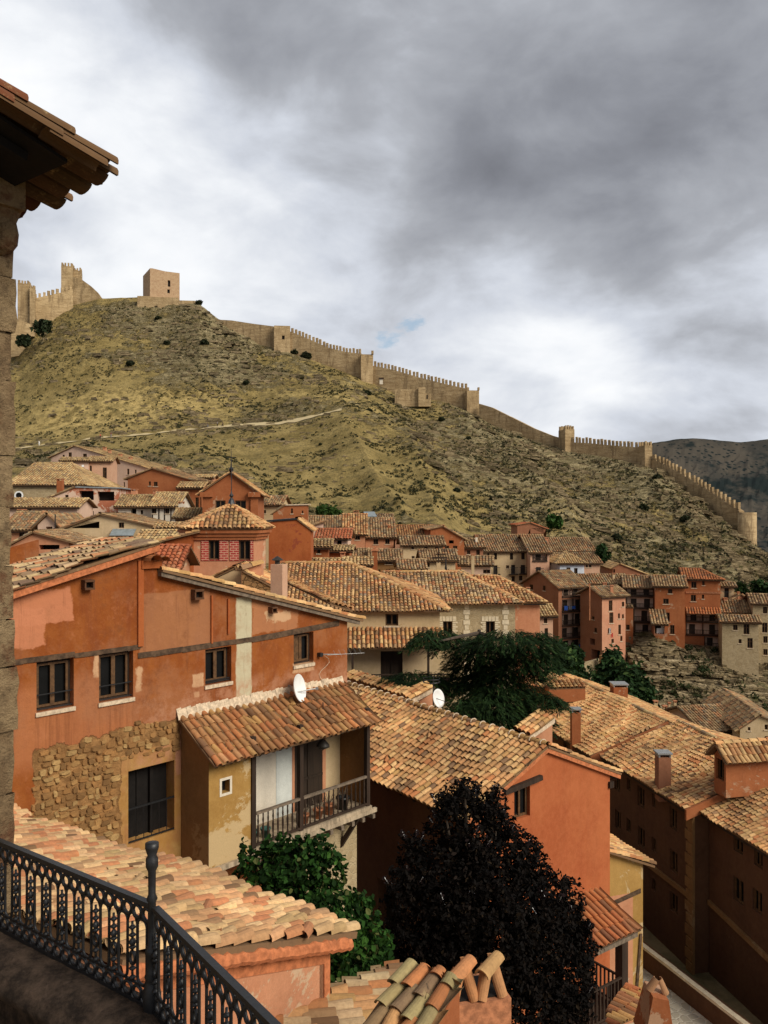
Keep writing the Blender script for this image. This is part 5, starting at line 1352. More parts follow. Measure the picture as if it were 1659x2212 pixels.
s_, z_ = PA.hit(n1(668, 178)); m = MB(); m.box(PA.pt(s_ - .3, -.1, z_ - .22), PA.e * .6, PA.b * .5, A3(0, 0, .22)); pier = m.build('pier', M['red'], A)
m = MB(); ridge(m, PA.pt(s_ - .1, -.45, z_), PA.pt(s_ - .1, .5, z_ + .02), PAL_RUST, .17, .5, 6, -.02); ridge(m, PA.pt(s_ + .22, -.35, z_ - .03), PA.pt(s_ + .22, .5, z_), PAL_RUST, .15, .5, 6, -.02); m.build('pier_tile', M['tile'], pier)
for (x, y), r in (((382, 285), .13), ((868, 328), .15), ((1203, 398), .1)):   # projecting vents
    s_, z_ = PA.hit(n1(x, y)); m = MB(); m.box(PA.pt(s_ - r, -.22, z_ - r), PA.e * r * 2, PA.b * .215, A3(0, 0, r * .35)); m.box(PA.pt(s_ - r, -.22, z_ + r * .5), PA.e * r * 2, PA.b * .215, A3(0, 0, r * .4))
    for k in (-1, .7): m.box(PA.pt(s_ + k * r, -.2, z_ - r * .65), PA.e * r * .3, PA.b * .195, A3(0, 0, r * 1.15))
    v = m.build('wall_vent', M['darkwall'], A); m = MB(); m.poly([PA.pt(s_ - r * .7, -.03, z_ - r * .65), PA.pt(s_ + r * .7, -.03, z_ - r * .65), PA.pt(s_ + r * .7, -.03, z_ + r * .5), PA.pt(s_ - r * .7, -.03, z_ + r * .5)]); m.build('vent_hole', M['void'], v)
# rubble stones left bare in the lower wall, one patch of masonry
RP = [PA.hit(n1(*q)) for q in ((150, 1045), (300, 1000), (450, 978), (620, 908), (795, 893), (795, 1030), (540, 1050), (512, 1100), (512, 1500), (60, 1500), (60, 1310), (150, 1290))]
def inside(x, y, pg):
    r = False
    for (xa, ya), (xb, yb) in zip(pg, pg[1:] + pg[:1]):
        if (ya > y) != (yb > y) and x < (xb - xa) * (y - ya) / (yb - ya) + xa: r = not r
    return r


m = MB(); z = -10.6
while z < -5.2:
    h0 = random.uniform(.08, .19); s_ = RP[9][0] + random.uniform(0, .2)
    while s_ < RP[4][0]:
        w0 = random.uniform(.1, .32); cs, cz = s_ + w0 / 2, z + h0 / 2 + random.uniform(-.04, .04)
        if random.random() > .07 and inside(cs + random.uniform(-.12, .12), cz + random.uniform(-.12, .12), RP):
            n_ = random.choice((6, 7, 8)); a0_ = random.uniform(0, 6); m.col = tuple(np.array(random.choice([(.34, .19, .07), (.27, .14, .05), (.4, .25, .1), (.21, .11, .04), (.32, .16, .055)])) * random.uniform(.8, 1.2))
            ang = [a0_ + 2 * math.pi * k / n_ + random.uniform(-.25, .25) for k in range(n_)]
            dr_ = random.uniform(.02, .075)
            pw = lambda a, f: (cs + math.copysign(abs(math.cos(a)) ** .6, math.cos(a)) * w0 * .53 * f, cz + math.copysign(abs(math.sin(a)) ** .6, math.sin(a)) * h0 * .54 * f)
            R0 = [pw(a, random.uniform(.88, 1.05)) for a in ang]; R1 = [pw(a, random.uniform(.62, .85)) for a in ang]
            i0 = m.vs([PA.pt(q[0], .01, q[1]) for q in R0]); i1 = m.vs([PA.pt(q[0], -dr_ * random.uniform(.75, 1.1), q[1]) for q in R1])
            for k in range(n_): m.f.append((i0 + k, i0 + (k + 1) % n_, i1 + (k + 1) % n_, i1 + k))
            m.f.append(tuple(range(i1, i1 + n_)))
        s_ += w0 * random.uniform(.9, 1.08)
    z += h0 * random.uniform(.85, 1.0)
m.build('bare_rubble', M['rubstone'], A)
m.col = (1, 1, 1)
# roofs of A
R = MB(); (sa, za), (sb, zb) = tp[0], tp[1]
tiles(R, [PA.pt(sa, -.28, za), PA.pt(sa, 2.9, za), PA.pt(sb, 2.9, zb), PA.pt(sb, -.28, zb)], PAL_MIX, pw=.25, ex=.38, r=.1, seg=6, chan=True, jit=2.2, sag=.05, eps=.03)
R.build('roof', M['tile_lichen'], A)
m = MB(); m.prism([PA.pt(sa, -.25, za - .14), PA.pt(sb, -.25, zb - .14), PA.pt(sb, -.25, zb + .03), PA.pt(sa, -.25, za + .03)], PA.b * .24); m.build('verge_mortar', M['redmortar'], A)
R = MB(); (sa, za), (sb, zb) = tp[3], tp[4]; sl = (zb - za) / (sb - sa)
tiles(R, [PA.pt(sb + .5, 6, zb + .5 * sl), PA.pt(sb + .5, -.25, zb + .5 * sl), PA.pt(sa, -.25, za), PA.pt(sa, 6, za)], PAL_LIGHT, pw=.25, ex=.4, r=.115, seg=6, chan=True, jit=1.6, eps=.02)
R.build('roof', M['tile_lichen'], A)
m = MB(); m.prism([PA.pt(sa, -.2, za - .1), PA.pt(sb + .4, -.2, zb + .4 * sl - .1), PA.pt(sb + .4, -.2, zb + .4 * sl + .01), PA.pt(sa, -.2, za + .01)], PA.b * .19); m.build('verge_mortar', M['greywood'], A)

# gallery: box room, floor, posts, railing and pent roof
GP = Pl(PA.pt(0, -1.32, 0), PA.e); s0, s1, s2, s3 = 4.05, 5.45, 7.28, 10.12; zt, zf = -6.62, -9.38
hv = cut(GP, n1, [(985, 1155, 1021, 1212, 'v')])[0][0]
m = MB(); m.wall(GP, [(s0, -9.75), (s1, -9.62), (s1, zt + .25), (s0, zt + .25)], [hv])
bx = m.build('gallery_room', M['ochre'], A)
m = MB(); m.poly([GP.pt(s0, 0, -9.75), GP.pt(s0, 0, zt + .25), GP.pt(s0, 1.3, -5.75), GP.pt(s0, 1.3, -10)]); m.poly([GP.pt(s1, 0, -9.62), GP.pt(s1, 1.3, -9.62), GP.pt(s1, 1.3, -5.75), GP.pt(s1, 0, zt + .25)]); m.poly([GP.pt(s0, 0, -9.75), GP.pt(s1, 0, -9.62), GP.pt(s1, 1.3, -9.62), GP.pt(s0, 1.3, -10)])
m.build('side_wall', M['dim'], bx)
m = MB(); m.poly(quad_on(GP, hv, .22)); m.build('window', M['glass'], bx)
m = MB(); a, b, c_, d_ = hv[:4]
for q in ((a - .07, b - .07, .07, d_ - b + .14), (c_, b - .07, .07, d_ - b + .14), (a, b - .07, c_ - a, .07), (a, d_, c_ - a, .07)): m.box(GP.pt(q[0], -.012, q[1]), PA.e * q[2], PA.b * .012, A3(0, 0, q[3]))
m.build('window_surround', M['white'], bx)
m = MB(); m.box(GP.pt(s1, -.1, zf - .12), PA.e * (s3 - s1 + .1), PA.b * 1.4, A3(0, 0, .12)); fl = m.build('gallery_floor', M['oldboard'], A)
m = MB(); m.box(GP.pt(s0, -.13, zf - .24), PA.e * (s3 - s0 + .3), PA.b * .1, A3(0, 0, .13)); m.build('floor_beam', M['oldboard'], A)
for k in range(11):
    s = s1 + .1 + k * .46; m = MB(); m.box(GP.pt(s, -.2, zf - .38), PA.e * .11, PA.b * 1.5, A3(0, 0, .13)); m.build('floor_joist', M['greywood'], A)
# plaster fields on the back wall of the gallery
gw = [PA.hit(n1(x, 1120))[0] for x in (1100, 1293, 1428, 1442)]
for mat, a, b, zt_ in (('white', 4.3, gw[0] + .62 * (gw[1] - gw[0]), -6.0), ('whiteblue', gw[0] + .62 * (gw[1] - gw[0]) + .01, gw[1], -6.0), ('cream', gw[3], 10.9, -6.0)):
    m = MB(); m.box(PA.pt(a, -.05, zf), PA.e * (b - a), PA.b * .048, A3(0, 0, zt_ - zf)); m.build('plaster_field', M[mat], A)
m = MB(); m.box(PA.pt(gw[1], -.06, zf), PA.e * .1, PA.b * .055, A3(0, 0, 3.1)); m.build('pilaster', M['salmon'], A); m = MB(); m.box(PA.pt(gw[2], -.06, zf), PA.e * (gw[3] - gw[2]), PA.b * .055, A3(0, 0, 3.1)); m.build('pilaster', M['salmon'], A)
gq = gw[2] - gw[1] - .1; m = MB(); m.box(PA.pt(gw[1] + .1, -.04, zf), PA.e * gq, PA.b * .035, A3(0, 0, 2.9)); m.box(PA.pt(gw[1] + .1 + gq * .45, -.07, zf), PA.e * .07, PA.b * .03, A3(0, 0, 2.9)); m.box(PA.pt(gw[1] + .1, -.07, zf + .9), PA.e * gq, PA.b * .03, A3(0, 0, .08)); m.build('gallery_door', M['door'], A)
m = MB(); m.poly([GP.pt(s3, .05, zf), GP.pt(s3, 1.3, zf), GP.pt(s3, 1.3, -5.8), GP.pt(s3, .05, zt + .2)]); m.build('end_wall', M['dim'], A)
for s in (s1 + .07, s2, s3 - .02):
    m = MB(); m.box(GP.pt(s - .07, -.06, zf - .3), PA.e * .14, PA.b * .14, A3(0, 0, zt + .35 - zf + .3)); m.build('post', M['wood'], A)
for a, b, n in ((s1 + .14, s2 - .07, 9), (s2 + .07, s3 - .1, 14)):
    m = MB(); m.bar(GP.pt(a, -.03, zf + .95), GP.pt(b, -.03, zf + .95), .09, .07); rl = m.build('railing', M['greywood'], A)
    m = MB(); m.bar(GP.pt(a, -.03, zf + .08), GP.pt(b, -.03, zf + .08), .07, .06); m.build('bottom_rail', M['wood'], rl)
    for k in range(n):
        s = a + (b - a) * (k + .5) / n; m = MB()
        m.lathe(GP.pt(s, -.03, zf + .1), [(.02, 0), (.03, .06), (.018, .12), (.03, .25), (.032, .42), (.018, .52), (.028, .62), (.018, .7), (.024, .82)], 6); m.build('baluster', M['wood'], rl)
R = MB(); e0, e1 = GP.pt(s0 - .12, -.4, zt - .08), GP.pt(s3 + .08, -.4, zt - .08); t0, t1 = PA.pt(s0 - .12, 0, -5.72), PA.pt(s3 + .08, 0, -5.72)
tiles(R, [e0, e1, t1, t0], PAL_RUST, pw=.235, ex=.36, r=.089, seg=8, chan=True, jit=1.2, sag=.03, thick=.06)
R.build('gallery_roof', M['tile'], A)
m = MB()
for k in range(26): s = s0 + (s3 - s0) * k / 25; m.bar(GP.pt(s, -.36, zt - .09), PA.pt(s, -.05, -5.78), .08, .09)
m.build('rafter', M['wood'], A)
m = MB(); n_ = 40
for k in range(n_):
    s = s0 - .15 + (s3 - s0 + .3) * k / n_; r = random.uniform(.08, .14); m.prism([PA.pt(s, -.12, -5.72), PA.pt(s + .16, -.12, -5.74), PA.pt(s + .15, -.01, -5.58 + r), PA.pt(s, -.01, -5.6 + r)], PA.b * .005 + A3(0, 0, .05))
m.build('mortar_flashing', M['lime'], A)
m = MB(); m.bar(GP.pt(s3 - .5, -.05, zf - .25), PA.pt(s3 - .7, -.1, zf - 2.2), .13); m.build('strut', M['wood'], A); m = MB(); m.bar(GP.pt(s1 + .9, -.05, zf - .25), PA.pt(s1 + .7, -.1, zf - 1.6), .13); m.build('strut', M['wood'], A)
m = MB(); m.box(PA.pt(8.0, -.75, -15), PA.e * 2.2, PA.b * .74, A3(0, 0, 15 + zf - .32)); m.build('stone_pier', M['stone'], A)
m = MB(); m.box(PA.pt(7.2, -.1, -12.2), PA.e * .8, PA.b * .09, A3(0, 0, 2.5)); m.build('cellar_door', M['void'], A)

# things on house A
p = PA.at(n1(1283, 742)); ax = nz(PA.b * -1 + PA.e * .5 + A3(0, 0, .25))
D = thing('satellite_dish', 'white oval satellite dish fixed to the red wall above the gallery roof', 'satellite dish', p - A3(0, 0, .4))
q = p - PA.b * .35
m = MB(); m.lathe(q, [(.001, 0), (.14, .015), (.29, .06), (.42, .135), (.43, .14), (.42, .115), (.28, .03), (.001, -.02)], 24, ax, False); m.build('reflector', M['dish'], D, True)
m = MB(); m.tube([p + A3(0, 0, .05), q - ax * .03], .025, 6); m.tube([q - A3(0, 0, .1), q + ax * .3 + PA.e * .5 - A3(0, 0, .12)], .018, 6); m.cbox(q + ax * .3 + PA.e * .5 - A3(0, 0, .16), A3(.08, 0, 0), A3(0, .08, 0), A3(0, 0, .08)); m.build('feed_arm', M['metal'], D)
m = MB()
for k in range(7): m.box(q + ax * .105 + A3(-.13, 0, -.22 + k * .055) - PA.e * .06, PA.e * .03, ax * .02, A3(0, 0, .035))
m.build('maker_mark', M['grey'], D)
p = PA.at(n1(1415, 597)); D = thing('television_antenna', 'thin metal rod antenna sticking out of the red wall by the corner', 'antenna', p)
m = MB(); q = p + PA.e * .5 - PA.b * .5; m.tube([p, q], .016, 5); r = q + PA.e * .7; m.tube([p - PA.b * .3 + PA.e * .1, r - PA.b * .4], .009, 5)
for k in range(6): c = p - PA.b * .3 + PA.e * (.45 + .2 * k) - PA.b * .03 * k; m.tube([c - A3(0, 0, .1) - PA.b * .08, c + A3(0, 0, .1) + PA.b * .08], .005, 4)
m.build('boom', M['metal'], D)
m = MB(); m.cbox(p - PA.b * .08 - A3(0, 0, .06), PA.e * .12, PA.b * .16, A3(0, 0, .12)); m.build('mount', M['iron'], D)
m = MB(); m.tube([p + A3(0, 0, -.05) + PA.e * .2 - PA.b * (.06 + .06 * math.sin(k)) + PA.e * .18 * math.sin(k * .9) - A3(0, 0, .12 * k) for k in range(9)], .009, 4); m.build('cable', M['lime'], D)
p = GP.at(n1(1470, 1000)) + PA.b * .35; D = thing('hanging_lamp', 'dark bowl-shaped lamp hanging from the gallery eaves', 'lamp', p)
m = MB(); m.tube([p, p + A3(0, 0, 1.25)], .018, 5); m.build('stem', M['lamp'], D); m = MB(); m.lathe(p, [(.05, .1), (.1, .06), (.2, -.06), (.21, -.12), (.1, -.17), (.02, -.22)], 14); m.build('shade', M['lamp'], D, True)
for k, (s, mt, lb, r) in enumerate(((5.75, 'green_pot', 'dark green bucket behind the railing at the left end of the gallery', .17), (6.25, 'green_pot', 'smaller dark green bucket next to the first on the gallery floor', .14), (7.75, 'terracotta', 'low clay pot just right of the middle gallery post', .14), (8.3, 'terracotta', 'clay pot with dry stems on the gallery floor', .15), (8.75, 'terracotta', 'clay pot set between the others on the gallery floor', .16), (9.35, 'iron', 'black pot near the right end of the gallery', .2))):
    p = GP.pt(s, .35, zf); D = thing('flower_pot' if mt != 'green_pot' else 'bucket', lb, 'pot' if mt != 'green_pot' else 'bucket', p, 'pots and buckets on the gallery')
    m = MB(); m.lathe(p, [(r * .7, 0), (r, r * 1.7), (r * 1.12, r * 1.7), (r * 1.12, r * 2), (r * .9, r * 2), (r * .85, r * 1.6)], 12); m.build('vessel', M[mt], D, True)
    if mt != 'green_pot':
        m = MB()
        for q in range(16):
            a = random.uniform(0, 6.3); b = p + A3(0, 0, r * 1.8); m.tube([b, b + A3(math.cos(a) * .1, math.sin(a) * .1, .16), b + A3(math.cos(a) * .18, math.sin(a) * .18, random.uniform(.2, .35))], .008, 3)
        m.col = (.1, .07, .03); m.build('dry_stems', M['greywood'], D)

# ---------------------------------------------------------------- house B: broad tiled roof and red gable
PB = Pl.yaw(A3(5.44, 28, -7.97), 35.7)
wl, wr, zl_, zr_ = -3.25, 3.35, -1.5, -1.42
B = thing('gable_house', 'broad tiled house with a plain red gable wall behind the dark tree', 'house', PB.pt(0, 5, -12))
hw = cut(PB, n6, [(48, 762, 148, 960, 'w')])[0][0]; hw = (hw[0], hw[1], hw[2], hw[3], .3)
m = MB(); m.wall(PB, [(wl, -12), (wr, -12), (wr, zr_), (0, 0), (wl, zl_)], [hw]); m.poly([PB.pt(wr, 0, -12), PB.pt(wr, 14, -12), PB.pt(wr, 14, zr_), PB.pt(wr, 0, zr_)]); m.build('wall', M['redwall'], B)
opening(B, PB, hw[:4], 'W', sill=False)
m = MB(); s, z = PB.hit(n6(95, 752)); m.bar(PB.pt(s - .85, -.05, z - .05), PB.pt(s + .85, -.05, z + .12), .2, .16); m.build('lintel', M['wood'], B)
PBl = Pl(PB.pt(wl, 14, 0), -PB.b)
hd = [(8.8, -9.0, 10.0, -5.4, .4)]
m = MB(); m.wall(PBl, [(0, -12), (14, -12), (14, zl_), (0, zl_)], hd); m.build('eave_wall', M['darkwall'], B); m = MB(); m.poly(quad_on(PBl, hd[0], .4)); m.build('side_opening', M['void'], B)  # eave wall coloured dark for the shade on this side
R = MB(); ov = .45; sl = -zl_ / -wl
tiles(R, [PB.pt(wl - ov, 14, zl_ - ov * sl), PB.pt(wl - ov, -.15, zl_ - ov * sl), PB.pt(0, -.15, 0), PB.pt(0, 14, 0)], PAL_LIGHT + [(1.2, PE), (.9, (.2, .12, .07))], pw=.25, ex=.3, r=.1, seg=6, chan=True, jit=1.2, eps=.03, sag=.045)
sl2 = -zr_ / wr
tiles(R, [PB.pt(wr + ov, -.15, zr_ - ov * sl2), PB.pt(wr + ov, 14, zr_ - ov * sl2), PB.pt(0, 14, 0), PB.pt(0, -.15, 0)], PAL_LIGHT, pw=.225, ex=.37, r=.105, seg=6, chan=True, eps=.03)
rb = R.build('roof', M['tile'], B)
m = MB(); ridge(m, PB.pt(0, -.1, .06), PB.pt(0, 14, .06), [(3, OC), (2, PE), (1, GB)], .12, .5, 6); m.build('ridge_tile', M['tile'], rb)
for k in range(28): m = MB(); c = PB.pt(0, .1 + k * .5, .145); m.tube([c + PB.e * .15 * math.cos(a) + A3(0, 0, .125 * math.sin(a)) for a in np.linspace(0, math.pi, 6)], .022, 5); m.build('mortar_ring', M['lime'], rb)
m = MB(); q = lambda s, z: PB.pt(s, -.13, z)
m.prism([q(wl - ov, zl_ - ov * sl - .13), q(0, -.13), q(0, .03), q(wl - ov, zl_ - ov * sl + .02)], PB.b * .12); m.prism([q(0, -.12), q(wr + ov, zr_ - ov * sl2 - .12), q(wr + ov, zr_ - ov * sl2 + .02), q(0, .03)], PB.b * .12); m.build('verge_mortar', M['redmortar'], B)
m = MB()
for k in range(18): y = .3 + k * .75; m.bar(PB.pt(wl - ov + .05, y, zl_ - ov * sl - .07), PB.pt(wl + .1, y, zl_ - .04), .09)
m.build('rafter', M['wood'], B); m = MB(); m.bar(PB.pt(wr - .05, .1, zr_ - .1), PB.pt(wr + ov, .1, zr_ - .3), .16); m.build('beam_end', M['wood'], B); m = MB(); m.bar(PB.pt(wr - .1, .02, zr_ - .45), PB.pt(wr + .12, .02, zr_ - .45), .22); m.build('beam_end', M['wood'], B)

# chimney hood with dish behind B's ridge, cream coping, second hooded chimney by the right roofs
def hood(label, cv, pts, d, dd, wallpts, mat, pal):
    """little tiled monopitch hood on a plastered chimney block: pts = front eave-left, front eave-right, back-right, back-left"""
    q = [P(*cv(*p), k) for p, k in zip(pts, dd)]
    t = thing('chimney', label, 'chimney', q[0] - A3(0, 0, 1.5))
    R = MB(); tiles(R, q, pal, pw=.23, ex=.38, r=.105, seg=5, chan=True, eps=.02); R.build('tiled_hood', M['tile'], t)
    a, b = P(*cv(*wallpts[0]), wallpts[2]), P(*cv(*wallpts[1]), wallpts[2] + .3); m = MB(); e = nz((b - a) * A3(1, 1, 0)); n = A3(-e[1], e[0], 0) * 1.1
    m.prism([A3(a[0], a[1], a[2] - 2.2), A3(b[0], b[1], b[2] - 2.5), b, a], n); m.build('stack', M[mat], t)
    m = MB(); m.prism([q[1] + A3(0, 0, -.12), q[2] + A3(0, 0, -.12), q[2] + A3(0, 0, .1), q[1] + A3(0, 0, .1)], e * .12); m.build('hood_mortar', M['lime'], t)
    return t


hood('plastered chimney with a slanted tile hood and satellite dish, behind the broad tiled ridge', n5, [(305, 165), (360, 195), (480, 130), (440, 90)], 36, (36, 35.6, 36.6, 37), ((388, 210), (486, 150), 36.2), 'salmon', PAL_LIGHT)
hood('plastered chimney with a slanted tile hood beside the right-hand tiled roofs', n5, [(950, 352), (1035, 395), (1165, 305), (1085, 255)], 36, (36.5, 36, 37.2, 37.7), ((1060, 400), (1163, 318), 36.8), 'salmon', PAL_LIGHT)
p = P(*n5(508, 180), 35.6); D = thing('satellite_dish', 'white satellite dish on a pole beside the hooded chimney', 'satellite dish', p - A3(0, 0, .8))
m = MB(); m.lathe(p, [(.001, 0), (.15, .02), (.3, .07), (.4, .13), (.39, .1), (.2, .02), (.001, -.02)], 22, nz(A3(.75, -.6, .25)), False); m.build('reflector', M['dish'], D, True)
m = MB(); q = P(*n5(490, 160), 35.8); m.tube([q - A3(0, 0, .8), q + A3(0, 0, .75)], .03, 6); m.tube([p, p + A3(.5, -.35, -.1)], .015, 5); m.build('pole', M['iron'], D)
m = MB(); c = P(*n5(480, 85), 35.8); m.tube([c + A3(.36 * math.cos(a), .36 * math.sin(a), 0) for a in np.linspace(0, 2 * math.pi, 20)[:-1]], .025, 5, True); m.tube([c + A3(.36 * math.cos(a), .36 * math.sin(a), .14) for a in np.linspace(0, 2 * math.pi, 20)[:-1]], .015, 5, True); m.build('ring', M['iron'], D)
t = thing('coping_wall', 'wall topped with light tile coping running behind the broad roof ridge', 'wall', P(*n5(150, 140), 39))
a, b = P(*n5(-10, 60), 40.5), P(*n5(320, 165), 37.5); e = nz((b - a) * A3(1, 1, 0)); n = A3(-e[1], e[0], 0)
m = MB(); m.prism([a - A3(0, 0, 3), b - A3(0, 0, 3), b, a], n * .4); m.build('wall', M['salmon'], t)
m = MB(); tiles(m, [a - n * .12, b - n * .12, b + n * .5 + A3(0, 0, .2), a + n * .5 + A3(0, 0, .2)], PAL_LIGHT, pw=.24, ex=.35, r=.1, seg=5); m.build('coping', M['tile'], t)

# ---------------------------------------------------------------- row C on the right: long tiled roofs, dark street walls
def rowc(label, pE, z, y0, y1, wd, pit, pal, wins, cv_, chs=(), mat='darkwall', H=7.5, tails=True):
    O = A3(*pE, z); pl = Pl.yaw(O, -78.5)
    t = thing('street_house', label, 'house', pl.pt((y0 + y1) / 2, wd, -H), 'tiled row houses along the street')
    wal = Pl(pl.pt(0, .4, .4 * pit), pl.e)
    hs, ks = cut(wal, cv_, wins); hs, ks = clip_h(hs, ks, y0, y1, -H, -.1)
    m = MB(); m.wall(wal, [(y0, -H), (y1, -H), (y1, 0), (y0, 0)], hs)
    zr = (wd - .4) * pit
    for s in (y0, y1): m.poly([wal.pt(s, 0, -H), wal.pt(s, 2 * (wd - .4), -H), wal.pt(s, 2 * (wd - .4), 0), wal.pt(s, wd - .4, zr), wal.pt(s, 0, 0)])
    m.build('wall', M[mat], t)  # street walls carry their shade in the dark wall colour
    for h, k in zip(hs, ks): opening(t, wal, h[:4], k, sill=False)
    R = MB(); tiles(R, [pl.pt(y0, 0, 0), pl.pt(y1, 0, 0), pl.pt(y1, wd, wd * pit), pl.pt(y0, wd, wd * pit)], pal, pw=.215, ex=.27, r=.1, seg=4, eps=.03, sag=.05)
    tiles(R, [pl.pt(y1, 2 * wd, 0), pl.pt(y0, 2 * wd, 0), pl.pt(y0, wd, wd * pit), pl.pt(y1, wd, wd * pit)], pal, pw=.3, ex=.45, r=.12, seg=3, lip=False, eps=.03)
    rf = R.build('roof', M['tile'], t); m = MB(); ridge(m, pl.pt(y0, wd, wd * pit + .03), pl.pt(y1, wd, wd * pit + .03), PAL_DRY, .13, .45, 5); m.build('ridge_tile', M['tile'], rf)
    m = MB(); m.box(pl.pt(y0, .02, -.1), pl.e * (y1 - y0), pl.b * .1, A3(0, 0, .1)); m.build('eave_board', M['wood'], t)
    for c in chs: chimney(rf, cv_, c)
    return t, pl, wal


PITC = .4
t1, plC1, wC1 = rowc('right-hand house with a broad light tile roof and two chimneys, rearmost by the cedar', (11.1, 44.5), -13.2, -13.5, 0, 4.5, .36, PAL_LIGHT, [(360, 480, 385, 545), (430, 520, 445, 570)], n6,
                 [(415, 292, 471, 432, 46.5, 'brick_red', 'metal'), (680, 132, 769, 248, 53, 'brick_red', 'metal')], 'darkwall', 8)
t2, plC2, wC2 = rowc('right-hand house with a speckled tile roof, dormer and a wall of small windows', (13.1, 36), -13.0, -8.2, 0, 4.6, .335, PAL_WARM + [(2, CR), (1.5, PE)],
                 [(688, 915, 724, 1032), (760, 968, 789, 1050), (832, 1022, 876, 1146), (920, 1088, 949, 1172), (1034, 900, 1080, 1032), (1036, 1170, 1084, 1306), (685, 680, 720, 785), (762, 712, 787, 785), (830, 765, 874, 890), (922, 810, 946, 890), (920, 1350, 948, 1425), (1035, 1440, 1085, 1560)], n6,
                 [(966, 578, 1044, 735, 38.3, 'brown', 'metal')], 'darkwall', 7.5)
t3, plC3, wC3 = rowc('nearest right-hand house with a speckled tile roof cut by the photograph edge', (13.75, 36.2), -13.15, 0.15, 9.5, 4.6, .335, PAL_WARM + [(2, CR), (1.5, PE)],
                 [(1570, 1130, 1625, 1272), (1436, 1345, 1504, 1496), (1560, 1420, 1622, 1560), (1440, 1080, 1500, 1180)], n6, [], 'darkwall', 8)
# step walls and parapets between the roofs
for t_, pl_, wd, pit, lab in ((t1, plC1, 4.5, .36, 1), (t2, plC2, 4.6, .335, 2)):
    m = MB(); s = .01; m.prism([pl_.pt(s, -.05, -.35), pl_.pt(s, wd, wd * pit - .3), pl_.pt(s, wd, wd * pit + .13), pl_.pt(s, -.05, .1)], pl_.e * .13); m.build('gable_parapet', M['brick_red'], t_)
m = MB(); s = .05
m.box(wC2.pt(-.35, -.1, -7.4), wC2.e * .42, wC2.b * .1, A3(0, 0, 7.2)); m.build('corner_pilaster', M['dim'], t2)
for k in range(13): m = MB(); m.box(wC2.pt(-.5 if k % 2 else -.42, -.14, -7.2 + k * .52), wC2.e * (.62 if k % 2 else .5), wC2.b * .04, A3(0, 0, .42)); m.build('quoin', M['dim'], t2)
for t_, w_, a, b in ((t2, wC2, -8.1, 0), (t3, wC3, .2, 9.4)):
    m = MB(); z_ = wC2.hit(n6(900, 1250))[1] if t_ is t2 else wC2.hit(n6(1195, 1475))[1]
    za, zb = (wC2.hit(n6(700, 1100))[1], wC2.hit(n6(1190, 1472))[1]) if t_ is t2 else (z_, z_ - .9)
    m.prism([w_.pt(a, -.12, za - .1), w_.pt(b, -.12, zb - .1), w_.pt(b, -.12, zb + .1), w_.pt(a, -.12, za + .1)], w_.b * .118); m.build('string_course', M['dim'], t_)
# dormer on C2
q0, q1, q2 = P(*n6(1318, 722), 36.4), P(*n6(1392, 725), 35.6), P(*n6(1392, 620), 35.6)
dp = Pl(q0 + A3(0, 0, -.1), (q1 - q0)); L = np.linalg.norm((q1 - q0)[:2]); h = 1.55
m = MB(); hs = [(.12, .25, L - .12, 1.15, .1)]
m.wall(dp, [(0, -.4), (L, -.4), (L, 1.25), (L / 2, 1.7), (0, 1.25)], hs)
m.poly([dp.pt(L, 0, -.4), dp.pt(L, 4.2, -.4), dp.pt(L, 4.2, 1.25), dp.pt(L, 0, 1.25)]); m.poly([dp.pt(0, 0, -.4), dp.pt(0, 4.2, -.4), dp.pt(0, 4.2, 1.25), dp.pt(0, 0, 1.25)]); do = m.build('dormer', M['brick_red'], t2)
opening(do, dp, hs[0][:4], 'W', sill=False)
R = MB(); tiles(R, [dp.pt(L + .3, -.25, 1.12), dp.pt(L + .3, 4.4, 1.12), dp.pt(L / 2, 4.4, 1.75), dp.pt(L / 2, -.25, 1.75)], PAL_LIGHT, pw=.24, ex=.38, r=.11, seg=5); tiles(R, [dp.pt(-.3, 4.4, 1.12), dp.pt(-.3, -.25, 1.12), dp.pt(L / 2, -.25, 1.75), dp.pt(L / 2, 4.4, 1.75)], PAL_LIGHT, pw=.24, ex=.38, r=.11, seg=5); ridge(R, dp.pt(L / 2, -.25, 1.78), dp.pt(L / 2, 4.4, 1.78), PAL_LIGHT, .12)
R.build('dormer_roof', M['tile'], do)
# raised tile ridge piece at the far end of C1 roof
t = thing('roof_lantern', 'small hipped tile cap rising at the far end of the rear right-hand roof', 'roof', P(*n6(350, 140), 53))
a, b, c_, d_ = P(*n6(270, 148), 52.5), P(*n6(500, 140), 52.5), P(*n6(475, 95), 54), P(*n6(270, 92), 54)
m = MB(); tiles(m, [a, b, c_, d_], PAL_WARM, pw=.26, ex=.4, r=.115, seg=4, lip=False); m.build('roof', M['tile'], t)
m = MB(); m.prism([a - A3(0, 0, .8), b - A3(0, 0, .8), b, a], A3(0, 1.4, 0)); m.build('wall', M['brick_red'], t)
t = thing('rear_roof', 'light tiled roof slope half hidden by the cedar at the back of the right-hand row', 'roof', P(*n6(250, 90), 56))
m = MB(); tiles(m, [P(*n6(80, 120), 55), P(*n6(270, 150), 54), P(*n6(520, 165), 55), P(*n6(275, 48), 58)], PAL_LIGHT, pw=.26, ex=.4, r=.115, seg=4, lip=False); m.build('roof', M['tile'], t)

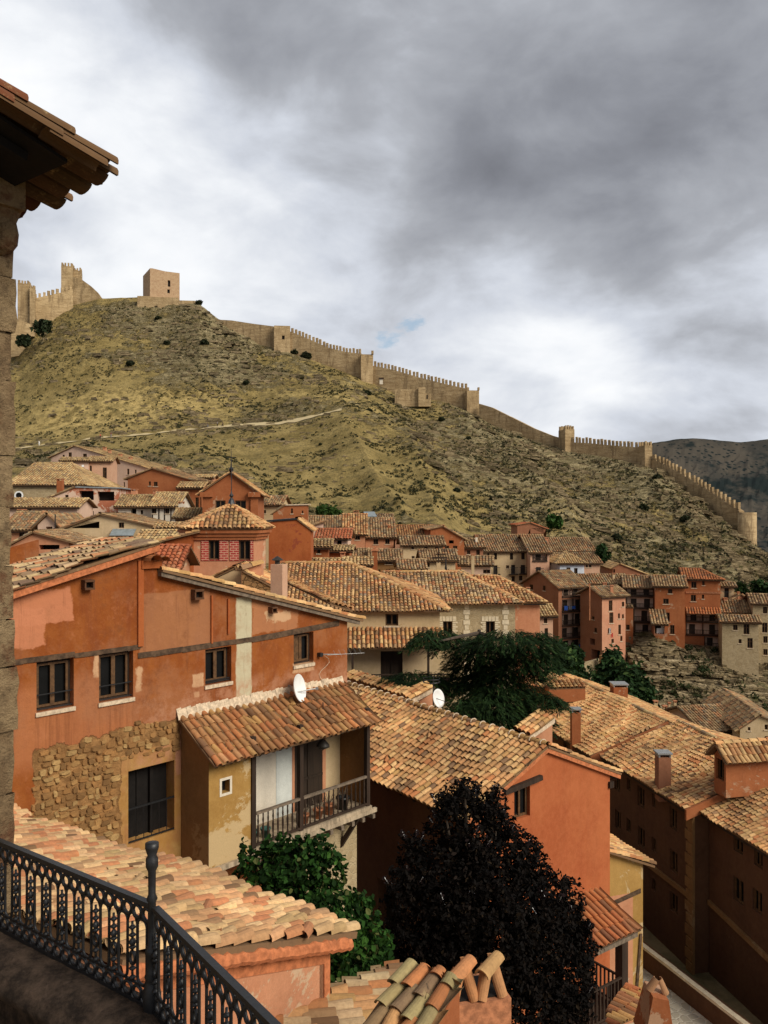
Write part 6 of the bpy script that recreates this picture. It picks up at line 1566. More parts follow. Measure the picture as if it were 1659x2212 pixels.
# street with its low wall
gd = nz(A3(.345, -.94, 0)); gs = A3(.94, .345, 0); w0 = A3(10.7, 34.5, -18.0)
m = MB(); z0 = -18.9
q = [w0 - gd * 14 - gs * 5.5, w0 + gd * 26 - gs * 5.5, w0 + gd * 26, w0 - gd * 14]
m.poly([A3(p[0], p[1], z0) for p in q]); m.build('street', M['cobble'])['kind'] = 'structure'
m = MB(); m.poly([A3(p[0], p[1], z0 - 1.2) for p in (w0 - gd * 14 + gs * .3, w0 + gd * 26 + gs * .3, w0 + gd * 26 + gs * 5, w0 - gd * 14 + gs * 5)]); m.build('lower_lane', M['earth'])['kind'] = 'structure'
t = thing('street_wall', 'low stone street wall with pale coping beside the cobbled lane', 'wall', w0 + A3(0, 0, -2))
m = MB(); m.box(w0 - gd * 14 + A3(0, 0, -2.2), gd * 40, gs * .4, A3(0, 0, 2.1)); m.build('wall', M['darkwall'], t)  # street face coloured dark, its shade painted in
m = MB()
for k in range(50): m.box(w0 - gd * (14 - k * .8) - gs * .04 + A3(0, 0, -.1), gd * .785, gs * .22, A3(0, 0, random.uniform(.1, .125)))
m.build('coping', M['quoin'], t)

# H: little ochre house behind B's corner, I: pent roof with balcony
house('narrow ochre and pink house with exposed beams at the corner of the cobbled lane', n7, [(560, 140), (865, 236)], 30.2, 18, 8, 4, 'G', 'ochre', PAL_LIGHT, [(733, 470, 746, 545, 'v')], ov=.35, tmat='tile')
Hh = [o for o in bpy.data.objects if o.parent is None and o.get('label', '').startswith('narrow ochre')][0]
pH = Pl.yaw(P(*n7(560, 140), 30.2), 18)
for a, b, w in (((640, 500), (848, 405), .16), ((620, 760), (850, 640), .2)):
    m = MB(); (sa, za), (sb, zb) = pH.hit(n7(*a)), pH.hit(n7(*b)); m.prism([pH.pt(sa, -.04, za - w / 2), pH.pt(sb, -.04, zb - w / 2), pH.pt(sb, -.04, zb + w / 2), pH.pt(sa, -.04, za + w / 2)], pH.b * .038); m.build('timber_beam', M['beam'], Hh)
m = MB(); (sa, za), (sb, zb) = pH.hit(n7(842, 680)), pH.hit(n7(815, 1040)); m.prism([pH.pt(sa, -.05, za), pH.pt(sa + .1, -.05, za), pH.pt(sb + .1, -.05, zb), pH.pt(sb, -.05, zb)], pH.b * .045)
m.build('timber_post', M['beam'], Hh)
(sa, za), (sb, zb) = pH.hit(n7(600, 800)), pH.hit(n7(800, 500)); m = MB(); m.box(pH.pt(sa, -.012, -8), pH.e * (sb - sa), pH.b * .01, A3(0, 0, 8 + za + 2)); m.build('plaster_field', M['salmon'], Hh)
t = thing('timber_balcony', 'orange tiled pent roof over a dark timber balcony with a tall black post', 'balcony', PB.pt(3.2, -1, -10))
PI = Pl(PB.pt(0, -1.6, 0), PB.e); zfl = -9.2
(i0, zi0), (i1, zi1), (ip, _) = PI.hit(n7(560, 745)), PI.hit(n7(815, 650)), PI.hit(n7(745, 900)); zi = zi1; zfl = PI.hit(n7(745, 1165))[1]
R = MB(); tiles(R, [PB.pt(i0, -1.75, zi), PB.pt(i1, -1.75, zi), PB.pt(i1, .3, zi + .85), PB.pt(i0, .3, zi + .85)], PAL_ORANGE, pw=.26, ex=.5, r=.098, seg=7, chan=True, lip=True, thick=.06); R.build('roof', M['tile'], t)
m = MB(); m.box(PI.pt(ip - .15, -.05, zfl - .3), PI.e * .3, PI.b * .3, A3(0, 0, zi - .1 - zfl + .3)); m.build('post', M['wood'], t)
m = MB(); m.box(PI.pt(i0 - 1, 0, zfl - .2), PI.e * (ip - i0 + 1.2), PI.b * 1.6, A3(0, 0, .15)); m.build('floor', M['wood'], t)
rail(t, PI, i0 - 1, ip - .15, zfl, 1.15, .0, 'wood', .05, .17); PI2 = Pl(PI.pt(ip + .1, 0, 0), PB.b); rail(t, PI2, .2, 1.6, zfl, 1.0, 0, 'wood', .05, .17)
m = MB(); m.bar(PB.pt(i0, -1.65, zi - .14), PB.pt(i1, -1.65, zi - .14), .14); m.build('beam', M['greywood'], t)

# D: cream house with the large hipped roof and lower tiled gallery
PD = Pl.yaw(P(735, 1321, 45), 2)
t = thing('cream_house', 'cream house under a large hipped roof of rounded tiles, with a tiled lower gallery', 'house', PD.pt(2.5, 4, -9))
L = PD.hit((950, 1312))[0]; hs, ks = cut(PD, c5, [(905, 916, 985, 990, 'W')])
m = MB(); m.wall(PD, [(-3, -2.0), (L, -2.0), (L, .1), (-3, .1)], hs); m.poly([PD.pt(L, 0, -9), PD.pt(L, 9, -9), PD.pt(L, 9, .1), PD.pt(L, 0, .1)]); m.build('wall', M['cream'], t); opening(t, PD, hs[0][:4], 'W')
R = MB(); a, b = PD.pt(-3.2, -.4, -.02), PD.pt(L + .5, -.4, -.02); zr = 2.25
rl, rr = P(600, 1221, 50.5), P(752, 1222, 50.5); rl[2] = rr[2] = a[2] + zr
tiles(R, [a, b, rr, rl], PAL_WARM + [(1.2, (.32, .25, .17))], pw=.225, ex=.3, r=.088, seg=5, lip=True, sag=.04)
tiles(R, [b, PD.pt(L + .5, 11, -.02), rr], PAL_WARM, pw=.3, ex=.45, r=.12, seg=3, lip=False); tiles(R, [PD.pt(L + .5, 11, -.02), PD.pt(-3.2, 11, -.02), rl, rr], PAL_WARM, pw=.4, ex=.6, r=.15, seg=3, lip=False)
rf = R.build('roof', M['tile'], t); m = MB(); ridge(m, b, rr + A3(0, 0, .03), PAL_LIGHT, .15, .42, 6); ridge(m, rr, rl, PAL_LIGHT, .14, .42, 6); m.build('ridge_tile', M['tile'], rf)
zg = PD.hit(c5(850, 1120))[1]; zt_ = PD.hit(c5(850, 1040))[1]
R = MB(); tiles(R, [PD.pt(-1, -1.5, zg + .1), PD.pt(L + .2, -1.5, zg + .1), PD.pt(L + .2, .05, zt_ + .25), PD.pt(-1, .05, zt_ + .25)], PAL_WARM, pw=.235, ex=.36, r=.09, seg=6, lip=True); R.build('gallery_roof', M['tile'], t)
hs = [PD.hit(c5(875, 1290))[:1] + (-6.2,) + (PD.hit(c5(1012, 1150))[0], PD.hit(c5(940, 1148))[1], .15)]
m = MB(); m.wall(PD, [(-1, -9), (L, -9), (L, -2.01), (-1, -2.01)], hs); m.build('lower_wall', M['cream'], t); opening(t, PD, hs[0][:4], 'd')
PG = Pl(PD.pt(0, -1.35, 0), PD.e); zr_b = PG.hit(c5(780, 1295))[1]
rail(t, PG, -.8, L + .2, zr_b - .95, .95, 0, 'wood', .04, .15)
for x in (700, 1172): m = MB(); s = PG.hit(c5(x, 1250))[0]; m.box(PG.pt(s - .06, 0, zr_b - 1), PG.e * .12, PG.b * .12, A3(0, 0, zg - zr_b + 1)); m.build('post', M['wood'], t)
m = MB(); m.box(PG.pt(-1, -.1, zr_b - 1.2), PG.e * (L + 1.2), PG.b * 1.4, A3(0, 0, .2)); m.build('gallery_floor', M['greywood'], t)
# light roof strip and walls between A's verge and D
t = thing('lean_to_roof', 'light tiled lean-to roof between the red house verge and the hipped cream house', 'roof', P(620, 1260, 40))
m = MB(); tiles(m, [P(*c5(560, 860), 35), P(*c5(700, 905), 35.5), P(*c5(260, 690), 44), P(*c5(130, 650), 43)], PAL_LIGHT, pw=.24, ex=.4, r=.11, seg=5); m.build('roof', M['tile'], t)
m = MB(); q = [P(*c5(-60, 760), 35), P(*c5(260, 850), 35), P(*c5(200, 735), 38), P(*c5(20, 690), 39)]; m.poly(q); m.poly([q[0], q[1], q[1] - A3(0, 0, 2), q[0] - A3(0, 0, 2)]); m.build('wall', M['cream'], t)
t = thing('tall_chimney', 'tall square plastered chimney with a round metal cowl behind the red house verge', 'chimney', P(*c5(228, 830), 33))
p = P(*c5(190, 830), 33); w = 76 * .3472 / F * 33; h = 222 * .3472 / F * 33
m = MB(); m.box(p - A3(0, 0, .5), A3(w, -.15, 0), A3(.15, w, 0), A3(0, 0, h + .5)); st = m.build('stack', M['pink'], t)
m = MB(); m.lathe(p + A3(w / 2, w / 2, h), [(.1, 0), (.1, .12), (.24, .16), (.2, .2), (.05, .3), (.02, .32)], 12); m.build('cowl', M['lamp'], t)
t = thing('parapet_block', 'small salmon parapet block with a tile coping at the foot of the lantern tower', 'parapet', P(*c5(70, 660), 36))
a, b = P(*c5(10, 640), 36), P(*c5(135, 600), 36.5); m = MB(); m.prism([a - A3(0, 0, 1.2), b - A3(0, 0, 1.2), b, a], A3(0, .6, 0)); m.build('wall', M['salmon'], t); m = MB(); ridge(m, a, b, PAL_LIGHT, .2, .35, 5, .0); m.build('coping', M['tile'], t)
house('small cream gable with a slanted tile verge at the foot of the lantern tower', c4, [(1300, 965), (1460, 890), (1520, 900)], 37, 0, 4, 3, 'G', 'cream', PAL_LIGHT, [(1400, 975, 1432, 992, 'v')], ov=.1, tmat='tile')
house('rough rubble stub wall with a slanted tile top left of the tall chimney', c4, [(1505, 905), (1700, 1010)], 36, 2, 4, 3, 'G', 'rubble', PAL_LIGHT, [], ov=.1, tmat='tile')

# E: stone house with pale quoins
PE_ = Pl.yaw(P(948, 1306, 52), 1)
L = PE_.hit((1113, 1306))[0]
t = thing('stone_house', 'pale rubble stone house with white quoins and two windows under a rounded tile roof', 'house', PE_.pt(L / 2, 4, -8))
W2 = [(1262, 962, 1322, 1040, 'W'), (1528, 962, 1586, 1040, 'W')]; hs, ks = cut(PE_, c5, W2)
m = MB(); m.wall(PE_, [(0, -9), (L, -9), (L, .05), (0, .05)], hs); m.poly([PE_.pt(0, 0, -9), PE_.pt(0, 0, .05), PE_.pt(0, 9, .05), PE_.pt(0, 9, -9)]); m.poly([PE_.pt(L, 0, -9), PE_.pt(L, 9, -9), PE_.pt(L, 9, .05), PE_.pt(L, 0, .05)]); m.build('wall', M['stone'], t)
for h in hs:
    opening(t, PE_, h[:4], 'W'); m = MB(); n_ = 6
    for k in range(n_):
        z = h[1] + (h[3] - h[1]) * k / n_; ln = .32 if k % 2 else .2; hh = (h[3] - h[1]) / n_ - .03
        m.box(PE_.pt(h[0] - ln, -.03, z), PE_.e * ln, PE_.b * .03, A3(0, 0, hh)); m.box(PE_.pt(h[2], -.03, z), PE_.e * ln, PE_.b * .03, A3(0, 0, hh))
    for k in range(5): w = (h[2] - h[0] + .5) / 5; m.box(PE_.pt(h[0] - .25 + k * w, -.032, h[3] + .01), PE_.e * (w - .03), PE_.b * .03, A3(0, 0, .3))
    m.build('window_quoin', M['quoin'], t)
for x in (1410, 1652):
    s = PE_.hit(c5(x, 980))[0]; m = MB()
    for k in range(20): ln = .42 if k % 2 else .26; m.box(PE_.pt(s - ln / 2, -.03, -.3 - k * .32), PE_.e * ln, PE_.b * .03, A3(0, 0, .28))
    m.build('corner_quoin', M['quoin'], t)
R = MB(); a, b = PE_.pt(-2.6, -.4, .0), PE_.pt(L + .45, -.4, .0); c_, d_ = PE_.pt(L - 3.2, 4.0, 1.7), PE_.pt(-3.5, 4.0, 1.7)
tiles(R, [a, b, c_, d_], PAL_MIX + [(2, CR), (1.5, PE)], pw=.23, ex=.32, r=.108, seg=4, sag=.04); tiles(R, [b, PE_.pt(L + .45, 9, 0), c_], PAL_WARM, pw=.3, ex=.45, r=.12, seg=3, lip=False); tiles(R, [PE_.pt(L + .45, 9, 0), PE_.pt(-2.6, 9, 0), d_, c_], PAL_WARM, pw=.4, ex=.6, r=.15, seg=3, lip=False)
rf = R.build('roof', M['tile'], t); m = MB(); ridge(m, b, c_, PAL_LIGHT, .14, .42, 5); ridge(m, c_, d_, PAL_LIGHT, .14, .42, 5); m.build('ridge_tile', M['tile'], rf)
house('hipped tile roof house adjoining the stone house on its right', c6, [(-40, 545), (345, 540)], 57, 3, 6, 7, 'E', 'salmon', PAL_WARM, [], pitch=.4, hipr=True, tmat='tile')
# ---------------------------------------------------------------- F: pale tiled roof in the foreground
E0 = A3(-.52, 11, -5.66); Fd = nz(A3(.56, .83, 0)); Fe = A3(-Fd[1], Fd[0], 0); sl = .35   # downslope, eave direction
def FP(u, v, z=0): return E0 + Fe * u - Fd * v + A3(0, 0, v * sl + z)   # u along the eave away from the camera, v upslope
t = thing('tiled_roof_house', 'low plastered house with a pale mossy tile roof below the iron railing', 'house', E0 + A3(-2, 0, -3))
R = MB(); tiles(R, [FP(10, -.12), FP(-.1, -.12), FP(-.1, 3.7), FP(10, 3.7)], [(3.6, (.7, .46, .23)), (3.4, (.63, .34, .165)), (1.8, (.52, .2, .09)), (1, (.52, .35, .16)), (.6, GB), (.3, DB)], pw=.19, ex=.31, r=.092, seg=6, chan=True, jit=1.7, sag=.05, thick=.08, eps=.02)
R.build('roof', M['tile'], t)
m = MB(); n_ = 60; rows = []
for k in range(n_ + 1):
    v0 = 3.7 * k / n_; b = FP(-.13 + random.uniform(-.012, .012), v0); h0, h1 = random.uniform(-.13, -.105), random.uniform(.02, .06)
    rows.append([b + A3(0, 0, h0), b + Fe * -.03 + A3(0, 0, h0 + .05), b + Fe * -.02 + A3(0, 0, h1 - .04), b + A3(0, 0, h1), b + Fe * .16 + A3(0, 0, h1 + .01), b + Fe * .16 + A3(0, 0, h0)])
v = np.array(rows).reshape(-1, 3); ix = np.arange((n_ + 1) * 6).reshape(n_ + 1, 6)
m.block(v, np.stack([ix[:-1, :-1], ix[:-1, 1:], ix[1:, 1:], ix[1:, :-1]], -1).reshape(-1, 4), A3(1, 1, 1)); m.poly(rows[0])
m.build('verge_mortar', M['redmortar'], t)
m = MB(); zb = -6.5
a, b = FP(.03, .3), FP(.03, 3.7); m.prism([A3(a[0], a[1], zb - 1.5), A3(b[0], b[1], zb - 1.5), b - A3(0, 0, .12), a - A3(0, 0, .12)], Fe * .25)
b2 = FP(10, 3.7); m.prism([A3(b[0], b[1], zb - 3), A3(b2[0], b2[1], zb - 3), b2 - A3(0, 0, .1), b - A3(0, 0, .1)], Fd * .2)
a2 = FP(10, .3); m.prism([A3(a[0], a[1], -14), A3(a2[0], a2[1], -14), a2 - A3(0, 0, .1), a - A3(0, 0, .1)], -Fd * .2)
m.build('wall', M['salmon'], t)
w = Fe * -.015; m = MB()
for (v0, z0_, v1, z1_) in ((.3, 0, .42, -9),):
    a, b = FP(.028, v0), FP(.028, v1); m.prism([A3(a[0], a[1], zb), A3(b[0], b[1], zb), b - A3(0, 0, .13), a - A3(0, 0, .13)], w)
a, b = FP(.028, .42), FP(.028, 3.6); m.prism([a - A3(0, 0, .3), b - A3(0, 0, .3), b - A3(0, 0, .13), a - A3(0, 0, .13)], w)
m.prism([A3(a[0], a[1], zb + .0), A3(b[0], b[1], zb + .05), A3(b[0], b[1], zb + .2), A3(a[0], a[1], zb + .13)], w * 2); m.build('painted_border', M['redmortar'], t)

# lower roofs at the bottom of the photograph
t = thing('lower_tiled_roof', 'pale weathered tile roof at the foot of the plastered wall, bottom of the photograph', 'roof', A3(-.5, 11, -7.5))
L0 = A3(-.77, 10.72, -6.45); g2 = nz(A3(.83, -.56, 0)); c2_ = nz(A3(.56, .83, 0)); cd = c2_ + A3(0, 0, -.22)
q = [L0 + cd * 3.2, L0 - cd * 3.0, L0 - cd * 3.0 + g2 * 3.4, L0 + cd * 3.2 + g2 * 3.4]
m = MB(); q_ = [L0 + cd * -.1 + g2 * 2.1, L0 + cd * 1.8 - g2 * .1, L0 - cd * 3.0 - g2 * .1, L0 - cd * 3.0 + g2 * 2.1]
tiles(m, q_, [(4, (.58, .42, .24)), (3, PE), (1.6, OR), (1, OC), (1, GB), (.5, DB)], pw=.235, ex=.34, r=.11, seg=8, chan=True, jit=1.6, thick=.08); m.build('roof', M['tile'], t)
m = MB(); a, b = q_[0] - A3(0, 0, .1), q_[1] - A3(0, 0, .1); m.prism([a, b, A3(b[0], b[1], -13), A3(a[0], a[1], -13)], -c2_ * .2); m.build('wall', M['salmon'], t)
t = thing('mossy_tile_roof', 'small steep roof of dark mossy barrel tiles between pale roof and tiled chimneys', 'roof', A3(.3, 11, -7.5))
TL = P(879.5, 2088, 9.2); ed = nz(A3(.83, -.56, 0)); cdn = nz(A3(-.62, -.78, 0)) + A3(0, 0, -.42)
m = MB(); tiles(m, [TL + cdn * 2.6, TL + cdn * 2.6 + ed * .66, TL + ed * .66, TL], [(2, OR), (2, (.26, .17, .09)), (2, (.34, .28, .13)), (1, (.2, .13, .08)), (1, PE)], pw=.17, ex=.28, r=.08, seg=8, chan=True, jit=1.5, thick=.05); m.build('roof', M['tile_lichen'], t)
a, b = TL + ed * .66, TL + ed * .66 + cdn * 2.6; m = MB(); m.prism([a - A3(0, 0, 2.5), b - A3(0, 0, 1.6), b - A3(0, 0, .02), a - A3(0, 0, .02)], ed * -.06); m.build('side_wall', M['brick_red'], t)

# chimney with two tile tents
def half_tile(m, a, b, r0, r1, upv, th=.018, seg=8):
    a, b = np.array(a), np.array(b); d = nz(b - a); s = nz(np.cross(d, upv)); u = np.cross(s, d); an = np.linspace(0, math.pi, seg + 1)
    rings = [[p + (r - k) * (math.cos(x) * s + math.sin(x) * u) for x in an] for p, r, k in ((a, r0, 0), (b, r1, 0), (b, r1, th), (a, r0, th))]
    k = seg + 1; f = [[i * k + j, i * k + j + 1, ((i + 1) % 4) * k + j + 1, ((i + 1) % 4) * k + j] for i in range(4) for j in range(seg)]
    m.block(np.array(rings).reshape(-1, 3), np.array(f), np.array(m.col))


t = thing('tiled_chimney', 'square chimney crowned with two tents of leaning roof tiles, bottom of the photograph', 'chimney', P(1045, 2212, 10.5) - A3(0, 0, .6))
o = P(972, 2176, 10.4); ex_ = A3(.8, .2, 0); ey = A3(-.15, .62, 0)
m = MB(); m.box(o - A3(0, 0, 1.2), ex_, ey, A3(0, 0, 1.2)); m.build('stack', M['terracotta'], t)
m = MB(); m.box(o + ex_ * .12 + ey * .12, ex_ * .76, ey * .76, A3(0, 0, .02)); m.build('flue_mouth', M['void'], t)
for k, (dx, c_, d_) in enumerate(((.06, (.56, .24, .1), (.5, .22, .09)), (.52, (.56, .33, .14), (.52, .25, .11)))):
    b0 = o + ex_ * dx; b1 = b0 + ex_ * .36
    ap = b0 + ex_ * .2 + ey * .25 + A3(0, 0, .36)
    m = MB(); m.col = d_
    half_tile(m, b1 + ey * .1, ap + ex_ * .05 + ey * .05, .075, .085, A3(.6, -.8, .2)); half_tile(m, b0 + ey * .05, ap - ex_ * .03 + ey * .05, .075, .085, A3(-.6, -.8, .2)); half_tile(m, b1 + ey * .6, ap + ex_ * .08 + ey * .3, .075, .085, A3(.9, .2, .2))
    m.build('leaning_tile', M['tile'], t)
    m = MB(); m.col = c_; half_tile(m, ap - ey * .22 - ex_ * .2 + A3(0, 0, -.05), ap + ey * .16 + ex_ * .2 + A3(0, 0, .04), .105, .09, A3(0, 0, 1)); m.build('cap_tile', M['tile'], t)
# tapered chimney by the street, with a two-tile tent
t = thing('tapered_chimney', 'tapered red chimney with an open two-tile tent beside the cobbled lane', 'chimney', P(1425, 2212, 20) - A3(0, 0, .5))
a0, a1, b0, b1 = P(*n7(890, 1250), 20), P(*n7(1055, 1250), 20), P(*n7(930, 1082), 20), P(*n7(1030, 1105), 20)
m = MB(); dv = A3(0, .7, 0); i = m.vs([a0 - A3(.06, 0, .5), a1 + A3(.06, 0, -.5), a1 + A3(.06, .9, -.5), a0 + A3(-.06, .9, -.5), b0, b1, b1 + dv, b0 + dv])
for q in ((0, 1, 5, 4), (1, 2, 6, 5), (2, 3, 7, 6), (3, 0, 4, 7), (4, 5, 6, 7)): m.f.append(tuple(i + k for k in q))
m.build('stack', M['brick_red'], t)
m = MB(); m.col = (.5, .25, .13); ap = P(*n7(985, 1010), 20); half_tile(m, b1 + A3(0, .3, 0), ap + A3(.02, .3, 0), .11, .09, A3(.8, -.5, .3)); half_tile(m, b0 + A3(0, .3, 0), ap + A3(-.02, .3, 0), .11, .09, A3(-.8, -.5, .3)); m.build('leaning_tile', M['tile'], t)
t = thing('lane_roof', 'strip of orange tile roof left of the tapered chimney by the lane', 'roof', P(*n7(820, 1200), 22))
m = MB(); tiles(m, [P(*n7(900, 1180), 22.5), P(*n7(640, 1300), 21), P(*n7(640, 1180), 22), P(*n7(765, 1065), 24)], PAL_ORANGE + [(2, OC)], pw=.24, ex=.4, r=.108, seg=6); m.build('roof', M['tile'], t)

# ---------------------------------------------------------------- stone pillar house at the left edge with its eaves
KS = 1.4; C0 = A3(-2.372, 5.3, 0) * KS; wd_ = nz(A3(-.6, -.8, 0)); nv = A3(.8, -.6, 0); bd = A3(-.8, .6, 0)
t = thing('stone_building', 'rough sandstone building corner with a jutting tiled eave at the left edge', 'building', C0 + A3(-1, 0, -4))
m = MB(); z = -6.2; k = 0
while z < 2.66:
    h = random.uniform(.42, .68); h = min(h, 2.7 - z); s = 0.0; j = random.uniform(-.022, .02); first = True
    while s < 3.6:
        ln = random.uniform(.6, 1.2)
        pr = j + random.uniform(-.012, .012)
        a = C0 + wd_ * (s - (.02 + pr if first else 0)) + nv * pr + A3(0, 0, z)
        # stone with a slightly uneven face
        n_ = 5; base_i = []
        g_ = np.zeros((n_, n_, 3)); gl = ln - .012
        for iu in range(n_):
            for iv in range(n_):
                fu, fv = iu / (n_ - 1), iv / (n_ - 1); e_ = min(fu, 1 - fu, fv, 1 - fv)
                bul = (.012 if e_ > 0 else -.014) + random.uniform(-.008, .008)
                g_[iu, iv] = a + wd_ * gl * fu + A3(0, 0, (h - .012) * fv) + nv * bul
        ix = np.arange(n_ * n_).reshape(n_, n_); m.block(g_, np.stack([ix[:-1, :-1], ix[1:, :-1], ix[1:, 1:], ix[:-1, 1:]], -1).reshape(-1, 4), A3(1, 1, 1))
        if first:
            for iv in range(n_): g_[0, iv] += wd_ * random.uniform(-.012, .012)
            r_ = np.stack([g_[0], g_[0] + bd * .6], 0); m.block(r_, np.array([[q, q + 1, n_ + q + 1, n_ + q] for q in range(n_ - 1)]), A3(1, 1, 1))
        s += ln; first = False
    z += h
m.box(C0 + nv * -.03 + A3(0, 0, -9) + wd_ * .05, wd_ * 4, bd * 5, A3(0, 0, 11.75))
m.build('wall', M['block'], t)
TIP = A3(-1.66, 5.0, 1.98) * KS; up_ = wd_ + A3(0, 0, .26)
R = MB(); e0, e1 = TIP + bd * 0, TIP + bd * 5
tiles(R, [e1, e0, e0 + up_ * 4.2, e1 + up_ * 4.2], [(3, (.13, .07, .035)), (2, (.16, .05, .024)), (2, (.11, .07, .035))], pw=.25, ex=.42, r=.115, seg=7, chan=True, jit=1.5, thick=.03, eps=.02, slab=False)
R.build('roof', M['tile_lichen'], t)
m = MB(); m.col = (.3, .17, .08)
for k in range(10):   # doubled verge tiles
    a = TIP + up_ * (.02 + k * .4) - bd * .02; u_ = nz(np.cross(bd, up_)); u_ = u_ if u_[2] > 0 else -u_
    m.col = random.choice([(.12, .065, .03), (.15, .05, .022), (.13, .085, .04)])
    half_tile(m, a + u_ * .14, a + up_ * .5 + u_ * .1, .095, .08, u_, .018); half_tile(m, a + up_ * .12 - bd * .07 + u_ * .02, a + up_ * .62 - bd * .07 + u_ * -.01, .095, .085, u_, .018)
m.build('verge_tile', M['tile_lichen'], t)
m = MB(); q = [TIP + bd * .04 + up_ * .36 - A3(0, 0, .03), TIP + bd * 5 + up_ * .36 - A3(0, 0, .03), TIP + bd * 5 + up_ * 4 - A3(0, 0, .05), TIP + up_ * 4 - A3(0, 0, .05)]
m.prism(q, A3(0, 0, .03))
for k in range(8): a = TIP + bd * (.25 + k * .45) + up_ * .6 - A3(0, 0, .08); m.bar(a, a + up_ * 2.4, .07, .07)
m.build('soffit', M['shade_timber'], t)  # eave shade put into the soffit colour
m = MB(); a = C0 + A3(0, 0, 2.45) + nv * .03 + bd * .02; m.lathe(a + wd_ * .12 + A3(0, 0, -.08), [(.02, -.1), (.1, -.06), (.14, 0), (.15, .1), (.13, .2), (.17, .3), (.17, .42)], 12); m.box(a - bd * .0 + nv * .02 + A3(0, 0, .2), wd_ * 1.6, nv * .18, A3(0, 0, .26)); m.build('corbel', M['block'], t)

# ---------------------------------------------------------------- iron balustrade on its dark stone coping
ZR = -2.54
pA, pB, pC = A3(-3.9, 7.05, ZR), A3(-1.5, 5.36, ZR), A3(-.25, 3.72, ZR)
t = thing('iron_railing', 'black cast-iron balustrade with ring ornaments and a turned corner post', 'railing', A3(-1.5, 5.36, ZR - .72))
def ring(m, c, e, r, rr, n=10, sq=1.0):
    m.tube([c + e * r * math.cos(a) + A3(0, 0, r * sq * math.sin(a)) for a in np.linspace(0, 2 * math.pi, n + 1)[:-1]], rr, 5, True)


H_ = .68
for a, b, n in ((pA, pB, 15), (pB + nz(pC - pB) * .06, pC, 10)):
    e = nz(b - a); L = np.linalg.norm(b - a); w = L / n
    m = MB(); m.bar(a, b, .045, .028); m.bar(a - A3(0, 0, .02), b - A3(0, 0, .02), .03, .012); m.build('top_rail', M['iron'], t)
    m = MB(); m.bar(a - A3(0, 0, H_ - .015), b - A3(0, 0, H_ - .015), .03, .03); m.bar(a - A3(0, 0, H_ - .13), b - A3(0, 0, H_ - .13), .014, .014); m.build('bottom_rail', M['iron'], t)
    # one ornamental panel, copied along the run
    m = MB(); c = a + e * w * .5; r = w * .25
    for s in (-.25, .25): ring(m, c + e * w * s - A3(0, 0, .03 + r), e, r * .86, .0135, 12); ring(m, c + e * w * s - A3(0, 0, H_ - .072), e, r * .82, .0125, 12)
    z0, z1 = -.12, -(H_ - .13); rw = w * .24     # tall stadium loop
    pts = [c + e * rw * math.cos(q) + A3(0, 0, z0 - rw + rw * math.sin(q)) for q in np.linspace(0, math.pi, 8)] + [c + e * rw * math.cos(q) + A3(0, 0, z1 + rw + rw * math.sin(q)) for q in np.linspace(math.pi, 2 * math.pi, 8)]
    m.tube(pts, .0105, 5, True)
    for q in (0, math.pi): m.tube([c + e * rw * 1.0 * math.cos(q) + A3(0, 0, z0 - rw), c + e * w * .5 * math.cos(q) + A3(0, 0, -.05)], .009, 4)
    b_ = a + e * 0.0   # baluster with oval and knops on the panel edge
    for zz in (-.2, -.25, -.33, -.47, -.53): m.lathe(b_ + A3(0, 0, zz - .012), [(.008, -.004), (.026, .012), (.008, .028)], 6)
    ring(m, b_ - A3(0, 0, .4), e, .027, .012, 10, 1.5); m.tube([b_ - A3(0, 0, .16), b_ - A3(0, 0, .36)], .009, 5); m.tube([b_ - A3(0, 0, .44), b_ - A3(0, 0, H_ - .12)], .009, 5)
    m.lathe(b_ - A3(0, 0, .3), [(.005, -.035), (.03, 0), (.005, .035)], 5)
    o = m.build('ornament_panel', M['iron'], t, True); l0 = np.array(o.location)
    for k in range(1, n):
        c_ = o.copy(); COL.objects.link(c_); c_.location = [float(x) for x in (l0 + e * w * k)]
m = MB(); m.lathe(pB - A3(0, 0, .78), [(0.068, 0), (0.068, 0.05), (0.048, 0.07), (0.056, 0.12), (0.06, 0.2), (0.044, 0.28), (0.04, 0.3), (0.048, 0.32), (0.032, 0.36), (0.036, 0.45), (0.044, 0.47), (0.044, 0.5), (0.0288, 0.53), (0.0256, 0.8), (0.036, 0.82), (0.024, 0.85), (0.0256, 1.0), (0.04, 1.03), (0.04, 1.08), (0.028, 1.1), (0.044, 1.15), (0.044, 1.18), (0.016, 1.19)], 14)
m.build('corner_post', M['iron'], t, True)
t = thing('terrace_wall', 'dark worn stone terrace wall carrying the iron balustrade', 'wall', A3(-2, 5, -6))
zc = ZR - H_
m = MB(); v = []; prof = [(-.06, .0), (.16, .012), (.30, -.03), (.36, -.1), (.34, -.17), (.24, -.2), (.2, -.24), (.2, -3.5)]
path_ = [pA + nz(pA - pB) * 1.2, pA, pA * .66 + pB * .34, pA * .33 + pB * .67, pB - nz(pB - pA) * .3, pB, pB + nz(pC - pB) * .35, pB * .5 + pC * .5, pC, pC + nz(pC - pB) * 1.5]
pth = []
for a, b in zip(path_, path_[1:]):
    for k in range(8): pth.append(a + (b - a) * k / 8)
for i, p in enumerate(pth):
    d = nz(pth[min(i + 1, len(pth) - 1)] - pth[max(i - 1, 0)]); nn = A3(-d[1], d[0], 0)
    nn = -nn if nn[1] > 0 else nn      # toward the camera side
    for (u_, z_) in prof: v.append(A3(p[0], p[1], zc) + nn * u_ + A3(0, 0, z_ + random.uniform(-.008, .008)))
v = np.array(v); k_ = len(prof); ix = np.arange(len(v)).reshape(-1, k_)
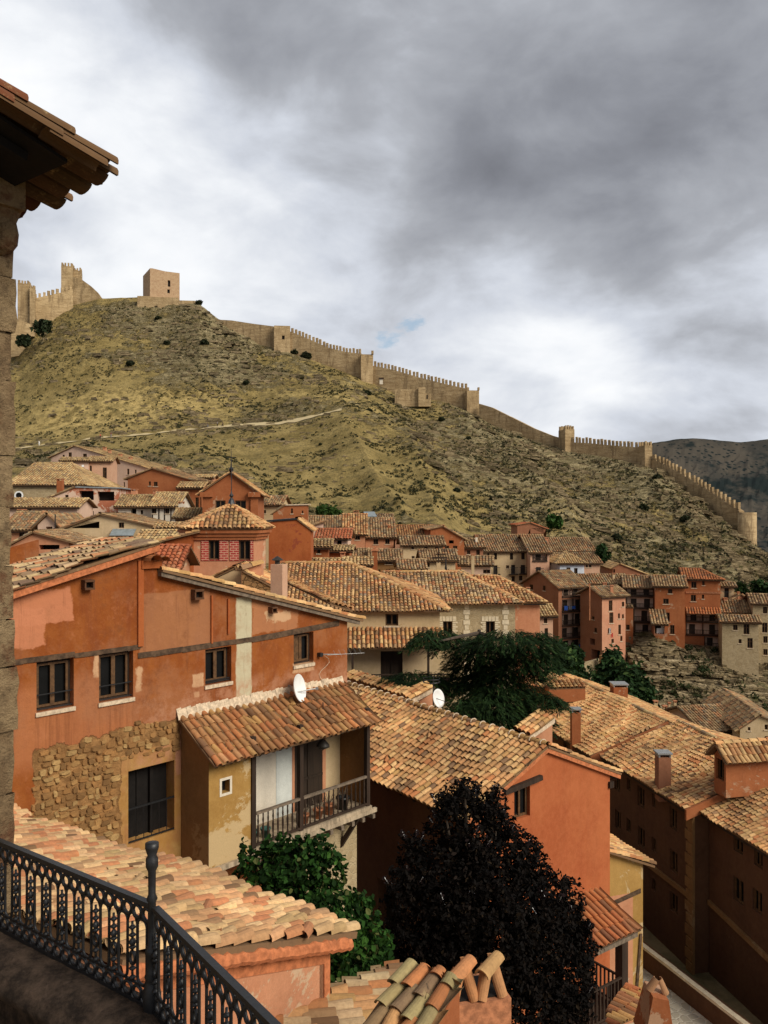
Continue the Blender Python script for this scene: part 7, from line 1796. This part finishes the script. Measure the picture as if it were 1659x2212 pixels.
m.block(v, np.stack([ix[:-1, :-1], ix[1:, :-1], ix[1:, 1:], ix[:-1, 1:]], -1).reshape(-1, 4), A3(1, 1, 1)); m.build('coping', M['coping'], t, True)
m = MB()
for a, b in zip(path_, path_[1:]):
    q = [A3(a[0], a[1], -8), A3(b[0], b[1], -8), A3(b[0], b[1], zc + .01), A3(a[0], a[1], zc + .01)]; m.prism(q, A3(-nz(b - a)[1], nz(b - a)[0], 0) * -.0 + A3(.05, .05, 0))
m.build('wall_body', M['coping'], t)
# ---------------------------------------------------------------- trees and plants
def leaves(m, C, Nrm, size, cols, asp=.55, fold=.25, Dr=None):
    """leaf blades at centres C facing Nrm: six-point folded blades"""
    n = len(C); Nrm = Nrm / np.maximum(np.linalg.norm(Nrm, axis=1, keepdims=True), 1e-6)
    r = rng.normal(size=(n, 3)) if Dr is None else Dr + rng.normal(0, .15, (n, 3))
    u = r - Nrm * (r * Nrm).sum(1, keepdims=True); u /= np.maximum(np.linalg.norm(u, axis=1, keepdims=True), 1e-6); w = np.cross(Nrm, u)
    s = size * rng.uniform(.65, 1.25, (n, 1))
    k = asp
    P_ = np.stack([C - u * s, C - u * s * .25 + w * s * k + Nrm * s * fold * k, C + u * s * .45 + w * s * k * .7 + Nrm * s * fold * k * .7, C + u * s * 1.0, C + u * s * .45 - w * s * k * .7 + Nrm * s * fold * k * .7, C - u * s * .25 - w * s * k + Nrm * s * fold * k], 1)
    f = np.arange(n)[:, None, None] * 6 + np.array([[0, 1, 2, 3], [0, 3, 4, 5]])[None]
    m.block(P_.reshape(-1, 3), f.reshape(-1, 4), np.repeat(cols, 6, 0))


def blobs(cl, n, shell=.55):
    """sample n points in a set of ellipsoids (centre, radii): outer shell preferred; returns points and outward normals"""
    w = np.array([c[1][0] * c[1][2] for c in cl]); k = rng.choice(len(cl), n, p=w / w.sum())
    c = np.array([q[0] for q in cl])[k]; r = np.array([q[1] for q in cl])[k]
    d = rng.normal(size=(n, 3)); d /= np.linalg.norm(d, axis=1, keepdims=True)
    rad = shell + (1 - shell) * rng.uniform(0, 1, (n, 1)) ** .7
    rad *= 1 + .16 * fbm(d[:, 0] * 2.3 + k, d[:, 1] * 2.3, d[:, 2] * 2.3, 3)[:, None] * 2
    return c + d * rad * r, d


def tree(label, name, blobpx, trunk, mat, size, n, cols, asp=.55, cat='tree', nrmj=.9, limbs=True, group=None, r0=.18, droop=None):
    """blobpx: (x, y, rx, ry, depth) crown clumps in photo px; trunk: (x, y, depth) foot"""
    cl = []
    for (x, y, rx, ry, d) in blobpx:
        a, b = rx / F * d, ry / F * d; cl.append((P(x, y, d), A3(a, (a + b) / 2, b)))
    foot = P(*trunk); t = thing(name, label, cat, foot, group)
    top = max((c[0] for c in cl), key=lambda q: q[2])
    m = MB(); mid = foot * .4 + top * .6
    m.tube([foot, foot * .7 + top * .3 + A3(.1, 0, 0), mid, top], [r0, r0 * .8, r0 * .55, r0 * .2], 8)
    if limbs:
        for c, r in cl: q = foot * .55 + top * .45; m.tube([q, q * .45 + c * .55 - A3(0, 0, .1 * r[2]), c], [r0 * .45, r0 * .3, r0 * .1], 5)
    m.build('trunk', M['bark'], t)
    K = 18; nt = max(12, n // K); tp_, td = blobs(cl, nt, .5); tdir = td + rng.normal(0, .6, (nt, 3)) + A3(0, 0, .35); tdir /= np.linalg.norm(tdir, axis=1, keepdims=True)
    ln = np.minimum(size * rng.uniform(2.5, 6.5, (nt, 1, 1)), .4 * np.mean([q[1][0] for q in cl])); f_ = rng.uniform(-.3, 1, (nt, K, 1))
    pts = (tp_[:, None] + tdir[:, None] * f_ * ln + rng.normal(0, min(size * 1.15, .25 * np.mean([q[1][0] for q in cl])), (nt, K, 3)) * (1.15 - f_ * .8)).reshape(-1, 3); d = np.repeat(td, K, 0); n = len(pts); tone = np.repeat(rng.uniform(.55, 1.45, (nt, 1)), K, 0)
    w = np.array([q[0] for q in cols]); ci = rng.choice(len(cols), n, p=w / w.sum())
    cc = np.array([q[1] for q in cols])[ci] * rng.uniform(.7, 1.3, (n, 1)) * tone
    m = MB(); leaves(m, pts, d + rng.normal(0, nrmj, (n, 3)) + A3(0, 0, .3), size, cc, asp); m.build('crown', M[mat], t)
    return t


# dark purple plum in front of the red gable
pl_bl = [(1010, 1800, 78, 80, 19.5), (955, 1890, 95, 100, 19.2), (1095, 1860, 78, 80, 19.6), (1060, 1960, 130, 120, 18.8), (915, 1990, 85, 105, 19), (1150, 1960, 90, 100, 19.4), (1040, 2090, 150, 130, 18.6), (900, 2110, 75, 110, 19), (1185, 2075, 95, 110, 19.2), (1120, 2190, 140, 110, 18.8), (930, 2210, 110, 100, 19), (1235, 2100, 45, 75, 19.6), (1000, 1730, 38, 40, 19.6), (1060, 1745, 35, 35, 19.7), (1210, 1990, 40, 40, 19.6), (1255, 2040, 28, 35, 19.7)]
for k in range(34):
    c = random.choice(pl_bl[:10]); a = random.uniform(-.6, 3.7); q = random.uniform(.85, 1.08); pl_bl.append((c[0] + c[2] * q * math.cos(a), c[1] - c[3] * q * math.sin(a), random.uniform(16, 34), random.uniform(16, 34), c[4] + random.uniform(-.6, .3)))
pt = tree('large dense tree with dark purple, nearly black leaves before the red gable', 'plum_tree', pl_bl, (1050, 2480, 19.5), 'darkleaf', .056, 66000, [(6, (.0055, .004, .0032)), (2, (.011, .007, .005)), (.5, (.022, .014, .007))], .55)
m = MB()
for k in range(70):   # thin shoots breaking the outline
    c = random.choice(pl_bl); a = random.uniform(-.3, 3.4); x, y = c[0] + c[2] * 1.02 * math.cos(a), c[1] - c[3] * 1.02 * math.sin(a); p = P(x, y, c[4]); q = P(x + math.cos(a) * 9, y - 14, c[4] - .2)
    m.tube([p, q], .008, 3)
    cc = p + (q - p) * rng.uniform(0, 1.1, (14, 1)) + rng.normal(0, .03, (14, 3)); leaves(m, cc, rng.normal(size=(14, 3)), .05, np.tile((.018, .01, .01), (14, 1)))
m.build('shoots', M['darkleaf'], pt)
# fig / vine below the gallery
tree('bright green broad-leaved vine bush growing under the wooden gallery', 'vine_bush', [(600, 1900, 75, 70, 17.2), (680, 1890, 60, 60, 17.4), (560, 1870, 45, 40, 17.4), (640, 1980, 110, 80, 16.8), (720, 1990, 85, 90, 17.2), (740, 2080, 85, 90, 17.4), (660, 2080, 90, 60, 17.4), (800, 2080, 60, 110, 17.8), (625, 1830, 30, 30, 17.6), (700, 1850, 30, 45, 17.6)], (690, 2330, 17.5), 'leaf', .07, 9000,
     [(4, (.02, .058, .01)), (3, (.011, .034, .006)), (2, (.035, .09, .014)), (.5, (.1, .11, .035))], .75, 'bush', .9)
# cedar
ced = thing('cedar_tree', 'spreading dark cedar with layered drooping branches in the middle of the town', 'tree', P(1030, 1640, 39))
foot = P(1020, 1660, 39.5); top = P(1035, 1360, 39.5)
m = MB(); m.tube([foot, foot * .5 + top * .5 + A3(.2, 0, 0), top], [.45, .32, .08], 8)
lays = [(945, 1368, 62, 10), (920, 1380, 42, 10), (985, 1388, 66, 14), (1100, 1376, 112, 12), (1165, 1380, 46, 14), (1188, 1398, 24, 18), (1060, 1398, 105, 18), (1140, 1412, 66, 22), (1178, 1424, 32, 22), (1035, 1424, 92, 22), (1100, 1438, 82, 24), (1015, 1452, 56, 24), (1065, 1464, 84, 24), (1150, 1452, 40, 22),
        (890, 1462, 84, 10), (850, 1474, 46, 8), (940, 1472, 72, 14), (1010, 1492, 84, 22), (1080, 1497, 96, 22), (1130, 1502, 74, 14), (1175, 1510, 48, 10), (1205, 1517, 24, 7), (1050, 1526, 96, 22), (1110, 1537, 92, 18), (1000, 1536, 60, 20), (1080, 1560, 100, 18), (1040, 1574, 72, 14), (1150, 1546, 54, 14)]
C_, N_, D_, S_ = [], [], [], []
for (x, y, rx, ry) in lays:
    d = 39 + random.uniform(-2.2, 1.6); c = P(x, y, d); a = rx * .8 / F * d; b = ry / F * d
    st = foot + (top - foot) * min(1, max(.1, (c[2] - foot[2]) / (top[2] - foot[2]) - .02)); m.tube([st, st * .5 + c * .5 - A3(0, 0, .1), c - A3(0, 0, .25)], [.1, .06, .02], 5)
    ns = int(1.9 * rx * (1 + ry / 20)); K = 14
    th = rng.uniform(0, 2 * math.pi, ns); rr = np.sqrt(rng.uniform(.02, 1, ns))
    out = np.stack([np.cos(th), np.sin(th) * .8, 0 * th], 1)
    p = c + out * rr[:, None] * A3(a, a * .7, 0); p[:, 2] += b * (.8 - 1.6 * rr ** 2) + rng.normal(0, b * .4, ns)
    ln = rng.uniform(.35, .75, (ns, 1)); f = rng.uniform(0, 1, (ns, K)); side = rng.normal(0, 1, (ns, K))
    sd = np.cross(out, A3(0, 0, 1)); dn = out * .9 + A3(0, 0, -.45)
    q = p[:, None] + dn[:, None] * (f * ln)[..., None] + sd[:, None] * (side * .11 * (1.1 - f))[..., None] - A3(0, 0, 1) * (.25 * ln * f ** 2)[..., None]
    C_.append(q.reshape(-1, 3)); N_.append((A3(0, 0, 1) + out[:, None] * .4 + rng.normal(0, .25, (ns, K, 3))).reshape(-1, 3)); D_.append((dn[:, None] + sd[:, None] * side[..., None] * .45).reshape(-1, 3))
    S_.append(np.repeat(rng.uniform(.45, 1.5, ns) * np.where(rng.uniform(0, 1, ns) > .8, 1.5, 1), K))
m.build('trunk', M['bark'], ced)
C_, N_, D_, S_ = [np.concatenate(q) for q in (C_, N_, D_, S_)]; n = len(C_)
cc = np.array([(.013, .03, .01), (.022, .045, .013), (.038, .066, .018)])[rng.choice(3, n, p=(.55, .33, .12))] * S_[:, None]
m = MB(); leaves(m, C_, N_, .13, cc, .15, .1, D_); m.build('crown', M['leaf'], ced)
# trees below the right-hand group
GC = [(4, (.02, .045, .015)), (3, (.03, .065, .02)), (1, (.055, .09, .025))]
tree('dark bushy tree left of the pointed cypress below the gallery house', 'bushy_tree', [(1185, 1425, 34, 26, 78), (1215, 1440, 30, 28, 78), (1170, 1450, 30, 24, 77), (1230, 1415, 22, 18, 79), (1200, 1405, 20, 12, 79)], (1195, 1500, 78), 'leaf', .3, 2600, GC, .5)
tree('narrow pointed dark cypress beside the pale garden wall', 'cypress', [(1252, 1432, 8, 18, 88), (1253, 1415, 6, 12, 88), (1252, 1447, 9, 12, 88)], (1252, 1470, 88), 'leaf', .22, 900, [(1, (.018, .035, .012))], .4)
tree('tall green tree with a peaked crown in front of the pink tower house', 'peaked_tree', [(1322, 1430, 18, 26, 84), (1318, 1455, 28, 26, 83), (1336, 1470, 26, 26, 83), (1325, 1412, 9, 14, 84), (1305, 1475, 24, 20, 83)], (1322, 1540, 84), 'leaf', .3, 2200, GC + [(2, (.04, .085, .03))], .5)
tree('dark pine standing between the peaked tree and the red chimney', 'pine_tree', [(1270, 1480, 22, 30, 80), (1262, 1505, 26, 24, 79), (1285, 1510, 26, 26, 79), (1272, 1455, 12, 18, 80), (1300, 1525, 30, 24, 78)], (1275, 1570, 80), 'leaf', .28, 2200, GC, .3)
tree('round leafy tree rightmost of the grove, against the layered cliff', 'leafy_tree', [(1372, 1500, 34, 34, 80), (1360, 1465, 24, 28, 81), (1388, 1520, 24, 28, 80), (1350, 1515, 28, 30, 79), (1372, 1545, 30, 24, 78)], (1370, 1590, 80), 'leaf', .3, 3000, GC, .5)
tree('low dark shrubbery tree right of the cedar top', 'shrub_tree', [(1120, 1640 - 240, 1, 1, 70), (1200, 1460, 30, 16, 72), (1235, 1470, 24, 18, 74)], (1215, 1500, 73), 'leaf', .28, 900, GC, .4)
hp = hill_px(1196, 1140)
tree('lone round green tree on the slope beside the timber shed', 'hillside_tree', [(1196, 1130, 15, 13, hp[1]), (1190, 1124, 10, 8, hp[1]), (1204, 1126, 9, 9, hp[1])], (1196, 1147, hp[1]), 'leaf', .42, 1300, [(3, (.03, .07, .015)), (1, (.05, .1, .025))], .55)
tree('dark green bush at the end of the upper terrace houses', 'garden_bush', [(1298, 1190, 10, 12, 116), (1306, 1200, 12, 12, 116), (1296, 1205, 10, 10, 116)], (1302, 1215, 116), 'leaf', .3, 900, GC, .5, 'bush')
tree('leafy bush on the slope above the red flat-fronted house', 'hillside_bush', [(700, 1102, 14, 8, 128), (715, 1106, 14, 7, 128), (730, 1110, 12, 6, 128)], (712, 1116, 128), 'leaf', .35, 900, [(2, (.035, .07, .015)), (1, (.05, .09, .02))], .5, 'bush')
for i, (x, y, s) in enumerate(((1395, 1355 - 60, 9), (1640, 1270, 16), (1655, 1285, 16), (1600, 1275, 10))):
    if i: tree(('', 'tall dark bush at the far right edge above the cream stone house', 'dark bush touching the right edge of the photograph', 'small dark bush on the slope left of the edge bushes')[i], 'slope_bush', [(x, y, s, s, 108), (x + s * .6, y + 5, s * .8, s * .8, 108)], (x, y + s, 108), 'leaf', .32, 500, GC, .5, 'bush')
# big junipers by the castle
for lb, bl, ft in (('large dark juniper bush below the leftmost castle tower', [(91, 706, 17, 12), (84, 710, 12, 8), (98, 700, 9, 8)], (90, 720)), ('smaller dark juniper bush by the stone pillar under the castle wall', [(50, 737, 12, 9), (57, 733, 8, 6)], (52, 745))):
    tree(lb, 'juniper_bush', [b + (322,) for b in bl], ft + (322,), 'leaf', .8, 700, [(2, (.03, .045, .02)), (1, (.05, .06, .03))], .5, 'bush', r0=.3)
# single shrubs one can tell apart on the slope: copies of three shapes
protos = []
for (x, y, s) in ((796, 891, 9), (902, 880, 10), (792, 852, 8), (660, 771, 14), (636, 760, 12), (870, 866, 8), (953, 908, 9), (1010, 950, 9), (1100, 985, 8), (985, 1062, 10), (1270, 905 + 60, 9), (1160, 1010, 8), (440, 742, 10), (360, 745, 9), (340, 690, 8), (280, 788, 10), (530, 830, 9), (1350, 1015, 12), (1420, 1035, 12), (1390, 1100, 10), (1240, 1080, 10), (1330, 1165, 12), (1060, 1080, 8), (1480, 1125, 12), (1120, 950, 7), (610, 950, 7), (690, 960, 7), (430, 657, 9), (325, 647, 6), (1540, 1190, 9)):
    b = hill_px(x, y); r = s * random.uniform(.5, .95) / F * b[1]
    if len(protos) < 3:
        t = thing('hillside_shrub', 'dark round shrub growing alone on the dry hillside below the town wall', 'shrub', b - A3(0, 0, .3), 'single shrubs on the hillside')
        cl = [(b + A3(0, 0, .45 * r), A3(r, r, .65 * r)), (b + A3(.6 * r, 0, .3 * r), A3(.6 * r, .6 * r, .45 * r)), (b + A3(-.6 * r, -.2, .3 * r), A3(.6 * r, .6 * r, .4 * r))]
        pts, d = blobs(cl, 420); m = MB(); leaves(m, pts, d + rng.normal(0, .9, (420, 3)), .45, np.array((.03, .036, .016)) * rng.uniform(.5, 1.6, (420, 1)), .5); m.build('foliage', M['leaf'], t)
        m = MB(); m.tube([b - A3(0, 0, .4), b + A3(0, 0, .5 * r)], .12, 5); m.build('stem', M['bark'], t)
        protos.append((t, r))
    else:
        p0, r0_ = random.choice(protos); t = dup(p0, (0, 0, 0)); k = r / r0_; t.location = [float(q) for q in b - A3(0, 0, .3 * k)]; t.scale = (k, k, k); t.rotation_euler = (0, 0, random.uniform(0, 6.3))
# low scrub and tussocks: too many to count
NS = 15000; m = MB()
ix = rng.integers(40, len(TX) - 30, NS * 2); jx = 15 + (rng.uniform(0, 1, NS * 2) ** .9 * 290).astype(int)
b = TR[jx, ix]; keep = (vnoise(b[:, 0] / 9, b[:, 1] / 9, 3) + rng.normal(0, .5, len(b)) + .9 * (TK[jx, ix] - .35) > .12) & (np.abs((jx - 15) / 299 - .45) > .012); b = b[keep][:NS]; nb_ = len(b)
sz = rng.uniform(.22, .75, nb_) * np.where(rng.uniform(0, 1, nb_) > .9, 1.7, 1); K = 9
d = rng.normal(size=(nb_, K, 3)); d /= np.linalg.norm(d, axis=2, keepdims=True); d[..., 2] = np.abs(d[..., 2]) * .7
pts = (b[:, None] + d * sz[:, None, None]).reshape(-1, 3)
cb = np.array([(.04, .042, .018), (.07, .066, .028), (.16, .125, .05), (.028, .03, .014)])[rng.choice(4, nb_, p=(.33, .33, .2, .14))]
leaves(m, pts, (d + rng.normal(0, .5, d.shape)).reshape(-1, 3), .3, np.repeat(cb * rng.uniform(.7, 1.4, (nb_, 1)), K, 0), .5)
m.build('scrub', M['leaf'])['kind'] = 'stuff'
# scattered stones on the slope
NS = 13000; m = MB(); ix = rng.integers(60, len(TX) - 40, NS); jx = 15 + (rng.uniform(0, 1, NS) * 294).astype(int); b = TR[jx, ix]
k = (vnoise(b[:, 0] / 12 + 5, b[:, 1] / 12, 8) + np.clip((TX[ix] - 700) / 600, 0, 1) * .3 + 1.5 * (TK[jx, ix] - .4) + rng.normal(0, .3, NS) > .2); b = b[k]; n = len(b)
w = rng.uniform(.7, 1.0, n) * rng.choice([1, 1.8, 3.2, 5], n, p=(.35, .3, .25, .1)); h = rng.uniform(.25, .6, n) * np.sqrt(w); a = rng.normal(0, .25, n)
ex_ = np.stack([np.cos(a) * w, np.sin(a) * w, -.28 * w * (TX[ix[k]] > 700)], 1); ey_ = np.stack([np.zeros(n), rng.uniform(.9, 2.0, n), np.zeros(n)], 1); ez_ = np.stack([rng.normal(0, .1, n), np.zeros(n), h], 1)
b = b - A3(0, .5, .3); q = np.stack([b, b + ex_, b + ex_ * .95 + ey_, b + ey_, b + ez_, b + ex_ * .85 + ez_, b + ex_ * .8 + ey_ + ez_, b + ey_ * .9 + ez_], 1)
f = np.array([(4, 5, 6, 7), (0, 1, 5, 4), (1, 2, 6, 5), (2, 3, 7, 6), (3, 0, 4, 7)])
m.block(q.reshape(-1, 3), (np.arange(n)[:, None, None] * 8 + f[None]).reshape(-1, 4), A3(1, 1, 1)); m.build('hillside_stones', M['cliff'])['kind'] = 'stuff'

# weeds and bushes clinging to the cliff
m = MB(); n = 340; a_ = rng.integers(10, 236, n); b_ = rng.integers(2, 300, n); k = vnoise(b_ / 22., a_ / 30., 4) + rng.normal(0, .3, n) > .15; b = CLIFF[a_[k], b_[k]]; n = len(b)
d = rng.normal(size=(n, 26, 3)); d /= np.linalg.norm(d, axis=2, keepdims=True); sz = rng.uniform(.25, .8, (n, 1, 1)); pts = (b[:, None] + d * sz * A3(1, .7, .7) + A3(0, -.3, .2)).reshape(-1, 3)
leaves(m, pts, (d + rng.normal(0, .6, d.shape)).reshape(-1, 3), .2, np.repeat(np.array([(.04, .05, .018), (.075, .07, .028), (.03, .045, .014)])[rng.choice(3, n)] * rng.uniform(.6, 1.3, (n, 1)), 26, 0), .5); m.build('cliff_weeds', M['leaf'])['kind'] = 'stuff'

# ---------------------------------------------------------------- walkers on the footpath
def person(label, x, y, top, bottom, walk=.16, side=1):
    f0 = hill_px(x, y); H_ = 1.72; t = thing('person', label, 'person', f0)
    L = WL[t.name]
    J = dict(pel=(0, 0, .95), wst=(0, .01, 1.12), chs=(0, .01, 1.35), nk=(0, 0, 1.5), hd=(0, -.02, 1.6), ht=(0, -.01, 1.72),
             sl=(-.18, 0, 1.42), el=(-.24, .05, 1.15), hl=(-.25, -.05, .9), sr=(.18, 0, 1.42), er=(.24, .05, 1.15), hr=(.25, -.06, .9),
             kl=(-.09, -walk, .5), al=(-.09, -walk * .8, .06), tl=(-.09, -walk * .8 - .14, .03), kr=(.09, walk * .6, .5), ar=(.09, walk * 1.6, .08), tr=(.09, walk * 1.6 - .13, .03), pl=(-.09, 0, .92), pr=(.09, 0, .92))
    R_ = dict(pel=.14, wst=.13, chs=.16, nk=.055, hd=.1, ht=.07, sl=.065, el=.045, hl=.032, sr=.065, er=.045, hr=.032, kl=.06, al=.042, tl=.035, kr=.06, ar=.042, tr=.035, pl=.09, pr=.09)
    ed = [('pel', 'wst'), ('wst', 'chs'), ('chs', 'nk'), ('nk', 'hd'), ('hd', 'ht'), ('chs', 'sl'), ('sl', 'el'), ('el', 'hl'), ('chs', 'sr'), ('sr', 'er'), ('er', 'hr'), ('pel', 'pl'), ('pl', 'kl'), ('kl', 'al'), ('al', 'tl'), ('pel', 'pr'), ('pr', 'kr'), ('kr', 'ar'), ('ar', 'tr')]
    def skin(name, keys, edges, k, mat):
        me = bpy.data.meshes.new(name); ks = list(keys); me.from_pydata([J[q] for q in ks], [(ks.index(a), ks.index(b)) for a, b in edges], [])
        o = bpy.data.objects.new(name, me); COL.objects.link(o); o.parent = t; me.materials.append(M[mat])
        md = o.modifiers.new('skin', 'SKIN'); lay = me.skin_vertices[0] if me.skin_vertices else None
        if lay is None: return o
        for q, v in zip(ks, lay.data): v.radius = (R_[q] * k, R_[q] * k)
        lay.data[0].use_root = True
        o.modifiers.new('smooth', 'SUBSURF').levels = 1; return o
    skin('body', J, ed, 1.0, 'skin')
    tk = ['chs', 'wst', 'pel', 'sl', 'el', 'sr', 'er']; skin('jacket', tk, [('chs', 'wst'), ('wst', 'pel'), ('chs', 'sl'), ('sl', 'el'), ('chs', 'sr'), ('sr', 'er')], 1.2, top)
    bk = ['pel', 'pl', 'kl', 'al', 'pr', 'kr', 'ar']; skin('trousers', bk, [('pel', 'pl'), ('pl', 'kl'), ('kl', 'al'), ('pel', 'pr'), ('pr', 'kr'), ('kr', 'ar')], 1.2, bottom)
    m = MB(); m.lathe(L + A3(0, .015, 1.58), [(.1, .02), (.115, .08), (.1, .15), (.05, .19), (.01, .2)], 10); m.build('hair', M['hair'], t, True)
    t.rotation_euler = (0, 0, math.radians(90 * side)); return t


person('walker in a red jacket on the pale footpath at the left', 215.5, 949, 'redcloth', 'hair', .18, 1)
person('walker in dark red just ahead of the red jacket on the footpath', 239, 946, 'maroon', 'grey', .16, 1)
person('walker in white lower on the footpath at the far left', 84, 963, 'whitecloth', 'whitecloth', .15, -1)
person('left walker of the dark-clothed trio further along the footpath', 447, 924, 'hair', 'grey', .15, 1)
person('middle walker of the dark-clothed trio further along the footpath', 468, 923, 'grey', 'hair', .15, 1)
person('right walker of the dark-clothed trio further along the footpath', 479, 922, 'hair', 'hair', .15, -1)
